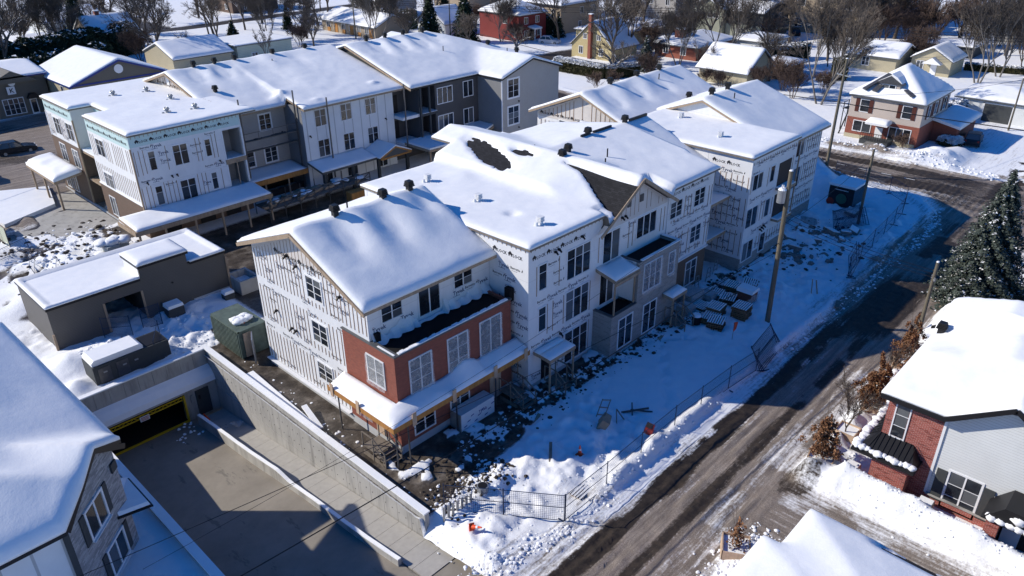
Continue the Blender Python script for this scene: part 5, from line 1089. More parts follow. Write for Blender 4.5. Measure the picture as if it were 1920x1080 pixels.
def zR(X, Y):
    h = np.minimum(np.minimum(6.1+.42*(X-37.75), 6.1+.40*(8.85-Y)), np.minimum(7.9, 6.3+.7*(50.6-X)))
    g = 7.95-.70*np.abs(Y-2.9); g = np.where((X < 41) & (Y < 5.75), g, -9); h = np.maximum(h, g)
    h2 = np.where(X > 46.2, np.minimum(np.minimum(6.5+.5*(9.1-Y), 8.3), 6.6+.8*(50.6-X)), -9); return np.maximum(h, h2)
roof(B, [(37.75, 46.25, -9, 8.85), (46.25, 50.5, -9, 9.1)], zR, T=.40, blur=1.6, seed=23, amp=.22, side='black', bumps=[(42, 7.5, 1.0, .25, 1), (45.9, 8.5, .5, -.25, .8), (44, 5, 1.5, .2, 1.3)])
MB().box(37.66, 5.6, 5.88, 37.76, 8.8, 6.14).build('gutter', M['black'], B); b = MB(); b.bar((37.68, 5.75, 6.0), (37.68, 2.9, 7.95), .08, .24); b.bar((37.68, 2.9, 7.95), (37.68, 0, 6.0), .08, .24); b.build('barge_board', M['black'], B)
MB().box(38.4, 8.2, 0, 46, 8.45, 6).build('wall', M['brick_old'], B) if False else None
wall(B, '+Y', 46.5, 50, 8.7, -.2, 6.1, 'brick_old'); wall(B, '+X', -8, 8.6, 50, -.2, 6, 'brick_old'); wall(B, '-Y', 38.3, 50, -6, -.2, 6, 'pale_siding')
link('roof_vent', VM['turret'], B, loc=(45.6, 8.4, 6.6))
# ================================================================ roof at the bottom right
B = thing('brick_house', 'near house showing only its rounded snow roof at the bottom edge', 'house', (22, 3, 0))
wall(B, '+Y', 14.5, 26.8, 7.6, -.2, 4.9, 'brick_old'); wall(B, '+X', -8, 7.6, 26.8, -.2, 4.9, 'brick_old'); wall(B, '-X', -8, 7.6, 14.5, -.2, 4.9, 'brick_old'); wall(B, '-Y', 14.5, 26.8, -8, -.2, 4.9, 'brick_old')
def zB(X, Y):
    a = np.minimum(5.7+.25*(8.75-Y), 5.7+.25*(24.3+.30*(8.5-Y)-X)); a = np.minimum(a, 8.0)
    c = np.minimum(np.minimum(5.55+.25*(27.4-X), 5.6+.25*(8.0-Y)), 6.9); c = np.where(X > 21.5, c, -9); return np.maximum(np.maximum(a, 5.0), c)
roof(B, [(14, 24.5, -9, 8.75), (24.5, 27.5, -9, 8.0)], zB, T=.32, blur=2.2, seed=29, amp=.06, side='black', bare=lambda X, Y: np.clip(1-((X-27.2)/.32)**2*.5-((Y-3.6)/1.4)**2*.5, 0, 1))
# ================================================================ neighbourhood houses
def house(label, x0, x1, y0, y1, h, sid, rise=1.8, ridge='x', kind='gable', wins=(), base=None, bh=2.6, chim=None, over=.4, name='house', cat='house', fr='white', door=(), T=.3, found=True, fascia='flash', amp=.12):
    """wins: (face,u,z,w,h,cols,rows); box house with snow covered roof"""
    B = thing(name, label, cat, ((x0+x1)/2, (y0+y1)/2, 0))
    xm, ym = (x0+x1)/2, (y0+y1)/2
    def gp(a, b_, m, zt): return [(a, -.2), (b_, -.2), (b_, h), (m, zt), (a, h)] if zt > h+.05 else [(a, -.2), (b_, -.2), (b_, h), (a, h)]
    gx = h+rise if (kind == 'gable' and ridge == 'x') else h; gy = h+rise if (kind == 'gable' and ridge == 'y') else h
    for face, pl in (('-X', x0), ('+X', x1)): wall(B, face, 0, 0, pl, 0, 0, sid, poly=gp(y0, y1, ym, gx))
    for face, pl in (('-Y', y0), ('+Y', y1)): wall(B, face, 0, 0, pl, 0, 0, sid, poly=gp(x0+.2, x1-.2, xm, gy))
    if base:
        b = MB(); b.box(x0-.04, y0-.04, -.1, x1+.04, y0-.003, bh); b.box(x0-.04, y0-.003, -.1, x0-.003, y1, bh); b.build('brick_base', M[base], B)
    X0, X1, Y0, Y1 = x0-over, x1+over, y0-over, y1+over; res = .4
    if kind == 'gable':
        s = rise/((y1-y0)/2) if ridge == 'x' else rise/((x1-x0)/2)
        zf_ = (lambda X, Y: h+rise+.12-s*np.abs(Y-ym)) if ridge == 'x' else (lambda X, Y: h+rise+.12-s*np.abs(X-xm))
    elif kind == 'hip':
        s = rise/(min(x1-x0, y1-y0)/2); zf_ = lambda X, Y: h+.12+s*np.minimum(np.minimum(X-x0, x1-X), np.minimum(Y-y0, y1-Y))
    else: zf_ = lambda X, Y: h+.12+0*X
    X0 = round(X0/res)*res; X1 = round(X1/res)*res; Y0 = round(Y0/res)*res; Y1 = round(Y1/res)*res
    roof(B, [(X0, X1, Y0, Y1)], zf_, res=res, T=T, blur=.8 if kind != 'flat' else 0, seed=int(x0*7+y0) % 90, amp=amp, side=fascia, deck_t=.16, edge=.7)
    for wn in wins:
        face, u, z, ww, wh, c, r_ = wn; pl = {'-X': x0, '+X': x1, '-Y': y0, '+Y': y1}[face]
        if base and z < bh: pl += {'-X': -.045, '-Y': -.045, '+X': 0, '+Y': 0}[face]
        window(B, face, u, pl, z, ww, wh, c, r_, fr=fr)
    for face, u, ww, wh, mt in door:
        pl = {'-X': x0, '-Y': y0}[face]-.05; q = MB()
        if face == '-X': q.box(pl-.03, u, .1, pl+.04, u+ww, wh)
        else: q.box(u, pl-.03, .1, u+ww, pl+.04, wh)
        q.build('door', M[mt], B)
    if chim: cx, cy, cz, cs, cm = chim; o = MB().box(cx-cs, cy-cs, 0, cx+cs, cy+cs, cz).build('chimney', M[cm], B); subpartw('chimney_cap', MB().box(cx-cs-.06, cy-cs-.06, cz, cx+cs+.06, cy+cs+.06, cz+.15).mesh(M['snow']), o)
    return B
# corner house
B = house('two storey corner house with beige siding over red brick and rust shutters', 104.0, 114.5, 27.9, 37.0, 6.1, 'pink_sid', 3.1, kind='hip', base='brick_red', bh=3.0, wins=(('-X', 35.6, 3.9, 1.1, 1.5, 1, 2), ('-X', 30.3, 3.9, 1.1, 1.5, 1, 2), ('-X', 36.0, 1.3, 2.2, 1.3, 2, 1), ('-X', 31.4, .8, 2.6, 1.7, 3, 1), ('-Y', 106, 3.9, .9, 1.5, 1, 2), ('-Y', 108.5, 3.9, .9, 1.5, 1, 2), ('-Y', 112, 3.9, .9, 1.5, 1, 2)), door=(('-X', 32.2, .95, 2.2, 'white'),), amp=.2)
for y in (34.0, 35.75, 28.7, 30.45): MB().box(103.93, y, 3.8, 103.99, y+.5, 5.5).build('shutter', M['shutter'], B)
for x in (105.3, 107.1, 107.8, 109.6, 111.3, 113.1): MB().box(x, 27.83, 3.8, x+.5, 27.89, 5.5).build('shutter', M['shutter'], B)
MB().box(103.85, 28, -.1, 103.95, 37, .8).build('foundation', M['cream'], B)
q = MB(); q.box(104.9, 31.5, 6.4, 107.2, 34.1, 7.75); d_ = q.build('dormer', M['pink_sid'], B); window(B, '-X', 33.6, 104.9, 6.8, 1.5, .7, 2, 1)
b = MB(); b.prism([(31.1, 7.7), (34.5, 7.7), (32.8, 8.7)], 'x', 104.6, 108.5); b.build('dormer_roof', M['steel'], B); b = MB(); b.prism([(31.3, 7.86), (34.3, 7.86), (32.8, 8.78), (32.8, 8.95), (32.0, 8.55)], 'x', 104.75, 107.5); b.build('snow_cover', M['snow'], B)
for (a0, a1) in (((104.0, 35.6, 6.75), (106.6, 33.6, 8.55)), ((104.0, 29.5, 6.75), (104.9, 30.7, 7.2)), ((104.0, 34.3, 6.7), (105.0, 33.9, 7.35))):
    MB().bar(a0, a1, .7, .16).build('bare_shingles', M['steel'], B)
o = slab_roof(B, 102.2, 103.9, 31.2, 34.0, 3.05, (.1, 0), T=.35, fas='white', seed=12)
b = MB(); b.box(101.9, 30.7, .1, 103.85, 34.2, .9); b.build('front_porch', M['slate'], B); b = MB(); b.bar((101.9, 30.8, 1.8), (101.9, 34.2, 1.8), .06); [b.bar((101.9, 30.8+.28*k, .9), (101.9, 30.8+.28*k, 1.8), .04) for k in range(13)]; b.build('porch_rail', M['black'], B)
b = MB(); [b.box(101.0+.0*k-.3*k, 31.8, 0, 101.9-.3*k, 33.2, .75-.2*k) for k in range(3)]; b.build('porch_steps', M['rubble'], B)
wall(B, '-X', 24.9, 27.9, 109.5, -.1, 2.7, 'brick_red'); wall(B, '-Y', 109.5, 118, 24.9, -.1, 2.7, 'brick_red'); roof(B, [(108.8, 118.4, 24.4, 28.0)], lambda X, Y: 3.3-.2*(28-Y), res=.4, T=.3, blur=0, seed=31, side='white')
b = MB(); b.box(107, 37.0, 3.1, 108.6, 38.8, 3.2); b.bar((107, 38.8, 0), (107, 38.8, 4), .1); b.bar((108.6, 38.8, 0), (108.6, 38.8, 4), .1); b.bar((107, 38.8, 4), (108.6, 38.8, 4), .06); b.bar((106.9, 38, 3.1), (104.5, 38, .1), .15); b.build('side_stair', M['black'], B)
# garage beside it
B = house('low white garage with a grey roller door beside the corner house', 125.6, 133.5, 19.8, 29.6, 3.0, 'pale_siding', 1.1, kind='hip', T=.4, name='garage_building', cat='garage')
MB().box(125.5, 22.4, 0, 125.58, 25.9, 2.5).build('roller_door', M['slate'], B); MB().box(125.52, 22.2, 0, 125.575, 22.38, 2.65).box(125.52, 25.92, 0, 125.575, 26.1, 2.65).box(125.52, 22.2, 2.52, 125.575, 26.1, 2.68).build('door_frame', M['white'], B)
ws = lambda face, us, z, w_=1.1, h_=1.3, c=2, r=1: tuple((face, u, z, w_, h_, c, r) for u in us)
# dark shopfront and the office gable, top left
B = house('beige office building, shade-coloured front, blue trimmed snowy gable roof behind the teal wrapped end', 36.9, 50.8, 122.2, 138, 5.4, 'olive', 2.7, ridge='y', over=.6, T=.22, fascia='blue', wins=(('-Y', 38.4, 3.6, 1.9, 1.2, 2, 2), ('-Y', 44.4, 3.6, 1.9, 1.2, 2, 2), ('-Y', 38.4, .8, 1.9, 1.2, 2, 2)), amp=.06, name='office_building', cat='building')  # dark olive puts the front's shade into the colour of a beige wall
wall(B, '-X', 122.3, 138, 36.85, .5, 5.3, 'cream', th=.04); b = MB(); b.tube((43.8, 122.2, 6.8), (43.8, 122.1, 6.8), .65, .65, 14); b.build('arched_window', M['white'], B); MB().box(37, 122.1, 5.2, 50.7, 122.18, 5.4).build('trim', M['blue'], B)  # lighter cream sheet paints the sunlit west side of the same beige
b = MB(); b.bar((36.2, 121.55, 5.2), (43.85, 121.55, 8.1), .06, .25); b.bar((43.85, 121.55, 8.1), (51.4, 121.55, 5.2), .06, .25); b.build('barge_board', M['blue'], B); window(B, '-X', 127, 36.83, 3.4, .9, 1.3, 1, 1)
B = house('dark olive shopfront with white windows and a square hanging sign', 14, 36.5, 132.2, 146, 6.0, 'olive', .9, ridge='x', over=.5, T=.2, fascia='blue', wins=(('-Y', 30.1, .7, 2.7, 2.2, 4, 3),), door=(('-Y', 33.6, 1.0, 2.6, 'white'),), name='shop_building', cat='shop')
b = MB(); b.prism([(33.3, 2.7), (34.9, 2.7), (34.5, 3.4), (33.7, 3.4)], 'y', 131.3, 132.1); b.build('awning', M['black'], B); MB().box(33.75, 132.08, .5, 34.45, 132.11, 2.4).build('door_glass', M['glass'], B)
sg = MB().box(31.0, 131.9, 3.6, 32.1, 132.0, 4.7).build('shop_sign', M['white'], B); b = MB(); put(b, '-Y', 131.9, .01, *text_np('K', .9, True), 31.3, 3.85); subpartw('lettering', b.mesh(M['inkk']), sg); b = MB(); b.tube((31.9, 132.1, 5.2), (31.9, 132.2, 5.2), .5, .5, 12); b.build('arched_window', M['white'], B)
b = MB(); b.prism([(28.3, 5.2), (35.5, 5.2), (32, 6.9)], 'y', 131.6, 138); b.build('entrance_gable', M['olive'], B)
HS = [
 house('house with a steep blue shaded snow roof beyond the dark evergreens', 57.5, 67, 169, 181, 3.6, 'tan', 4.0, ridge='x', wins=ws('-Y', (60, 63.5), 1.0)+(('-Y', 62.5, 4.2, 1.4, 1.0, 2, 1),), chim=(61, 175, 8.6, .4, 'brick_red'), T=.35),
 house('low snow covered house left of the pale green flat building', 61, 72.5, 143, 155, 3.0, 'cream', 2.0, ridge='x', T=.4),
 house('pale green flat roofed building with a small dark window', 74, 86, 143.4, 154.6, 3.5, 'palegreen', 0, kind='flat', wins=(('-X', 148, .9, .9, 1.5, 1, 2), ('-Y', 77, 1.1, 1.2, .8, 2, 1)), T=.15),
 house('long bungalow with orange panels and a white snow roof', 108.6, 118, 145, 166, 2.9, 'tan', 2.0, ridge='y', wins=ws('-X', (149, 152, 155, 158, 161, 164), 1.2, 1.3, 1.2), T=.35),
 house('small gabled house with snow on its timber braces behind the bare maple', 121.8, 129, 136.5, 146, 3.0, 'pale_siding', 3.0, ridge='x', wins=ws('-X', (139.8, 143.6), 1.2), T=.25),
 house('red two storey house with white trimmed windows and hipped snow roof', 127.5, 136.5, 118.8, 131, 5.8, 'redhouse', 2.2, kind='hip', wins=ws('-Y', (129.3, 133), 3.8)+ws('-Y', (129.3, 133.6), 1.0)+ws('-X', (123.5,), 3.8), T=.35),
 house('taupe and brown brick apartment house behind the red one', 141, 155, 118.2, 131, 6.6, 'tan', 1.4, kind='hip', wins=ws('-X', (121, 128), 4.2)+ws('-Y', (147.5, 151), 1.2)+ws('-Y', (148, 152), 4.3), base=None, T=.3),
 house('yellow clapboard house with a tall brick chimney and steep shaded roof', 123.5, 131.5, 90.3, 100.5, 2.7, 'yellowh', 4.6, ridge='x', wins=ws('-X', (93.6, 98.6), 1.0, .9)+ws('-X', (94.2, 97.6), 3.9, .8, .9), chim=(123.1, 95.6, 8.6, .33, 'brick_red'), T=.18),
 house('low yellow wing with a flat snow roof behind the steep yellow house', 134, 149, 97, 108, 3.4, 'yellowh', .9, kind='hip', T=.25),
 house('brick bungalow with a thick square chimney among the bare trees', 134.5, 149, 78.5, 88, 2.8, 'brick_red', 1.5, kind='hip', chim=(137.4, 84, 5.4, .9, 'brick_red'), wins=ws('-X', (82, 86), 1.1), T=.3),
 house('sage green gabled house with narrow window bands', 163.3, 176, 89.5, 98, 6.0, 'sage', 2.0, ridge='x', wins=(('-X', 97.2, 4.0, 2.6, 1.0, 2, 1), ('-X', 93.3, 4.0, 2.6, 1.0, 2, 1), ('-Y', 165, 1.2, .9, 1.6, 1, 1), ('-Y', 170, 1.2, 2.6, 1.0, 2, 1)), T=.3),
 house('dark ribbed metal annex with roof terrace beside the sage green house', 164.5, 177, 80.5, 89.2, 5.8, 'slate', 1.8, ridge='y', wins=ws('-X', (83, 86.5), 1.2, 2.4, .9)+ws('-Y', (168, 172), 3.8), base='sage', bh=3.0, T=.25),
 house('tall tan building with paired white windows at the top edge', 180.5, 200, 66, 86.5, 9.5, 'tan', 2.2, kind='hip', wins=ws('-X', (69, 75, 80.5, 84.5), 6.0, 1.9, 1.8)+ws('-X', (69, 75, 80.5, 84.5), 1.4, 1.9, 1.8), T=.3),
 house('low garage with white roof beside the long snowy cedar hedge', 148.5, 157.5, 71.2, 79, 2.7, 'pale_siding', .6, kind='hip', T=.4, name='garage_building', cat='garage'),
 house('white clad garage with steep snow gable behind the charcoal vents', 120.6, 129.8, 60.4, 69.5, 2.8, 'cream', 3.0, ridge='y', wins=(), T=.3, name='garage_building', cat='garage'),
 house('low lean-to shed with snow roof attached behind the steep garage', 130.2, 138, 58.5, 64, 2.4, 'brick_brown', .5, kind='hip', T=.3, name='shed', cat='shed'),
 house('cream bungalow with a white window behind the corner house', 148.5, 158, 46.2, 55, 2.9, 'cream', 1.6, ridge='y', wins=(('-X', 52.2, 1.1, 1.2, 1.4, 2, 2),), T=.35),
 house('cream cottage with a small gabled entry and white door', 151.2, 159, 38, 44.6, 3.0, 'cream', 1.9, ridge='x', wins=ws('-X', (43.6,), 1.2), door=(('-X', 40.2, 1.0, 2.2, 'white'),), T=.3),
 house('grey house half hidden by trees at the top right', 205, 222, 62, 76, 6.4, 'grey_sid', 2.0, kind='hip', wins=ws('-X', (66, 71), 3.8), T=.3),
 house('large snow roofed house far up behind the brown thicket', 224, 240, 30, 44, 5.2, 'tan', 2.6, ridge='y', wins=ws('-X', (33, 38, 42), 1.2), T=.3),
 house('grey stucco house at the far top centre behind the street', 176, 190, 110, 122, 6.2, 'grey_sid', 2.0, kind='hip', wins=ws('-X', (113, 118), 3.8)+ws('-Y', (179, 185), 3.8), T=.3),
 house('brown brick house at the top left behind the street', 108, 122, 208, 222, 5.2, 'brick_brown', 2.2, ridge='x', wins=ws('-Y', (111, 115, 119), 1.1)+ws('-X', (212, 218), 1.1), T=.3),
 house('white house with garage near the top left corner', 60, 73, 206, 218, 3.2, 'pale_siding', 2.2, ridge='x', wins=ws('-Y', (63, 68), 1.1), T=.35),
 house('low pale shed in the snowy lot at the upper left', 48, 56.5, 188, 196, 2.4, 'pale_siding', .6, kind='hip', T=.25, name='shed', cat='shed'),
 house('grey gabled house beyond the dark hedge at the top centre left', 128, 140, 168, 180, 4.6, 'grey_sid', 2.6, ridge='y', wins=ws('-X', (172, 176), 2.8), T=.3),
 house('taupe row house at the top edge behind the bungalow', 150, 166, 158, 172, 6.2, 'tan', 2.0, kind='hip', wins=ws('-X', (162, 167), 3.8), T=.3),
 house('brown house behind the tall spruce at the top centre', 158, 172, 134, 147, 5.8, 'brick_brown', 2.2, kind='hip', wins=ws('-X', (138, 143), 3.6), T=.3),
 house('dark roofed bungalow at the right of the top edge', 196, 210, 30, 42, 3.0, 'grey_sid', 2.0, ridge='y', wins=ws('-X', (34, 39), 1.1), T=.3),
 house('white garden pavilion with drooping canvas roof in the backyard', 172, 180, 40, 50, 2.3, 'slate', .5, kind='hip', T=.2, name='garden_pavilion', cat='pavilion'),
]
o = HS[3]
for k, y in enumerate((146.2, 150.6, 153.5, 156.6, 159.6, 162.6)): MB().box(108.5, y, .3, 108.58, y+1.2, 1.2 if k % 2 else 2.4).build('orange_panel', M['orange'], o)
o = HS[5]; MB().box(130.9, 118.0, 0, 132.2, 118.75, 2.6).build('entry_door', M['black'], o); MB().bar((130.6, 116.8, 0), (130.6, 116.8, 2.7), .2).bar((132.5, 116.8, 0), (132.5, 116.8, 2.7), .2).build('porch_column', M['white'], o); slab_roof(o, 130.3, 132.8, 116.6, 118.7, 2.95, (0, .15), T=.2, fas='white')
o = HS[11]
for x, y in ((165, 79.5), (168, 79.5), (171, 79.5)): MB().box(x, y, 0, x+.6, y+.6, 4.3).build('brick_pier', M['brick_red'], o)
MB().box(164.8, 76.5, 2.7, 172, 80.4, 3.0).build('terrace', M['sage'], o)
o = HS[17]; b = MB(); b.prism([(39.2, 2.4), (42.4, 2.4), (40.8, 3.5)], 'x', 149.6, 151.1); b.build('entry_gable', M['snow'], o)
for x, y in ((172, 40), (180, 40), (172, 50), (180, 50)): pass

# ================================================================ trees
def tree_np(seed, H=9, spread=.9, depth=5, r0=.2, trunk=.28, lean=0, multi=1, curl=.25, twl=.8):
    rr = random.Random(seed); limbs = MB(); tw = MB()
    def rec(p, d, L, r, k):
        n = 3 if k <= 1 else 2; q = p; dd = d
        for i in range(n):
            dd = (dd+Vector((rr.uniform(-curl, curl), rr.uniform(-curl, curl), rr.uniform(-.08, .16)))*.5).normalized(); q2 = q+dd*L/n; ra = r*(1-.35*i/n); rb = r*(1-.35*(i+1)/n)
            (limbs if k < depth-1 else tw).tube(q, q2, ra, rb, 6 if k < 2 else 4 if k < depth-2 else 3, False)
            q = q2
            if k >= 1 and i < n-1 and rr.random() < .75: side(q, dd, L*.62, rb*.55, k+1)
        if k >= depth-1:
            for _ in range(4):
                a_ = Vector((rr.gauss(0, .55), rr.gauss(0, .55), rr.uniform(-.05, .6))); e_ = q+(dd+a_).normalized()*L*rr.uniform(.5, 1.1)*twl; s1 = (e_-q).orthogonal().normalized()*.014; tw.add([tuple(q-s1), tuple(q+s1), tuple(e_)], [(0, 1, 2)]); m1 = q.lerp(e_, .45); e2 = m1+(dd+Vector((rr.gauss(0, .8), rr.gauss(0, .8), rr.uniform(0, .5)))).normalized()*L*.5*twl; tw.add([tuple(m1-s1*.8), tuple(m1+s1*.8), tuple(e2)], [(0, 1, 2)])
        if k < depth:
            m = 3 if k == 0 else rr.choice((2, 2, 3))
            for _ in range(m): side(q, dd, L*rr.uniform(.62, .86), r*.62, k+1)
    def side(q, dd, L, r, k):
        if k > depth: return
        a = rr.uniform(0, 2*math.pi); s_ = rr.uniform(.35, .85)*spread; o1 = dd.orthogonal().normalized(); o2 = dd.cross(o1)
        nd = (dd+(o1*math.cos(a)+o2*math.sin(a))*s_+Vector((0, 0, .12))).normalized(); rec(q, nd, L, max(r, .016), k)
    for m_ in range(multi):
        a = 2*math.pi*m_/max(1, multi)+seed; d0 = Vector((lean+(.28*math.cos(a) if multi > 1 else 0), .28*math.sin(a) if multi > 1 else 0, 1)).normalized()
        rec(Vector((.15*math.cos(a), .15*math.sin(a), -.3)) if multi > 1 else Vector((0, 0, -.3)), d0, H*trunk, r0 if multi == 1 else r0*.6, 0)
    return limbs, tw
TV = {}
def tree_variant(k, bark='bark', twig='twig', **kw):
    l, t = tree_np(k, **kw); return (l.mesh(M[bark], True), t.mesh(M[twig]))
TVS = {'maple': tree_variant(1, H=10, depth=6, r0=.26, spread=.95), 'maple2': tree_variant(12, H=10.5, depth=6, r0=.24, spread=.8, trunk=.27), 'upright': tree_variant(3, H=10, depth=6, r0=.2, spread=.55, multi=3, trunk=.3, bark='barkg'), 'young': tree_variant(4, H=6.5, depth=5, r0=.1, spread=.7, trunk=.3),
       'thicket': tree_variant(5, H=5.5, depth=5, r0=.1, spread=.75, multi=6, trunk=.28, twig='twigr', bark='twigr'), 'shrub': tree_variant(6, H=3, depth=4, r0=.05, spread=.8, multi=6, trunk=.3, twig='twigr', bark='twigr'), 'gnarly': tree_variant(9, H=7, depth=5, r0=.28, spread=1.15, trunk=.24, bark='barkg')}
def bare(kind, x, y, s, label, rz=None, group=None):
    lm, tm = TVS[kind]; t = thing('bare_shrub' if kind in ('shrub', 'thicket') else 'bare_tree', label, 'shrub' if kind in ('shrub', 'thicket') else 'tree', (x, y, 0), group)
    t.rotation_euler = (0, 0, rz if rz is not None else (x*1.7+y) % 6.28); t.scale = (s, s, s)
    for nm, me in (('trunk', lm), ('crown', tm)):
        o = bpy.data.objects.new(nm, me); C.objects.link(o); o.parent = t
    return t
BT = [('maple', 63.9, 154.9, 1.25, 'broad bare maple in front of the pale green flat building'), ('young', 68.5, 150.6, .9, 'slim bare tree rising from the low snowy roof yard'), ('young', 99.4, 192.6, 1.4, 'bare street tree beside the wooden pole at the top'), ('maple2', 95.9, 180.2, .9, 'bare tree just left of the small snowy bush at the top'),
 ('young', 98.5, 174.8, 1.1, 'thin bare tree beyond the pale green roof'), ('maple', 90.7, 142.7, .85, 'bare tree right of the pale green flat building'), ('maple2', 39.2, 162.7, 1.2, 'tall bare tree above the dark hedge at the far left'), ('maple', 60.4, 200, 1.2, 'bare tree among the white lots at the upper left'), ('maple', 116.1, 148.9, 1.2, 'large bare maple in front of the orange panelled bungalow'),
 ('upright', 125.4, 122.2, .8, 'bare tree screening the red house'), ('gnarly', 111.4, 81.6, 1.1, 'gnarled pruned tree in front of the cedar hedge'), ('maple', 121.7, 88.5, 1.1, 'dense bare tree right of the steep yellow house'), ('upright', 128.3, 78.5, 1.0, 'many stemmed bare tree before the chimney bungalow'), ('young', 123.6, 70.5, .9, 'small bare tree at the steep garage wall'),
 ('upright', 118.4, 46.7, 1.15, 'bare tree with grey trunk beside the street utility pole'), ('maple', 185, 59.2, 1.2, 'bare maple standing on the open snow slope at the top right'), ('upright', 157.9, 31.7, 1.15, 'tall fan shaped bare tree behind the low garage'), ('maple2', 164, 59.7, 1.2, 'bare tree left of the brown thicket'), ('maple', 166.9, 74.8, 1.1, 'bare tree in front of the tall tan building'),
 ('young', 162.2, 29.2, 1.2, 'reddish bare tree at the right edge behind the garage'), ('upright', 149.8, 112.9, 1.1, 'bare tree before the taupe apartment house'), ('maple', 160.5, 108.6, 1.2, 'bare tree over the far street beside the yellow wing'), ('maple2', 205.8, 90.5, 1.3, 'bare tree behind the tall tan building'), ('maple', 170, 100.5, 1.0, 'bare tree behind the sage green gable'), ('upright', 178, 62, 1.1, 'bare tree on the slope right of the tan building'),
 ('maple', 192, 48, 1.2, 'leaning bare tree above the garden pavilion'), ('young', 146.5, 57.5, 1.2, 'bare tree beside the cream bungalow'), ('maple2', 141, 67, .9, 'bare tree at the end of the snowy cedar hedge'), ('maple', 108, 134, .9, 'bare tree between the bungalow and the tall spruce'), ('maple2', 80, 163, 1.0, 'bare tree behind the pale green flat roof'), ('upright', 130, 152, .9, 'bare tree behind the timber braced house'), ('maple', 144, 140, 1.1, 'bare tree behind the spruce row at the top'),
 ('maple2', 120, 190, 1.2, 'bare tree by the far street at the top centre left'), ('maple', 215, 50, 1.3, 'bare tree before the far snow roofed house'), ('upright', 200, 36, 1.2, 'bare tree beside the dark roofed bungalow'), ('maple', 44, 186, 1.1, 'bare tree near the low pale shed'), ('young', 88, 205, 1.2, 'bare tree on the far street bend'), ('maple2', 186, 26, 1.1, 'bare tree at the right edge of the backyard'), ('maple', 174, 124, 1.1, 'bare tree beside the grey stucco house'), ('young', 77.5, 139.8, .8, 'thin bare sapling against the pale green wall'), ('young', 112.5, 139.5, .9, 'thin bare tree in the yard by the black pole')]
BT += [('maple', 66, 190, 1.1, 'bare tree behind the slim dark spruce'), ('maple2', 74, 185, 1.1, 'bare tree right of the steep blue shaded roof'), ('maple2', 33, 172, 1.3, 'bare tree crown at the far left edge above the hedge'), ('upright', 52, 178, 1.2, 'bare tree between the dark hedge and the low shed'), ('maple', 112, 200, 1.2, 'bare tree before the brown brick street house'), ('maple', 99, 158, .9, 'bare tree left of the black garden pole'), ('maple2', 133, 112, 1.0, 'bare tree at the red house driveway'), ('maple', 140, 100, 1.1, 'bare tree in front of the low yellow wing'), ('maple2', 131, 92, 1.0, 'bare tree touching the steep yellow roof'), ('upright', 133, 72, 1.1, 'bare tree behind the snow gable garage'), ('maple', 150, 84, 1.1, 'bare tree right of the brick chimney'), ('upright', 172, 84, 1.1, 'bare tree before the ribbed metal annex'), ('maple2', 178, 70, 1.3, 'bare tree at the corner of the tall tan building'), ('maple', 190, 66, 1.3, 'bare tree on the slope at the top'), ('upright', 196, 54, 1.3, 'bare tree above the brown brush'), ('maple2', 152, 60, 1.1, 'bare tree left of the cream bungalow'), ('upright', 150, 33, 1.1, 'bare tree behind the small cottage'), ('maple', 168, 22, 1.2, 'bare tree at the far right of the backyards'), ('maple2', 180, 36, 1.2, 'bare tree behind the garden pavilion'), ('maple', 210, 80, 1.4, 'bare tree behind the grey house at the top'), ('upright', 105, 140, 1.0, 'bare tree right of the pale green building yard'), ('maple', 125, 164, 1.1, 'bare tree behind the orange panelled bungalow'), ('maple2', 150, 150, 1.2, 'bare tree before the taupe row house'), ('upright', 164, 128, 1.1, 'bare tree beside the brown house at the top'), ('maple', 186, 100, 1.3, 'bare tree beyond the sage green house'), ('maple2', 230, 60, 1.5, 'bare tree at the top edge over the slope'), ('upright', 220, 24, 1.4, 'bare tree at the top right corner'), ('maple', 240, 50, 1.5, 'tall bare tree behind the large snow roofed house')]
BT += [('maple', 70, 178, 1.1, 'bare tree close right of the blue shaded roof'), ('maple2', 78, 188, 1.0, 'bare tree beside the far street at the left'), ('maple', 84, 172, 1.0, 'bare tree left of the small snowy fir'), ('upright', 103, 166, 1.0, 'bare tree in the white yard behind the pale green roof'), ('maple2', 110, 170, 1.0, 'bare tree before the dark cedar pair'), ('maple', 117, 176, 1.1, 'bare tree right of the dark cedar pair'), ('maple2', 104, 186, 1.0, 'bare tree at the kerb of the far street'), ('maple', 54, 172, 1.2, 'bare tree above the middle of the dark hedge'), ('maple2', 46, 176, 1.2, 'bare tree above the left of the dark hedge'), ('maple', 72, 200, 1.2, 'bare tree in front of the white house with garage'), ('maple2', 98, 208, 1.2, 'bare tree left of the brown brick street house'), ('upright', 90, 160, .9, 'bare tree between the green roof and the small fir'), ('maple', 115, 160, .9, 'bare tree at the left end of the orange panelled bungalow'), ('maple', 130, 176, 1.1, 'bare tree in front of the grey gabled house'), ('maple2', 140, 160, 1.1, 'bare tree before the top edge behind the bungalow'), ('upright', 146, 132, 1.0, 'bare tree on the red house back lot'), ('maple', 112, 118, .8, 'bare tree at the street left of the red house'), ('gnarly', 117, 110, .9, 'low gnarled tree at the junction before the red house'), ('maple2', 156, 92, 1.0, 'bare tree behind the chimney bungalow'), ('maple', 128, 60, .9, 'bare tree over the lean-to shed')]
for k_, a in enumerate(BT): bare(a[0], a[1], a[2], a[3]*(1.28 if a[0] != 'young' else 1.15)*(.92+.05*(k_ % 4)), a[4])
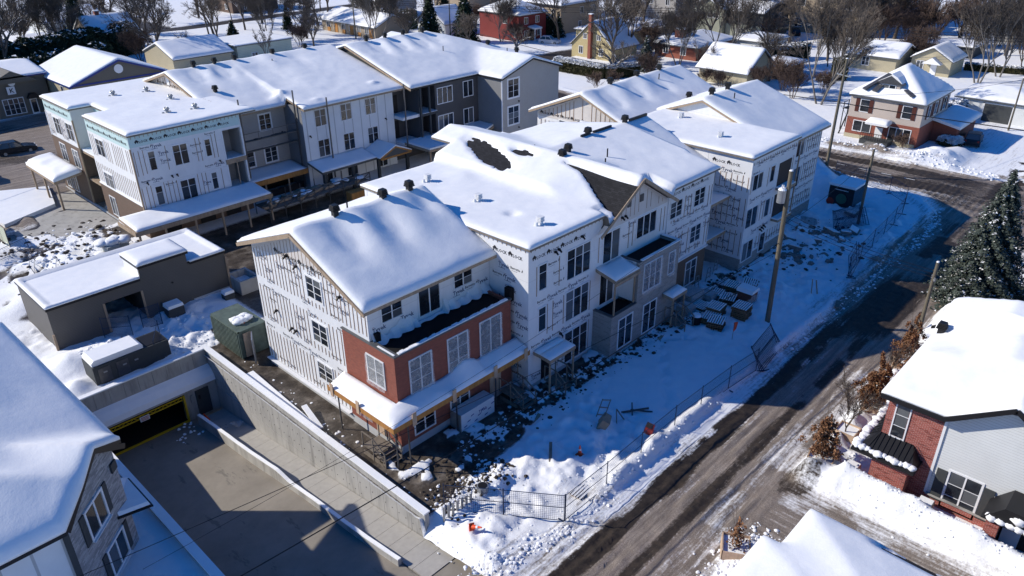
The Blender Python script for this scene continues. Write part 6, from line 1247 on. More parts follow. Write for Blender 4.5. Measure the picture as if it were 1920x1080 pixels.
SB = [('thicket', 119.0, 51.5, 1.0, 'reddish bare thicket left of the street utility pole'), ('thicket', 123, 55, 1.1, 'brown bushy thicket beside the lean-to shed'), ('thicket', 121.5, 58.4, .8, 'low bare bushes along the steep garage'), ('shrub', 103.0, 29.2, .9, 'red twiggy shrub against the corner house wall'), ('shrub', 118.6, 64, 1.1, 'twiggy shrubs before the steep garage door'), ('shrub', 118.9, 67.3, 1.1, 'rounded bare shrub before the steep garage wall'),
 ('thicket', 181, 50.5, 1.9, 'huge reddish brown thicket on the slope'), ('thicket', 186, 45.5, 1.9, 'dense brown thicket beside the leaning trees'), ('thicket', 178, 54, 1.5, 'brown thicket next to the tan building'), ('thicket', 172, 68, 1.5, 'bare brush below the tan building'), ('thicket', 160, 76, 1.2, 'bare brush behind the cedar hedge'), ('thicket', 176, 30, 1.4, 'red brown brush at the right of the pavilion'), ('thicket', 127, 119, .9, 'bare bushes in front of the red house'), ('shrub', 103.6, 78.8, 1.2, 'snow flecked shrub beside the grey gable end'), ('shrub', 106, 77.5, 1.2, 'second snow flecked shrub beside the pruned tree'), ('thicket', 138, 92, 1.2, 'bare brush beside the yellow wing'), ('thicket', 147, 90, 1.3, 'bare brush beside the far street'), ('thicket', 52, 199, 1.3, 'dark brush at the upper left corner'), ('thicket', 92, 150, 1.0, 'low brush behind the pale green building'), ('thicket', 157, 46.5, 1.2, 'bare bushes over the cream bungalow roof'), ('thicket', 195, 60, 1.8, 'brown brush high on the slope')]
SB += [('thicket', 174, 58, 1.8, 'tall brown brush below the slope'), ('thicket', 190, 40, 1.9, 'wide brown brush right of the leaning trees'), ('thicket', 184, 34, 1.6, 'brown brush above the pavilion'), ('thicket', 168, 48, 1.2, 'brown brush between bungalow and pavilion'), ('thicket', 125, 49, .8, 'low red brush on the side lawn'), ('thicket', 62, 160, 1.3, 'dark brush beside the broad bare maple'), ('thicket', 36, 190, 1.6, 'dark brush at the top left corner'), ('thicket', 44, 205, 1.6, 'dark brush beyond the white house'), ('thicket', 134, 140, 1.2, 'brush beside the timber braced house'), ('thicket', 154, 124, 1.2, 'brush at the taupe apartment house'), ('thicket', 166, 116, 1.3, 'brush along the far street'), ('thicket', 128, 84, 1.0, 'brush under the chimney bungalow trees'), ('thicket', 116, 77, .9, 'brush at the end of the clipped hedge')]
for a in SB: bare(*a)
# evergreens
def cards(n, fn, size, seed, tri=True):
    g = np.random.default_rng(seed); P, Nn = fn(g, n); n = len(P)
    a = g.normal(size=(n, 3)); a -= (a*Nn).sum(1, keepdims=True)*Nn*.6; a /= np.linalg.norm(a, axis=1, keepdims=True); b = np.cross(Nn, a); b /= np.linalg.norm(b, axis=1, keepdims=True)
    s = size*g.uniform(.6, 1.3, (n, 1)); V = np.stack([P-a*s, P+a*s, P+b*s*1.3], 1).reshape(-1, 3); F = np.arange(3*n).reshape(-1, 3); return V, F
def spruce_fn(H, Rr):
    def f(g, n):
        z = H*(1-np.sqrt(g.uniform(0.0, 1, n)))*.97+.25; lay = (z/H*17) % 1; rad = Rr*(1-z/H)**.85*(.75+.3*(1-lay)); az = g.uniform(0, 2*np.pi, n); br = .72+.28*np.cos(az*9+np.floor(z/H*17)*2.1)
        r = rad*br*np.sqrt(g.uniform(.12, 1, n)); P = np.stack([r*np.cos(az), r*np.sin(az), z-.16*r+.1*g.normal(size=n)], 1); Nn = np.stack([.4*np.cos(az), .4*np.sin(az), np.ones(n)], 1)+.4*g.normal(size=(n, 3)); return P, Nn/np.linalg.norm(Nn, axis=1, keepdims=True)
    return f
def snow_fn(H, Rr, base):
    def f(g, n):
        P, Nn = base(g, n); m = (np.sin(P[:, 0]*3.1+P[:, 2]*2)*np.cos(P[:, 1]*2.7+P[:, 2]*3) > .15); P = P[m]; P[:, 2] += .09; Nn = Nn[m]*.3+np.array([0, 0, 1.]); return P, Nn/np.linalg.norm(Nn, axis=1, keepdims=True)
    return f
def evergreen(label, x, y, H, Rr, n, size, mat='spruce', snow=.25, seed=1, name='spruce_tree'):
    t = thing(name, label, 'tree', (x, y, 0)); b = MB().tube((0, 0, -.2), (0, 0, H*.92), H*.018+.05, .03, 7)
    rr = random.Random(seed)
    for k in range(40):
        z = H*(.06+.85*k/40); a = k*2.4; r = Rr*(1-z/H)**.85*.8; b.tube((0, 0, z), (r*math.cos(a), r*math.sin(a), z-.15*r), .035, .01, 3, False)
    for nm, me in (('trunk', b.mesh(M['bark'])),): o = bpy.data.objects.new(nm, me); C.objects.link(o); o.parent = t
    f = spruce_fn(H, Rr); V, F = cards(n, f, size, seed); o = bpy.data.objects.new('crown', npmesh('crown', V, F, M[mat], False)); C.objects.link(o); o.parent = t
    if snow: V, F = cards(int(n*snow), snow_fn(H, Rr, f), size*.95, seed+5); o = bpy.data.objects.new('snow_clumps', npmesh('snow_clumps', V, F, M['snow'], False)); C.objects.link(o); o.parent = t
    return t
evergreen('big blue green spruce dusted with snow beside the road junction', 64.9, 10.2, 11.4, 4.3, 62000, .12, seed=3, snow=.2)
evergreen('second spruce crowded behind the big snow dusted one at the right edge', 67.8, 5.6, 10.5, 3.4, 20000, .14, seed=4, snow=.16)
evergreen('slim dark spruce before the blue shaded roof', 60.5, 186.5, 14, 3.6, 9000, .3, 'pine', .12, 5)
evergreen('dark pine with drooping snowy limbs left of the red house', 119.5, 127.4, 12, 4.2, 9000, .28, 'pine', .12, 6)
evergreen('second dark pine beside the red house', 115.5, 134.5, 11, 3.8, 7000, .28, 'pine', .1, 7)
evergreen('small snowy bush shaped fir in the white yard at the top', 90, 175.3, 3.6, 2.0, 2500, .2, 'pine', .2, 8)
evergreen('grey blue spruce among the brush behind the grey gable roofs', 121, 81.0, 6.5, 2.6, 5000, .2, 'spruce', .25, 9)
evergreen('dark narrow cedar pair beside the brown street house', 103.7, 173.5, 6.5, 1.8, 3500, .22, 'pine', .05, 10)
evergreen('small fir at the roadside right of the driveway', 99.5, 9.8, 4.2, 1.6, 4000, .14, 'spruce', .15, 11)
evergreen('dark fir behind the timber braced house', 134, 150, 9, 3.2, 5000, .28, 'pine', .08, 12)
evergreen('dark spruce beside the taupe apartment house', 138.2, 116.5, 5.5, 2.2, 4000, .2, 'pine', .08, 13)
def hedge(label, pts, wd, H, n, size, mat='cedar', snow=.3, seed=1, snowtop=.2, kind=None, name='cedar_hedge', cat='hedge'):
    g = np.random.default_rng(seed); seg = [np.hypot(b[0]-a[0], b[1]-a[1]) for a, b in zip(pts[:-1], pts[1:])]; tot = sum(seg)
    def f(g, n):
        u = g.uniform(0, tot, n); P = np.zeros((n, 3)); acc = 0
        lat = (g.uniform(0, 1, n)**.5)*np.sign(g.uniform(-1, 1, n)); hz = g.uniform(0, 1, n)**.6
        for (a, b), L in zip(zip(pts[:-1], pts[1:]), seg):
            m = (u >= acc) & (u <= acc+L); t = (u[m]-acc)/L; dx, dy = (b[0]-a[0])/L, (b[1]-a[1])/L
            bul = wd/2*(1-.35*hz[m]**3)*(.85+.3*vn(u[m], hz[m]*0, 1.3, seed)); P[m, 0] = a[0]+(b[0]-a[0])*t-dy*lat[m]*bul; P[m, 1] = a[1]+(b[1]-a[1])*t+dx*lat[m]*bul
            P[m, 2] = hz[m]*H*(.86+.22*vn(u[m], 0*u[m], 1.7, seed+2)); acc += L
        Nn = g.normal(size=(n, 3)); Nn[:, 2] *= .4; return P, Nn/np.linalg.norm(Nn, axis=1, keepdims=True)
    cx = sum(p[0] for p in pts)/len(pts); cy = sum(p[1] for p in pts)/len(pts); t = thing(name, label, cat, (cx, cy, 0))
    V, F = cards(n, f, size, seed); me = npmesh('foliage', V, F, M[mat], False); link('foliage', me, t)
    b = MB()
    for (a, c) in zip(pts[:-1], pts[1:]): dx, dy = c[0]-a[0], c[1]-a[1]; L = math.hypot(dx, dy); b.obox(((a[0]+c[0])/2, (a[1]+c[1])/2, H*.42), L, wd*.62, H*.8, math.atan2(dy, dx))
    b.build('inner_branches', M[mat], t)
    def fs(g, n):
        P, Nn = f(g, n); m = P[:, 2] > H*(1-snowtop); P = P[m]; P[:, 2] += size*.5; Nn = Nn[m]*.3+np.array([0, 0, 1.]); return P, Nn/np.linalg.norm(Nn, axis=1, keepdims=True)
    V, F = cards(int(n*snow), fs, size*1.5, seed+3)
    if len(V): link('snow_clumps', npmesh('snow_clumps', V, F, M['snow'], False), t)
hedge('long clipped cedar hedge capped with snow before the yellow house', [(110.5, 93.5), (110.8, 82.5), (116.5, 79.5)], 2.0, 2.7, 16000, .14, snow=1.6, snowtop=.25, seed=1)
hedge('dark cedar hedge with snow caps behind the steep garage', [(135, 73.5), (142, 68), (152, 64.5)], 2.6, 3.2, 14000, .18, 'pine', snow=.6, seed=2)
hedge('high black green hedge along the top left lot', [(30, 165), (47.9, 166.5), (66, 171)], 5, 6.0, 22000, .28, 'pine', snow=.12, seed=3)
hedge('dark conifers lining the lot at the far left', [(22, 150), (38, 153), (55, 157)], 5, 5.0, 16000, .28, 'pine', snow=.08, seed=4)
hedge('short cedar hedge with a lumpy snow cap beside the roller door garage', [(117.5, 31), (124.8, 28.6)], 1.9, 2.8, 7000, .12, 'pine', snow=2.4, snowtop=.3, seed=5)
hedge('round bush with a smooth snow cap beside the dark car', [(108.2, 25.6), (110.0, 24.9)], 2.6, 1.3, 3000, .11, 'cedar', snow=4.5, snowtop=.5, seed=6, name='round_bush', cat='bush')
hedge('round leafless bush by the street pole behind the gable', [(137.5, 53), (138.6, 51)], 4.4, 4.0, 6000, .14, 'cedar', snow=.1, seed=7, name='round_bush', cat='bush')
hedge('dark evergreen row behind the orange panelled bungalow', [(124, 150), (123.5, 160)], 3.0, 4.5, 6000, .25, 'pine', snow=.15, seed=8)
hedge('low snow dusted hedge along the backyard fence at the right', [(160, 38), (163.5, 26)], 1.2, 1.6, 3000, .14, 'cedar', snow=1.2, seed=9)
hedge('dark hedge between the red house and the driveway', [(137.5, 120), (139.2, 118.5)], 2.4, 4.6, 3000, .2, 'pine', snow=.1, seed=10)
# planter oaks that kept brown leaves
def oak(x, y, H, Rr, n, seed, label):
    t = thing('potted_oak', label, 'potted tree', (x, y, 0)); b = MB().tube((0, 0, .2), (0, 0, H*.9), .05, .02, 6)
    rr = random.Random(seed)
    for k in range(26): z = H*(.2+.7*k/26); a = k*2.4; r = Rr*.8*math.sin(min(1, (1.06-z/H)*1.6)*1.5); b.tube((0, 0, z), (r*math.cos(a), r*math.sin(a), z+.45*r), .02, .006, 3, False)
    for k in range(2): a = rr.uniform(0, 6); b.tube((0, 0, H*.5), (.5*math.cos(a), .5*math.sin(a), H*1.35), .02, .006, 3, False)
    o = bpy.data.objects.new('trunk', b.mesh(M['bark'])); C.objects.link(o); o.parent = t
    def f(g, n):
        c = g.normal(size=(60, 3))*np.array([Rr*.5, Rr*.5, H*.23])+np.array([0, 0, H*.55]); i = g.integers(0, 60, n); P = c[i]+g.normal(size=(n, 3))*.13; sc_ = np.clip(1.25-P[:, 2]/H, .25, 1)[:, None]; P[:, :2] *= sc_; P = P[P[:, 2] > .5]; Nn = g.normal(size=(len(P), 3)); return P, Nn/np.linalg.norm(Nn, axis=1, keepdims=True)
    V, F = cards(n, f, .075, seed); o = bpy.data.objects.new('crown', npmesh('crown', V, F, M['brownleaf'], False)); C.objects.link(o); o.parent = t
    q = MB().box(-.7, -.7, 0, -.64, .7, .95).box(.64, -.7, 0, .7, .7, .95).box(-.7, .64, 0, .7, .7, .95).box(-.64, -.7, 0, .64, -.64, .95); o = bpy.data.objects.new('planter_box', q.mesh(M['ply'])); C.objects.link(o); o.parent = t
    o = bpy.data.objects.new('snow_cover', MB().box(-.63, -.63, 0, .63, .63, .8).mesh(M['snow'])); C.objects.link(o); o.parent = t
    t.rotation_euler = (0, 0, .1+seed*.1)
oak(37.5, 11.0, 3.9, 1.1, 4200, 1, 'narrow brown leaved oak in a plywood planter nearest the driveway'); oak(44.6, 10.7, 4.0, 1.7, 7500, 2, 'widest brown leaved oak in a plywood planter along the road'); oak(50.8, 10.9, 4.3, 1.0, 4200, 3, 'slim brown leaved oak in a planter next to the utility pole')
oak(27.9, 11.2, 2.4, .5, 500, 4, 'sparse brown leaved sapling in a planter above the near roof')
for x, y, s, lb in ((40.9, 10.9, .62, 'bare sapling between the two larger planter oaks'), (48.2, 11.2, .6, 'bare sapling left of the slim planter oak'), (43.0, 11.6, .5, 'bare leafless sapling at the widest oak planter')): bare('young', x, y, s, lb)
for x, y, z_, lb in ((41.0, 10.9, 1, 'low planter box holding the bare sapling between the oaks'), (48.1, 11.2, 2, 'low planter box holding the bare sapling by the slim oak')):
    t = thing('planter_box', lb, 'planter', (x, y, 0)); MB().box(x-.6, y-.6, 0, x+.6, y-.54, .8).box(x-.6, y+.54, 0, x+.6, y+.6, .8).box(x-.6, y-.54, 0, x-.54, y+.54, .8).box(x+.54, y-.54, 0, x+.6, y+.54, .8).build('planter_wall', M['ply'], t); MB().box(x-.54, y-.54, 0, x+.54, y+.54, .7).build('snow_cover', M['snow'], t)
# ================================================================ site things
def pole(x, y, H, label, lean=(0, 0), r=.16, arms=(), trafo=None, base=0):
    t = thing('utility_pole', label, 'utility pole', (x, y, 0)); tx, ty = x+lean[0], y+lean[1]
    MB().tube((x, y, -.3), (tx, ty, H), r, r*.72, 12).build('post', M['pole'], t, smooth=False)
    MB().tube((tx, ty, H), (tx, ty, H+.07), r*.74, r*.5, 10).build('snow_cap', M['snow'], t)
    for z, L, a in arms:
        k = z/H; px, py = x+lean[0]*k, y+lean[1]*k; q = MB().bar((px-L*math.cos(a), py-L*math.sin(a), z), (px+L*math.cos(a), py+L*math.sin(a), z), .1)
        for s_ in (-.9, -.45, .45, .9): q.tube((px+s_*L*math.cos(a), py+s_*L*math.sin(a), z), (px+s_*L*math.cos(a), py+s_*L*math.sin(a), z+.2), .05, .04, 6)
        q.build('crossarm', M['galv'], t)
    if trafo:
        z, dx, dy = trafo; k = z/H; px, py = x+lean[0]*k+dx, y+lean[1]*k+dy; o = MB().tube((px, py, z-.5), (px, py, z+.45), .30, .30, 14).build('transformer', M['galv'], t); subpartw('snow_cap', MB().tube((px, py, z+.45), (px, py, z+.58), .3, .2, 12).mesh(M['snow']), o); subpartw('bushing', MB().tube((px-.1, py, z+.55), (px-.1, py, z+.85), .06, .04, 8).tube((px+.15, py, z+.55), (px+.15, py, z+.75), .05, .03, 8).mesh(M['white']), o)
        MB().bar((x+lean[0]*k, y+lean[1]*k, z), (px, py, z), .08).build('bracket', M['galv'], t)
    return t
pole(50.7, 21.0, 12.4, 'wooden utility pole with the grey transformer beside the stacked pallets', lean=(-.05, .1), r=.2, trafo=(10.6, -.42, .25)); pole(87.2, 32.3, 13.4, 'tall grey utility pole at the main street beside the dark kiosk', lean=(.1, .0), r=.19, arms=((11.6, 1.0, 1.2),))
pole(75.3, 23.7, 7.8, 'short bare pole between the leaning fence panels', r=.15); pole(54.0, 11.3, 7.3, 'grey pole with bundled conductors rising beside the brick house roof', r=.15, arms=((6.0, .35, .6),)); pole(122.4, 21.6, 7.2, 'thin utility pole in front of the roller door garage', r=.13)
pole(87, 181, 11, 'wooden pole on the far snowy street at the top left', lean=(-1.0, 0), r=.2); pole(106.1, 149.3, 9.5, 'black pole in front of the orange panelled bungalow', r=.17, arms=((9, .5, 0),)); pole(141.2, 89.9, 8.6, 'pole between the yellow wing and the chimney bungalow', r=.15, arms=((8.2, .6, 1.5),)); pole(118.9, 131.6, 8.8, 'pole in front of the dark pines', r=.15); pole(41.9, 165, 10, 'white tilted pole at the left edge behind the shop', r=.2, lean=(-1.2, 0))
def cable(name, label, a, b, sag, r=.022, n=18, cat='cable', extra=()):
    q = MB(); pts = []
    for i in range(n+1): t_ = i/n; p = Vector(a).lerp(Vector(b), t_); p.z -= sag*4*t_*(1-t_); pts.append(p)
    q.path(pts, r, 4); tag(q.build(name, M['cable']), label, cat, extra or None)
P1 = (50.66, 21.08)
cable('overhead_cable', 'thick overhead cable from the transformer pole over the fence line', (*P1, 6.9), (-8, 22.6, 7.6), 1.1, .035, 30)
cable('overhead_cable', 'thin overhead cable below the thick one over the yard', (*P1, 6.2), (-8, 29.5, 6.2), .9, .02, 30)
for k in range(3): cable('overhead_cable', ['upper', 'middle', 'lower'][k]+' of the three cables crossing the road from the transformer pole to the conductor pole', (P1[0], P1[1], 9.3-.35*k), (54.1, 11.3, 6.6-.25*k), .35, .018)
cable('overhead_cable', 'cable running along the street from the transformer pole to the short bare pole', (*P1, 8.2), (75.3, 23.7, 7.2), .5, .02); cable('overhead_cable', 'cable from the short bare pole to the tall street pole', (75.3, 23.7, 7.4), (87.2, 32.3, 8.8), .3, .02)
cable('overhead_cable', 'thick street cable from the tall pole toward the right edge', (87.25, 32.3, 8.6), (104, -30, 8.2), .9, .05, 24); cable('overhead_cable', 'thinner street cable above the corner house steps', (87.25, 32.3, 9.4), (122.4, 21.6, 7.0), .6, .02)
cable('overhead_cable', 'street cable from the tall pole back past the gable end', (87.2, 32.3, 8.7), (92, 95, 8.9), 1.0, .04, 24)
for k in range(3): cable('overhead_cable', ['highest', 'central', 'lowest'][k]+' of the three wires strung across the back gardens', (106.1, 149.3, 9.1-.45*k), (141.2, 89.9, 8.4-.45*k), .7, .035, 16)
for k in range(3): cable('overhead_cable', ['highest', 'central', 'lowest'][k]+' of the three wires from the garden pole to the right', (141.2, 89.9, 8.4-.45*k), (150, 20, 9.0-.45*k), .8, .035, 20)
cable('overhead_cable', 'black cable crossing the lot at the far left', (-10, 92, 6.5), (36, 108, 5.2), .5, .03); cable('overhead_cable', 'grey guy wire over the ramp from the left edge', (6, 27.5, 4.5), (42, 24, 9.6), .8, .012, 20)
# fence panels
def panel_mesh(L=3.4, H=1.85):
    f = MB(); f.tube((0, 0, .05), (0, 0, H+.1), .028, n=6).tube((L, 0, .05), (L, 0, H+.1), .028, n=6).tube((0, 0, H), (L, 0, H), .022, n=6).tube((0, 0, .12), (L, 0, .12), .022, n=6).tube((0, 0, H*.55), (L, 0, H*.55), .018, n=6); f.bar((-.02, -.4, .03), (-.02, .4, .03), .06)
    w_ = MB()
    for k in range(1, 30): x = L*k/30; w_.add([(x-.006, 0, .12), (x+.006, 0, .12), (x+.006, 0, H), (x-.006, 0, H)], [(0, 1, 2, 3)])
    for k in range(1, 14): z = .12+(H-.12)*k/14; w_.add([(0, .003, z-.006), (L, .003, z-.006), (L, .003, z+.006), (0, .003, z+.006)], [(0, 1, 2, 3)])
    return f.mesh(M['fence']), w_.mesh(M['fence'])
FM = {}
def fence(p, q, label, tilt=0, group='temporary construction fence', base=.12):
    L = round(math.hypot(q[0]-p[0], q[1]-p[1]), 1)
    if L not in FM: FM[L] = panel_mesh(L)
    t = thing('fence_panel', label, 'fence panel', (p[0], p[1], base), group); t.rotation_euler = (tilt, 0, math.atan2(q[1]-p[1], q[0]-p[0]))
    for nm, me in zip(('frame', 'wire_grid'), FM[L]): o = bpy.data.objects.new(nm, me); C.objects.link(o); o.parent = t
FP = [(20.0, 24.2), (21.9, 21.6), (23.8, 18.95), (27.4, 18.9), (30.8, 18.95), (34.4, 18.95), (37.3, 18.85), (40.6, 18.7), (43.9, 18.4)]
FL = ['fence panel nearest the ramp wall end', 'fence panel meeting the lying pallet corner', 'fence panel behind the lying wooden pallet', 'fence panel below the orange traffic cone', 'fence panel holding the small red bin', 'fence panel at the edge of the building shadow', 'fence panel just inside the building shadow', 'last upright fence panel before the leaning stack']
for (a, b_), l in zip(zip(FP[:-1], FP[1:]), FL): fence(a, b_, l)
for k in range(3): fence((44.1+.1*k, 18.2-.12*k), (47.9+.15*k, 18.7-.1*k), ['outermost', 'middle', 'innermost'][k]+' of three fence panels leaning together by the road', tilt=-.45-.1*k, base=.15)
for k, (a, b_) in enumerate((((62.6, 19.6), (66.2, 20.0)), ((66.2, 20.0), (69.8, 20.3)), ((69.8, 20.3), (73.2, 20.5)), ((73.2, 20.5), (76.7, 20.8)), ((76.7, 20.8), (80.2, 21.2)), ((80.2, 21.2), (83.4, 22.0)), ((83.4, 22.0), (85.4, 24.4)), ((85.4, 24.4), (86.6, 27.6)), ((86.6, 27.6), (86.8, 31)))):
    fence(a, b_, ['first', 'second', 'third', 'fourth', 'fifth', 'sixth', 'seventh', 'eighth', 'ninth'][k]+' fence panel counted from the road end round the street corner', base=.3)
for k in range(2): fence((62.3+.2*k, 19.2+.25*k), (65.8, 19.9+.2*k), ['outer', 'inner'][k]+' doubled fence panel at the road end of the corner fence', tilt=-.2, base=.3)
for k in range(4): fence((71.5+.1*k, 24.6-.15*k), (75.0, 23.4-.3*k), ['first', 'second', 'third', 'fourth'][k]+' fence panel leaning against the short bare pole', tilt=-.3-.1*k, base=.3)
for k, (a, b_, l) in enumerate((((15.9, 50.1), (17.3, 52.6), 'fence panel beside the generator box'), ((14.6, 56.2), (16.2, 55.0), 'fence panel before the garage doorway'), ((17.2, 55.5), (18.6, 55.3), 'fence stub standing beside the wooden crate on the garage wall'), ((15.5, 66.5), (16.8, 70.2), 'dark fence panel leaning in the churned snow behind the garage'), ((14.6, 70), (15.6, 73.4), 'fence panel farther back in the churned snow'), ((13, 75), (16, 76.5), 'fence panel beyond the churned snow heap'))): fence(a, b_, l, tilt=-.25 if k > 2 else 0)
# container
t = thing('storage_container', 'dented green storage container with open grey door and snowy top', 'container', (21.2, 47.2, 0)); cx, cy = 21.0, 48.0
b = MB(); b.box(20.3, 46.2, .12, 22.5, 50.2, 2.3)
for k in range(18): y = 46.3+k*.22; b.box(20.24, y, .2, 20.3, y+.11, 2.2)
b.build('body', M['green'], t); b = MB(); b.box(20.28, 46.14, .1, 20.4, 46.2, 2.34); b.box(22.4, 46.14, .1, 22.52, 46.2, 2.34); b.box(20.28, 46.14, 2.24, 22.52, 46.2, 2.34); b.box(20.28, 46.2, 2.303, 22.52, 50.2, 2.34); b.build('frame', M['green'], t)
MB().box(20.6, 46.05, .2, 21.2, 46.13, 2.1).build('opening', M['ply'], t); MB().obox((20.9, 45.4, 1.15), .08, 1.3, 2.0, -.5).build('door', M['galv'], t); b = MB(); b.obox((20.84, 45.42, 1.45), .012, .45, .5, -.5); b.build('door_sign', M['white'], t)
b = MB(); [b.lump((21.0+.35*(k % 3), 47.3+.4*(k//3), 2.5), .42, .5, k, 8, 5) for k in range(6)]; b.build('snow_cover', M['snow'], t, smooth=True); b = MB(); [b.lump((20.8+random.random(), 47+random.random(), 2.4), .12, .8, k) for k in range(8)]; b.build('rubbish', M['oran'], t)
# generator box
t = thing('generator_cabinet', 'long dark grey generator cabinet under a rounded snow cap behind the ramp wall', 'generator', (14, 50.8, 0))
MB().obox((14.3, 51.0, .95), 5.2, 1.9, 1.5, 0).build('housing', M['slate'], t); b = MB(); b.box(12.0, 50.02, .4, 12.8, 50.05, 1.5).box(13.2, 50.02, .4, 14, 50.05, 1.5); b.build('access_panel', M['steel'], t)
for x in (12.3, 13.6, 14.4): MB().box(x, 49.99, 1.1, x+.25, 50.045, 1.2).build('vent_plate', M['galv'], t)
b = MB(); b.prism([(11.75, 1.71), (15.2, 1.71), (15.2, 1.95), (15.0, 2.12), (11.95, 2.12), (11.75, 1.95)], 'y', 50.2, 51.9); b.build('snow_cover', M['snow'], t); b = MB(); b.box(15.4, 50.2, 1.703, 16.8, 51.8, 1.74); b.build('exhaust_grille', M['black'], t)
t = thing('concrete_planter', 'square hollow concrete box with snow inside beside the garage corner', 'planter', (26, 56.2, 0)); q = MB(); q.box(25.3, 55.2, 0, 25.5, 57.6, 1.3).box(26.9, 55.2, 0, 27.1, 57.6, 1.3).box(25.5, 55.2, 0, 26.9, 55.4, 1.3).box(25.5, 57.4, 0, 26.9, 57.6, 1.3); q.build('wall_ring', M['conc'], t); MB().box(25.5, 55.4, 0, 26.9, 57.4, .7).build('snow_fill', M['snow'], t)
for (x, y, s_, h_, lb) in ((19.9, 55.9, .62, 1.05, 'large dark cabinet with snow cap against the garage wall'), (24.2, 55.4, .42, .7, 'small dark cabinet with snow cap at the garage corner')):
    t = thing('utility_cabinet', lb, 'cabinet', (x, y, 0)); MB().box(x-s_, y-s_*.8, 0, x+s_, y+s_*.8, h_).build('housing', M['slate'], t); b = MB(); b.prism([(x-s_-.02, h_+.003), (x+s_+.02, h_+.003), (x+s_-.05, h_+.26), (x-s_+.05, h_+.26)], 'y', y-s_*.8, y+s_*.8); b.build('snow_cap', M['snow'], t)
# lumber pack
t = thing('wrapped_lumber', 'long white wrapped lumber bundle with blue print against the brick wall', 'lumber bundle', (26.8, 29.1, 0)); MB().box(25.3, 28.5, .12, 28.2, 29.45, 1.35).build('bundle', M['wrap'], t); MB().box(25.28, 28.49, .1, 25.3, 29.46, 1.36).build('wood_ends', M['pale'] if 'pale' in M else M['galv'], t)
b = MB()
for k in range(9): put(b, '-Y', 28.5, .006, [(0, 0), (.28, .05), (.3, .12), (.05, .09)], [(0, 1, 2, 3)], 25.5+.3*k, .3+.28*(k % 3))
put(b, '-Y', 28.5, .006, *text_np('Tyvek', .3), 26.8, .75); b.build('print', M['blue'], t); MB().bar((25.4, 28.5, .05), (25.4, 29.5, .05), .1).bar((28, 28.5, .05), (28, 29.5, .05), .1).build('bearer', M['lumber'], t)
# pallets
PM = [MB().box(-.6, -.045, 0, .6, .045, .02).mesh(M['pallet']), MB().box(-.05, -.5, 0, .05, .5, .09).mesh(M['pallet']), MB().box(-.6, -.045, .02, .6, .045, .04).mesh(M['snow']), MB().box(-.6, -.05, 0, .6, .05, .02).mesh(M['shutter'])]
def pallet_stack(x, y, n, rz, label, snow=True, red=False):
    for k in range(n):
        lb = label if n == 1 else ('snow topped pallet on top of ' if k == n-1 else 'pallet number %s from the ground in ' % ['one', 'two', 'three', 'four', 'five', 'six', 'seven', 'eight', 'nine'][k])+label
        t = thing('wooden_pallet', lb, 'pallet', (x+.03*math.sin(k*3), y+.03*math.cos(k*2), .05+k*.15), 'stacked pallets' if n > 1 else None); t.rotation_euler = (0, 0, rz+.04*math.sin(k*5)); t.scale = (1.15, 1.2, 1)
        for j in range(3): o = bpy.data.objects.new('bearer', PM[1]); C.objects.link(o); o.parent = t; o.location = (-.5+.5*j, 0, .02)
        for j in range(7): o = bpy.data.objects.new('slat', PM[3] if red else PM[0]); C.objects.link(o); o.parent = t; o.location = (0, -.45+.15*j, .11)
        if snow and k == n-1:
            for j in range(7): o = bpy.data.objects.new('snow_strip', PM[2]); C.objects.link(o); o.parent = t; o.location = (0, -.45+.15*j, .115)
pallet_stack(50.0, 22.9, 8, .1, 'the tallest pallet stack by the transformer pole'); pallet_stack(48.9, 24.5, 7, .15, 'the pallet stack behind the red one'); pallet_stack(47.7, 24.2, 5, .2, 'the snow striped low stack'); pallet_stack(47.2, 23.5, 6, .3, 'the red painted pallet stack', red=True); pallet_stack(53.6, 25.6, 5, .1, 'the pallet stack by the stone tower wall'); pallet_stack(52.0, 26.3, 3, .2, 'the short stack left of the stone tower')
pallet_stack(51.6, 24.9, 4, .25, 'the low stack beside the half unwrapped bricks', red=True); pallet_stack(49.2, 25.9, 3, .05, 'the flat stack behind the snow striped one'); pallet_stack(55.3, 24.9, 4, .3, 'the stack nearest the tower corner', red=True)
pallet_stack(26.3, 19.95, 1, .05, 'single broken pallet lying on the snow bank behind the fence')
t = thing('wrapped_bricks', 'pallet of red bricks half unwrapped under a snow cap', 'brick pallet', (52.9, 23.9, 0))
for k in range(6):
    for j in range(5): MB().box(52.3+.22*j, 23.3, .15+.16*k, 52.5+.22*j, 24.5, .30+.16*k).build('brick', M['brick_red'], t) if (j in (0, 4) or k == 5 or True) else None
b = MB(); b.box(52.2, 23.2, 0, 53.5, 24.6, .13); b.build('pallet', M['oldwood'], t); b = MB(); b.prism([(52.15, 1.12), (53.5, 1.12), (53.3, 1.4), (52.35, 1.4)], 'y', 23.2, 24.6); b.build('snow_cap', M['snow'], t)
b = MB(); g_ = []
for i in range(9):
    for j in range(5): g_.append((51.0+.3*i, 23.05-.06*math.sin(i*1.3)+.05*j, 1.15-.28*j+.1*math.sin(i*2+j)))
b.add(g_, [(i*5+j, (i+1)*5+j, (i+1)*5+j+1, i*5+j+1) for i in range(8) for j in range(4)]); b.build('plastic_sheet', M['film'], t, smooth=True)
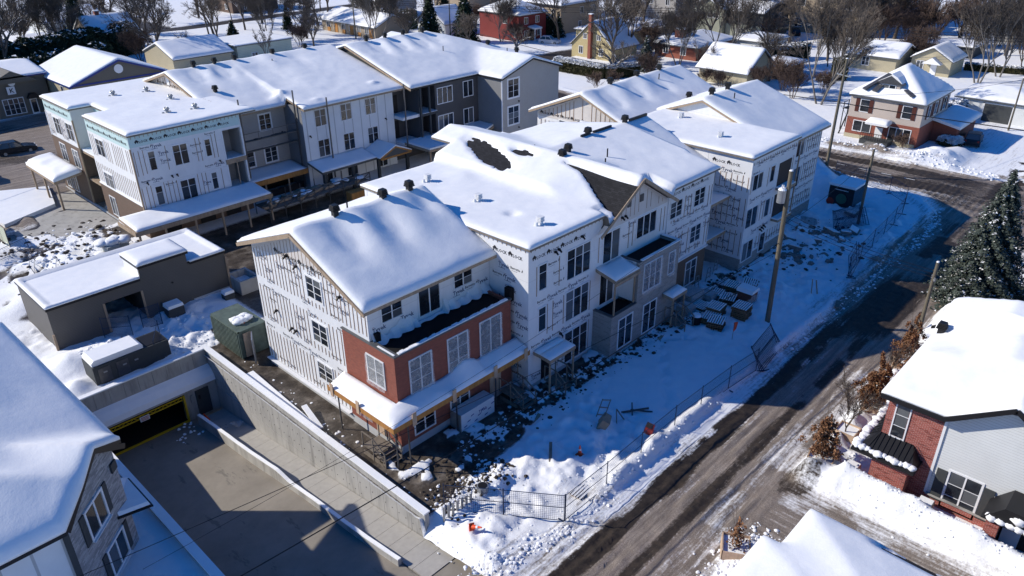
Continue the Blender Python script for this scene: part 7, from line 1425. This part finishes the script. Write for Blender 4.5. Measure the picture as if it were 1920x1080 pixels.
for (x, y, w_, d_, h_, lb) in ((49.4, 28.0-.9, 1.9, 1.3, 1.25, 'largest grey wrapped pallet beside the brown brick wall'), (47.6, 26.4, 1.2, 1.1, .95, 'wrapped heap left of the big grey pallet'), (50.9, 26.3, 1.1, 1.0, .8, 'small wrapped pallet right of the big grey one')):
    t = thing('wrapped_pallet', lb, 'wrapped pallet', (x, y, 0)); MB().box(x-w_/2, y-d_/2, 0, x+w_/2, y+d_/2, .13).build('pallet', M['oldwood'], t)
    for k in range(3): MB().box(x-w_/2+.03+.0*k, y-d_/2+.03, .14+k*(h_-.15)/3, x+w_/2-.03-.02*k, y+d_/2-.03, .12+(k+1)*(h_-.15)/3).build('block_layer', M['tarp'], t)
    b = MB(); b.prism([(x-w_/2-.03, .16), (x+w_/2+.03, .16), (x+w_/2-.02, h_+.03), (x-w_/2+.1, h_+.06)], 'y', y-d_/2-.03, y+d_/2+.03); b.build('plastic_wrap', M['film'], t)
t = thing('waste_bin', 'black bin with snow lid at the stone porch steps', 'bin', (46.6, 24.8, 0)); MB().tube((46.7, 24.9, 0), (46.7, 24.9, .9), .3, .38, 10).build('tub', M['black'], t); MB().tube((46.7, 24.9, .9), (46.7, 24.9, 1.08), .37, .25, 10).build('snow_lid', M['snow'], t)
t = thing('marker_flag', 'orange flag on a thin stake in the shaded snow', 'flag', (46.3, 21.6, 0)); MB().bar((46.3, 21.6, 0), (46.3, 21.6, 1.7), .03).build('stake', M['oldwood'], t); b = MB(); b.add([(46.3, 21.6, 1.75), (46.7, 21.5, 1.7), (46.62, 21.55, 1.1), (46.25, 21.58, 1.0), (46.3, 21.64, 1.75), (46.7, 21.56, 1.7)], [(0, 1, 2, 3), (4, 3, 2, 5)]); b.build('cloth', M['oran'], t)
def cone(x, y, lb, tilt=0, z=.25):
    t = thing('traffic_cone', lb, 'traffic cone', (x, y, z)); t.rotation_euler = (tilt, tilt*.4, 0); q = MB().tube((0, 0, .03), (0, 0, .72), .14, .03, 10).box(-.2, -.2, 0, .2, .2, .035)
    for nm, me in (('cone_body', q.mesh(M['oran'])), ('white_band', MB().tube((0, 0, .36), (0, 0, .48), .096, .076, 10, False).mesh(M['white']))): o = bpy.data.objects.new(nm, me); C.objects.link(o); o.parent = t
cone(28.5, 21.7, 'orange traffic cone on the snow at the shadow edge'); cone(19.9, 22.0, 'fallen orange traffic cone on the snow heap by the wall end', 1.1, .55)
t = thing('snow_plank', 'weathered plank leaning out of the snow near the orange cone', 'plank', (26.9, 22.6, 0)); MB().bar((26.4, 22.2, .25), (27.6, 23.2, .9), .18, .08).build('board', M['oldwood'], t)
t = thing('sawhorse_pile', 'overturned sawhorse frame with snowy boards in the shaded yard', 'sawhorse', (31.6, 22.4, 0)); q = MB()
q.obox((31.5, 22.2, .7), .9, .5, .8, .5, .5); q.build('box', M['lumber'], t); q = MB(); q.bar((31.2, 22.6, 1.1), (32.2, 22.9, 1.75), .05).bar((31.5, 22.2, 1.1), (32.5, 22.5, 1.75), .05).bar((31.3, 22.6, 1.2), (31.6, 22.2, 1.2), .05).bar((31.7, 22.8, 1.45), (32.0, 22.35, 1.45), .05).bar((32.15, 22.9, 1.7), (32.5, 22.5, 1.7), .05).bar((32.3, 21.8, .2), (32.9, 22.3, .9), .06).bar((32.9, 22.3, .9), (33.0, 21.6, .2), .06); q.build('frame', M['oldwood'], t)
t = thing('cable_heap', 'tangle of dark boards and hose beside the overturned sawhorse', 'debris', (30.5, 22.6, 0)); q = MB()
for k in range(16): a = random.uniform(0, 6.28); q.bar((30.5+.4*math.cos(a), 22.5+.35*math.sin(a), .2), (30.5-.4*math.cos(a+1), 22.5-.35*math.sin(a+2), .3+.35*random.random()), .09)
q.build('boards', M['steel'], t)
t = thing('dark_trestle', 'dark crossed trestle legs standing in the shaded snow', 'trestle', (34.2, 21.9, 0)); MB().bar((33.6, 22.4, .2), (34.6, 21.0, .7), .1).bar((33.7, 21.6, .15), (34.3, 22.1, .75), .08).bar((33.9, 21.9, .5), (34.9, 20.9, .3), .08).build('legs', M['steel'], t)
t = thing('red_bin', 'small red bin hanging at the fence near the road', 'bin', (32.8, 19.8, 0)); MB().obox((32.8, 19.75, .75), .65, .5, .4, .4, .3).build('tub', M['red'], t); MB().obox((32.82, 19.78, .96), .5, .35, .05, .4, .3).build('contents', M['mud'], t)
# kiosk
t = thing('site_kiosk', 'black cube kiosk with green disc sign under snow near the street corner', 'kiosk', (79.4, 26.8, 0)); MB().box(78.2, 25.6, .1, 81.2, 28.2, 2.35).build('body', M['card'], t); MB().box(78.12, 25.5, 2.353, 81.3, 28.3, 2.6).build('snow_cap', M['snow'], t); MB().tube((78.2, 26.8, 1.1), (78.14, 26.8, 1.1), .55, .55, 18).build('disc_sign', plain('kiosk_green', (.03, .12, .08), .6), t); MB().tube((78.19, 27.9, .6), (78.15, 27.9, .6), .4, .4, 16).build('disc_sign', M['red'], t); MB().box(78.12, 26.2, 2.0, 78.18, 27.6, 2.05).build('light_strip', M['white'], t)
# rubble slabs
for k, (x, y, s_, a) in enumerate(((68.4, 26.4, 1.7, .3), (70.6, 24.4, 1.5, 1.1), (72.2, 22.9, 1.3, .2), (71.2, 23.3, 1.0, 2.0), (66.5, 26.9, 1.4, .8), (64.6, 25.3, 1.1, 1.6), (76.8, 25.0, 1.6, .1), (69.2, 22.9, .8, .5), (67.4, 24.5, .9, 1.9))):
    t = thing('broken_slab', ['widest broken concrete slab by the tower wall', 'tilted slab beside the fence pile', 'flat snowy slab nearest the corner fence', 'small slab wedged under the flat one', 'slab at the tower foot', 'slab half buried near the cables', 'long slab beside the black kiosk', 'smallest slab in the shaded lot', 'slab with pale edge in the shaded lot'][k], 'concrete slab', (x, y, 0)); MB().obox((x, y, .5), s_, s_*.7, .28, a, .2+.1*(k % 3)).build('slab', M['rubble'], t); MB().obox((x-.02, y+.02, .69), s_*.9, s_*.6, .09, a, .2+.1*(k % 3)).build('snow_cap', M['snow'], t)
b = MB()
for k in range(220): x = 62+random.random()*9; y = 23.6+random.gauss(1.5, 1.3); b.lump((x, y, .35), .08+.3*random.random()**2, .7, k)
o = b.build('rubble_heap', M['rubble']); o['kind'] = 'stuff'; o['label'] = 'loose stone rubble heap between tower wall and slabs'; o['category'] = 'rubble'
def scatter(name, mat, label, cat, groups, seed):
    """groups: (n, sampler(k)->(x,y), rmin, rmax, squash)"""
    rr = random.Random(seed); pts = []
    for n, f, r0, r1, sq in groups:
        for k in range(n): x, y = f(rr); pts.append((x, y, r0+(r1-r0)*rr.random()**2.5, sq))
    X = np.array([p[0] for p in pts]); Y = np.array([p[1] for p in pts]); h = ground_fields(X, Y)[0]; b = MB()
    for k, p in enumerate(pts): b.lump((p[0], p[1], h[k]+p[2]*.15*p[3]), p[2], p[3], k+seed*1000, 5 if p[2] < .09 else 7, 3 if p[2] < .09 else 4)
    o = b.build(name, M[mat]); o['kind'] = 'stuff'; o['label'] = label; o['category'] = cat
G_ = lambda rr, m, s_: rr.gauss(m, s_)
U_ = lambda rr, a, b_: rr.uniform(a, b_)
scatter('snow_clods', 'snow', 'scattered lumps of snow on the wet mud around the building', 'snow lumps', [(260, lambda r: (U_(r, 19.6, 24.5), G_(r, 24.5, .6)), .04, .15, .6), (420, lambda r: (U_(r, 24, 58), G_(r, 27.1, .6)), .04, .17, .4), (80, lambda r: (U_(r, 18.95, 20.8), U_(r, 26, 46)), .04, .16, .35)], 1)
scatter('mud_clods', 'mud', 'dark frozen mud clods along the foot of the building', 'mud clods', [(420, lambda r: (U_(r, 19.8, 25), G_(r, 24.7, .7)), .04, .16, .6), (700, lambda r: (U_(r, 22, 58), G_(r, 26.6, .7)), .04, .2, .45), (160, lambda r: (U_(r, 60, 74), G_(r, 25, 1.8)), .05, .3, .5), (420, lambda r: (U_(r, 12, 24), U_(r, 64, 83)), .05, .32, .5)], 2)
def bank(r):
    i = r.randrange(0, len(CURB)-3); t_ = r.random(); return CURB[i][0]*(1-t_)+CURB[i+1][0]*t_+G_(r, 0, .25), CURB[i][1]*(1-t_)+CURB[i+1][1]*t_+G_(r, -.2, .35)
def pile(r):
    t_ = r.random(); return 36.4+G_(r, 0, .6)-.8*max(0, t_-.5), 10-11*t_
scatter('ploughed_snow_lumps', 'snow', 'ploughed snow chunks along the road banks and drive', 'snow lumps', [(1600, bank, .025, .15, .5), (350, pile, .025, .09, .5), (420, lambda r: (U_(r, 18, 36), U_(r, 19.2, 23.5)), .025, .09, .4), (300, lambda r: (U_(r, 12, 21), U_(r, 49.5, 55.5)), .05, .2, .6), (450, lambda r: (U_(r, 13, 24), U_(r, 64, 82)), .05, .3, .5), (350, lambda r: (U_(r, 24, 31), G_(r, 10.9, .7)), .04, .15, .6), (500, lambda r: (G_(r, 100, .8), U_(r, 17, 45)), .05, .22, .6)], 3)
# formwork props by the ramp end
for k in range(7):
    x = 19.5+.28*k; y = 23.7-.05*k; t = thing('formwork_prop', ['first', 'second', 'third', 'fourth', 'fifth', 'sixth', 'seventh'][k]+' upright form tube counted from the ramp wall end', 'form tube', (x, y, 0), 'form tubes by the ramp wall'); MB().tube((x, y, 0), (x+.05, y, 1.1), .07, .07, 8).build('tube', M['galv'], t); MB().tube((x+.05, y, 1.1), (x+.05, y, 1.2), .075, .05, 8).build('snow_cap', M['snow'], t)
t = thing('plastic_drum', 'grey drum with dark open top in the snowy rubble', 'drum', (22.3, 23.6, 0)); MB().tube((22.3, 23.6, 0), (22.3, 23.6, .8), .3, .32, 14).build('barrel', M['galv'], t); MB().tube((22.3, 23.6, .8), (22.3, 23.6, .82), .26, .26, 14).build('opening', M['black'], t)
t = thing('fallen_board', 'snowy board propped on the coping beside the ramp wall', 'board', (19.6, 37, 0)); MB().bar((19.5, 35.2, .15), (19.9, 37.6, .5), .35, .12).build('board', M['snow'], t)
b = MB(); b.prism([(19.1, 44), (19.1, 35.5), (19.45, 35.6), (19.9, 44)], 'z', 0, .32); o = b.build('wall_side_drift', M['snow']); o['kind'] = 'structure'
b = MB(); b.bar((30, 24.9, .1), (43.5, 26.2, .12), .06); b.bar((43.5, 26.2, .12), (53, 24.2, 1.1), .05); tag(b.build('water_hose', M['pole']), 'pale hose laid along the building foot toward the transformer pole', 'hose')
t = thing('timber_stakes', 'yellow green stakes poking from the shaded snow by the road', 'stakes', (57.6, 20.2, 0)); MB().bar((57.4, 20.5, .1), (57.9, 20.8, 1.3), .07).bar((57.7, 20.1, .1), (57.9, 20.5, 1.3), .07).build('stakes', M['lumber'], t)
t = thing('snowy_board', 'dark board lying in the shaded snow beside the road', 'board', (57.8, 16.9, 0)); MB().obox((56.9, 18.1, .3), 1.3, .35, .12, .3).build('board', M['oldwood'], t)
for k, (x, y, a, L_) in enumerate(((33.2, 27.1, .3, 2.2), (36.6, 26.6, 1.3, 1.4), (42.5, 25.6, .2, 2.0), (47.2, 27.6, .9, 1.8), (50.6, 28.0, .1, 2.6), (52.2, 27.3, .6, 2.0), (54.6, 27.8, .2, 2.4), (55.6, 29.4, 1.2, 1.8), (29.6, 26.0, .5, 1.5), (60.2, 25.9, .15, 2.6), (63.4, 25.6, .7, 1.9))):
    t = thing('loose_board', ['long board on the mud before the white porch', 'short board crossing the clods by the stone box', 'board lying along the hose before the stone box', 'board leaning at the grey wrapped pallets', 'long plank behind the wrapped pallets', 'plank beside the brown brick corner', 'plank under the lower balcony', 'plank standing in the balcony recess', 'short board near the brick bay steps', 'long plank at the stone tower foot', 'plank near the rubble by the tower'][k], 'board', (x, y, .1)); MB().obox((x, y, .16+.03*(k % 3)), L_, .22, .06, a, .04*(k % 3)).build('board', M['oldwood' if k % 2 else 'lumber'], t)
for k, (x, y) in enumerate(((51.2, 27.9), (53.2, 28.0), (54.9, 28.3))):
    t = thing('mesh_rack', ['left', 'middle', 'right'][k]+' bent steel rack standing in the dark corner by the balcony', 'steel rack', (x, y, 0)); q = MB(); q.bar((x, y, 0), (x+.3, y, 1.5), .05).bar((x+.3, y, 1.5), (x+.9, y+.1, 1.3), .05).bar((x+.9, y+.1, 1.3), (x+.8, y, 0), .05).bar((x+.1, y, .6), (x+.85, y, .6), .04).bar((x+.2, y, 1.0), (x+.87, y, 1.0), .04); q.build('frame', M['galv'], t)
# planters at the right house
for (x, y, lb) in ((37.6, 8.9-1.6+2.0, 'square concrete tub by the bay of the brick house'), (37.3, 5.3, 'square concrete tub with snow cap below the brick corner'), (36.9, 2.6, 'square concrete tub beside the blue pail')):
    t = thing('concrete_tub', lb, 'planter', (x, y, 0)); b = MB(); b.prism([(x-.32, 0), (x+.32, 0), (x+.42, .95), (x-.42, .95)], 'y', y-.36, y+.36); b.build('tub', M['cream'], t); b = MB(); b.prism([(x-.4, .953), (x+.4, .953), (x+.3, 1.1), (x-.3, 1.1)], 'y', y-.33, y+.33); b.build('snow_cap', M['snow'], t)
t = thing('blue_pail', 'blue pail full of snow at the porch', 'pail', (36.6, 1.9, 0)); MB().tube((36.6, 1.9, 0), (36.6, 1.9, .55), .2, .26, 14).build('pail', plain('pail_blue', (.01, .03, .22), .4), t); MB().tube((36.6, 1.9, .55), (36.6, 1.9, .6), .24, .18, 14).build('snow_fill', M['snow'], t)
o = MB().box(37.5, 8.7, .1, 41.5, 10.9, .17).build('stone_terrace', M['conc']); o['kind'] = 'structure'; b = MB(); b.prism([(37.6, 8.7), (38.7, 8.75), (38.5, 9.8), (37.9, 10.2)], 'z', .17, .176); o = b.build('wet_patch', M['mud']); o['kind'] = 'structure'
# cars
def car(x, y, rz, mat, label, L=4.6, W_=1.85, Hh=1.65, snow=False):
    t = thing('parked_car', label, 'car', (x, y, .05)); t.rotation_euler = (0, 0, rz)
    def ad(nm, me, p=t): o = bpy.data.objects.new(nm, me); C.objects.link(o); o.parent = p; return o
    prof = [(-L/2, .35), (-L/2+.1, .3), (L/2-.1, .3), (L/2, .45), (L/2-.05, .75), (L/2-.9, .95), (L/2-1.6, 1.0), (-L/2+.1, 1.02), (-L/2-.02, .8)]
    ad('body', MB().prism(prof, 'y', -W_/2, W_/2).mesh(M[mat])); cab = MB(); a, b_, c, d = L/2-1.55, L/2-2.25, -L/2+.7, -L/2+.15
    cab.add([(a, -W_/2+.06, .98), (a, W_/2-.06, .98), (d, W_/2-.06, 1.0), (d, -W_/2+.06, 1.0), (b_, -W_/2+.22, Hh-.04), (b_, W_/2-.22, Hh-.04), (c, W_/2-.22, Hh-.04), (c, -W_/2+.22, Hh-.04)], [(0, 3, 2, 1), (4, 5, 6, 7), (0, 1, 5, 4), (1, 2, 6, 5), (2, 3, 7, 6), (3, 0, 4, 7)]); ad('windows', cab.mesh(M['glass']))
    ad('roof', MB().box(c-.02, -W_/2+.2, Hh-.045, b_+.02, W_/2-.2, Hh).mesh(M['snow' if snow else mat]))
    [ad('pillar', MB().bar((p, s_*(W_/2-.08), 1.0), (q_, s_*(W_/2-.22), Hh-.03), .07).mesh(M[mat])) for s_ in (-1, 1) for p, q_ in ((a, b_), (d, c), ((a+d)/2, (b_+c)/2))]
    for sx in (-1, 1):
        for sy in (-1, 1):
            o = ad('wheel', MB().tube((sx*L*.31, sy*(W_/2-.18), .33), (sx*L*.31, sy*(W_/2+.02), .33), .33, .33, 16).mesh(M['tyre'])); ad('rim', MB().tube((sx*L*.31, sy*(W_/2+.021), .33), (sx*L*.31, sy*(W_/2+.03), .33), .2, .2, 12).mesh(M['galv']), o)
    for sy in (-1, 1): ad('headlight', MB().box(L/2-.12, sy*.62-.18, .62, L/2+.01, sy*.62+.18, .76).mesh(M['white'])); ad('tail_light', MB().box(-L/2-.03, sy*.72-.12, .72, -L/2+.06, sy*.72+.12, .95).mesh(M['red']))
    if snow: ad('snow_cover', MB().box(L/2-1.5, -W_/2+.1, 1.0, L/2-.3, W_/2-.1, 1.08).mesh(M['snow']))
car(25.6, 113.0, -.12, 'card', 'dark grey hatchback parked on the slushy lot at the left'); car(131.2, 113.0, -1.2, 'carw', 'white sport utility car in the red house driveway'); car(112.6, 23.4, .15, 'card', 'black car parked beside the round snowy bush')
car(19.2, 103.5, 1.4, 'carw', 'white car cut by the left edge of the lot'); car(176, 78, .6, 'card', 'small dark car under the tan building'); car(112.5, 178, .1, 'carw', 'pale car on the far street at the top', snow=True)
# top right bins
for k, (x, y, mt, lb) in enumerate(((129.5, 31.2, 'black', 'black wheeled bin behind the low garage'), (129.9, 30.2, 'blue', 'blue wheeled bin behind the low garage'), (129.2, 32.3, 'shutter', 'brown wheeled bin behind the low garage'))):
    t = thing('wheeled_bin', lb, 'bin', (x, y, 0)); MB().box(x-.3, y-.3, .1, x+.3, y+.3, 1.2).build('tub', M[mt], t); MB().box(x-.33, y-.33, 1.2, x+.33, y+.33, 1.3).build('lid', M['snow'], t)
# scaffold deck & clutter between the buildings
t = thing('scaffold_deck', 'low scaffold deck with lumber and snow in the court between the buildings', 'scaffold', (41, 69, 0)); q = MB()
for k in range(8):
    for yy in (67.6, 70.4): q.bar((35.5+k*1.8, yy, 0), (35.5+k*1.8, yy, 2.2), .07)
    q.bar((35.5+k*1.8, 67.6, 1.2), (35.5+k*1.8, 70.4, 1.2), .06); q.bar((35.5+k*1.8, 67.6, 1.2), (35.5+(k+1)*1.8, 67.6, 2.2), .05) if k < 7 else None
q.bar((35.5, 67.6, 2.2), (48.1, 67.6, 2.2), .07); q.bar((35.5, 67.6, 1.7), (48.1, 67.6, 1.7), .05); q.build('frame', M['steel'], t)
for k in range(7): MB().box(35.5, 67.8+.37*k, 1.24, 48.1, 68.12+.37*k, 1.30).build('plank', M['oldwood'], t)
b = MB()
for k in range(30): b.obox((36+random.random()*12, 68+random.random()*2.2, 1.45), .4+1.4*random.random(), .2+.3*random.random(), .25, random.random()*.6)
b.build('stored_lumber', M['lumber'], t, kind='stuff'); b = MB(); [b.lump((36+random.random()*12, 68.2+random.random()*1.8, 1.55), .3+.3*random.random(), .4, k) for k in range(12)]; b.build('snow_patches', M['snow'], t); b = MB(); b.prism([(44.5, 0), (47, 0), (47, 1.0), (44.5, 1.0)], 'y', 66.2, 67.2); b.build('orange_crates', M['orange'], t)
t = thing('block_pile', 'pile of pale wrapped blocks with thick snow caps at the porch corner', 'block pile', (20.4, 69.5, 0))
for k, (x, y, z) in enumerate(((19.4, 69, 0), (20.6, 69.2, 0), (21.8, 69.6, 0), (20.0, 70.4, 0), (21.2, 70.6, 0), (20.6, 69.3, 1.0), (21.6, 69.9, 1.0), (20.8, 70.6, 1.0))): MB().obox((x, y, z+.5), 1.1, 1.0, .95, .1).build('block', M['tarp'], t)
b = MB(); [b.lump((19.6+.55*k, 69.6+.3*(k % 2), 2.1 if k > 0 else 1.1), .75, .5, k, 9, 6) for k in range(5)]; b.build('snow_cap', M['snow'], t, smooth=True)
t = thing('rebar_rack', 'dark rack of steel bars in the churned snow beside the block pile', 'steel rack', (18.4, 66.8, 0)); q = MB()
for k in range(9): q.bar((17+.35*k, 65.4, .3), (17.3+.35*k, 69, 1.4), .09)
for k in range(4): q.bar((16.8, 65.6+1.0*k, .5+.3*k), (20.2, 65.6+1.0*k, .5+.3*k), .09)
q.build('bars', M['steel'], t)
t = thing('green_screen_fence', 'pale green mesh screen at the edge of the left pavement', 'screen', (15.5, 84, 0)); MB().box(15.2, 80.5, .1, 15.26, 86.5, 1.9).build('mesh_screen', M['palegreen'], t); q = MB(); [q.bar((15.23, 80.5+2*k, 0), (15.23, 80.5+2*k, 2.0), .07) for k in range(4)]; q.build('posts', M['steel'], t)
o = MB().box(16.5, 78.5, .03, 24.9, 92.5, .12).build('pavement', M['conc']); o['kind'] = 'structure'
b = MB(); b.prism([(15.6, 93.0), (16.4, 86.0), (22, 88.5), (23.5, 95), (19, 97.5)], 'z', .12, .5); o = b.build('snow_bed', M['snow']); o['kind'] = 'structure'
t = thing('lumber_scraps', 'plywood scraps and boards on the mud behind the brick bay', 'lumber', (28, 53, 0))
for k, (x, y, a) in enumerate(((27.5, 50.5, .4), (28.6, 52.3, 1.2), (29.5, 49.6, .1), (30.6, 53, .8), (26.9, 52.8, 2.0), (31.5, 50.8, 1.4))): MB().obox((x, y, .25+.05*k), 2.0, .9, .05, a, .08).build('board', M['ply' if k % 3 == 0 else 'slate'], t)
# painted edge line on the main street and stop bar
b = MB()
for k in range(10): y = 24+k*2.6; b.box(92.55-.015*(y-20), y, .075, 92.67-.015*(y-20), y+1.2, .079)
o = b.build('road_marking', M['white']); o['kind'] = 'structure'
# curb stone line of the main street
q = MB(); q.path([Vector((98.6, 80, .12)), Vector((98.0, 40, .12)), Vector((99.2, 20, .12))], .09, 4); o = q.build('kerb', M['conc']); o['kind'] = 'structure'

# shed at the right edge, far woods, yard debris
t = thing('garden_shed', 'dark slatted shed corner behind the brick house at the right edge', 'shed', (55, 4, 0)); MB().box(54.4, 2.2, 0, 57, 5.6, 2.6).build('body', M['slate'], t); [MB().box(54.33, 2.2, .3+.32*k, 54.4, 5.6, .5+.32*k).build('slat', M['oldwood'], t) for k in range(7)]; MB().box(54.2, 2.0, 2.603, 57.2, 5.8, 2.85).build('snow_cover', M['snow'], t)
lb_, tb_ = tree_np(44, H=9.5, depth=4, r0=.2, spread=.85)
LV = np.array(lb_.v); 
def far_wood(name, label, spots, seed):
    g = np.random.default_rng(seed); me = MB()
    for mb, mi in ((lb_, 0), (tb_, 1)):
        V0 = np.array(mb.v)
        for (x, y) in spots:
            a = g.uniform(0, 6.28); s_ = g.uniform(.9, 1.5); c_, s2 = math.cos(a), math.sin(a); V = V0*s_; V = np.stack([V[:, 0]*c_-V[:, 1]*s2+x, V[:, 0]*s2+V[:, 1]*c_+y, V[:, 2]], 1); me.mi = mi; me.add([tuple(v) for v in V], mb.f)
    o = me.build(name, [M['bark'], M['twig']]); o['kind'] = 'stuff'; o['label'] = label; o['category'] = 'woods'
g = np.random.default_rng(5)
far_wood('distant_bare_woods', 'mass of bare grey brown trees filling the top edge of the view', [(g.uniform(120, 262), g.uniform(130, 300)) for k in range(34)]+[(g.uniform(205, 262), g.uniform(20, 130)) for k in range(34)]+[(g.uniform(20, 120), g.uniform(212, 290)) for k in range(26)], 3)
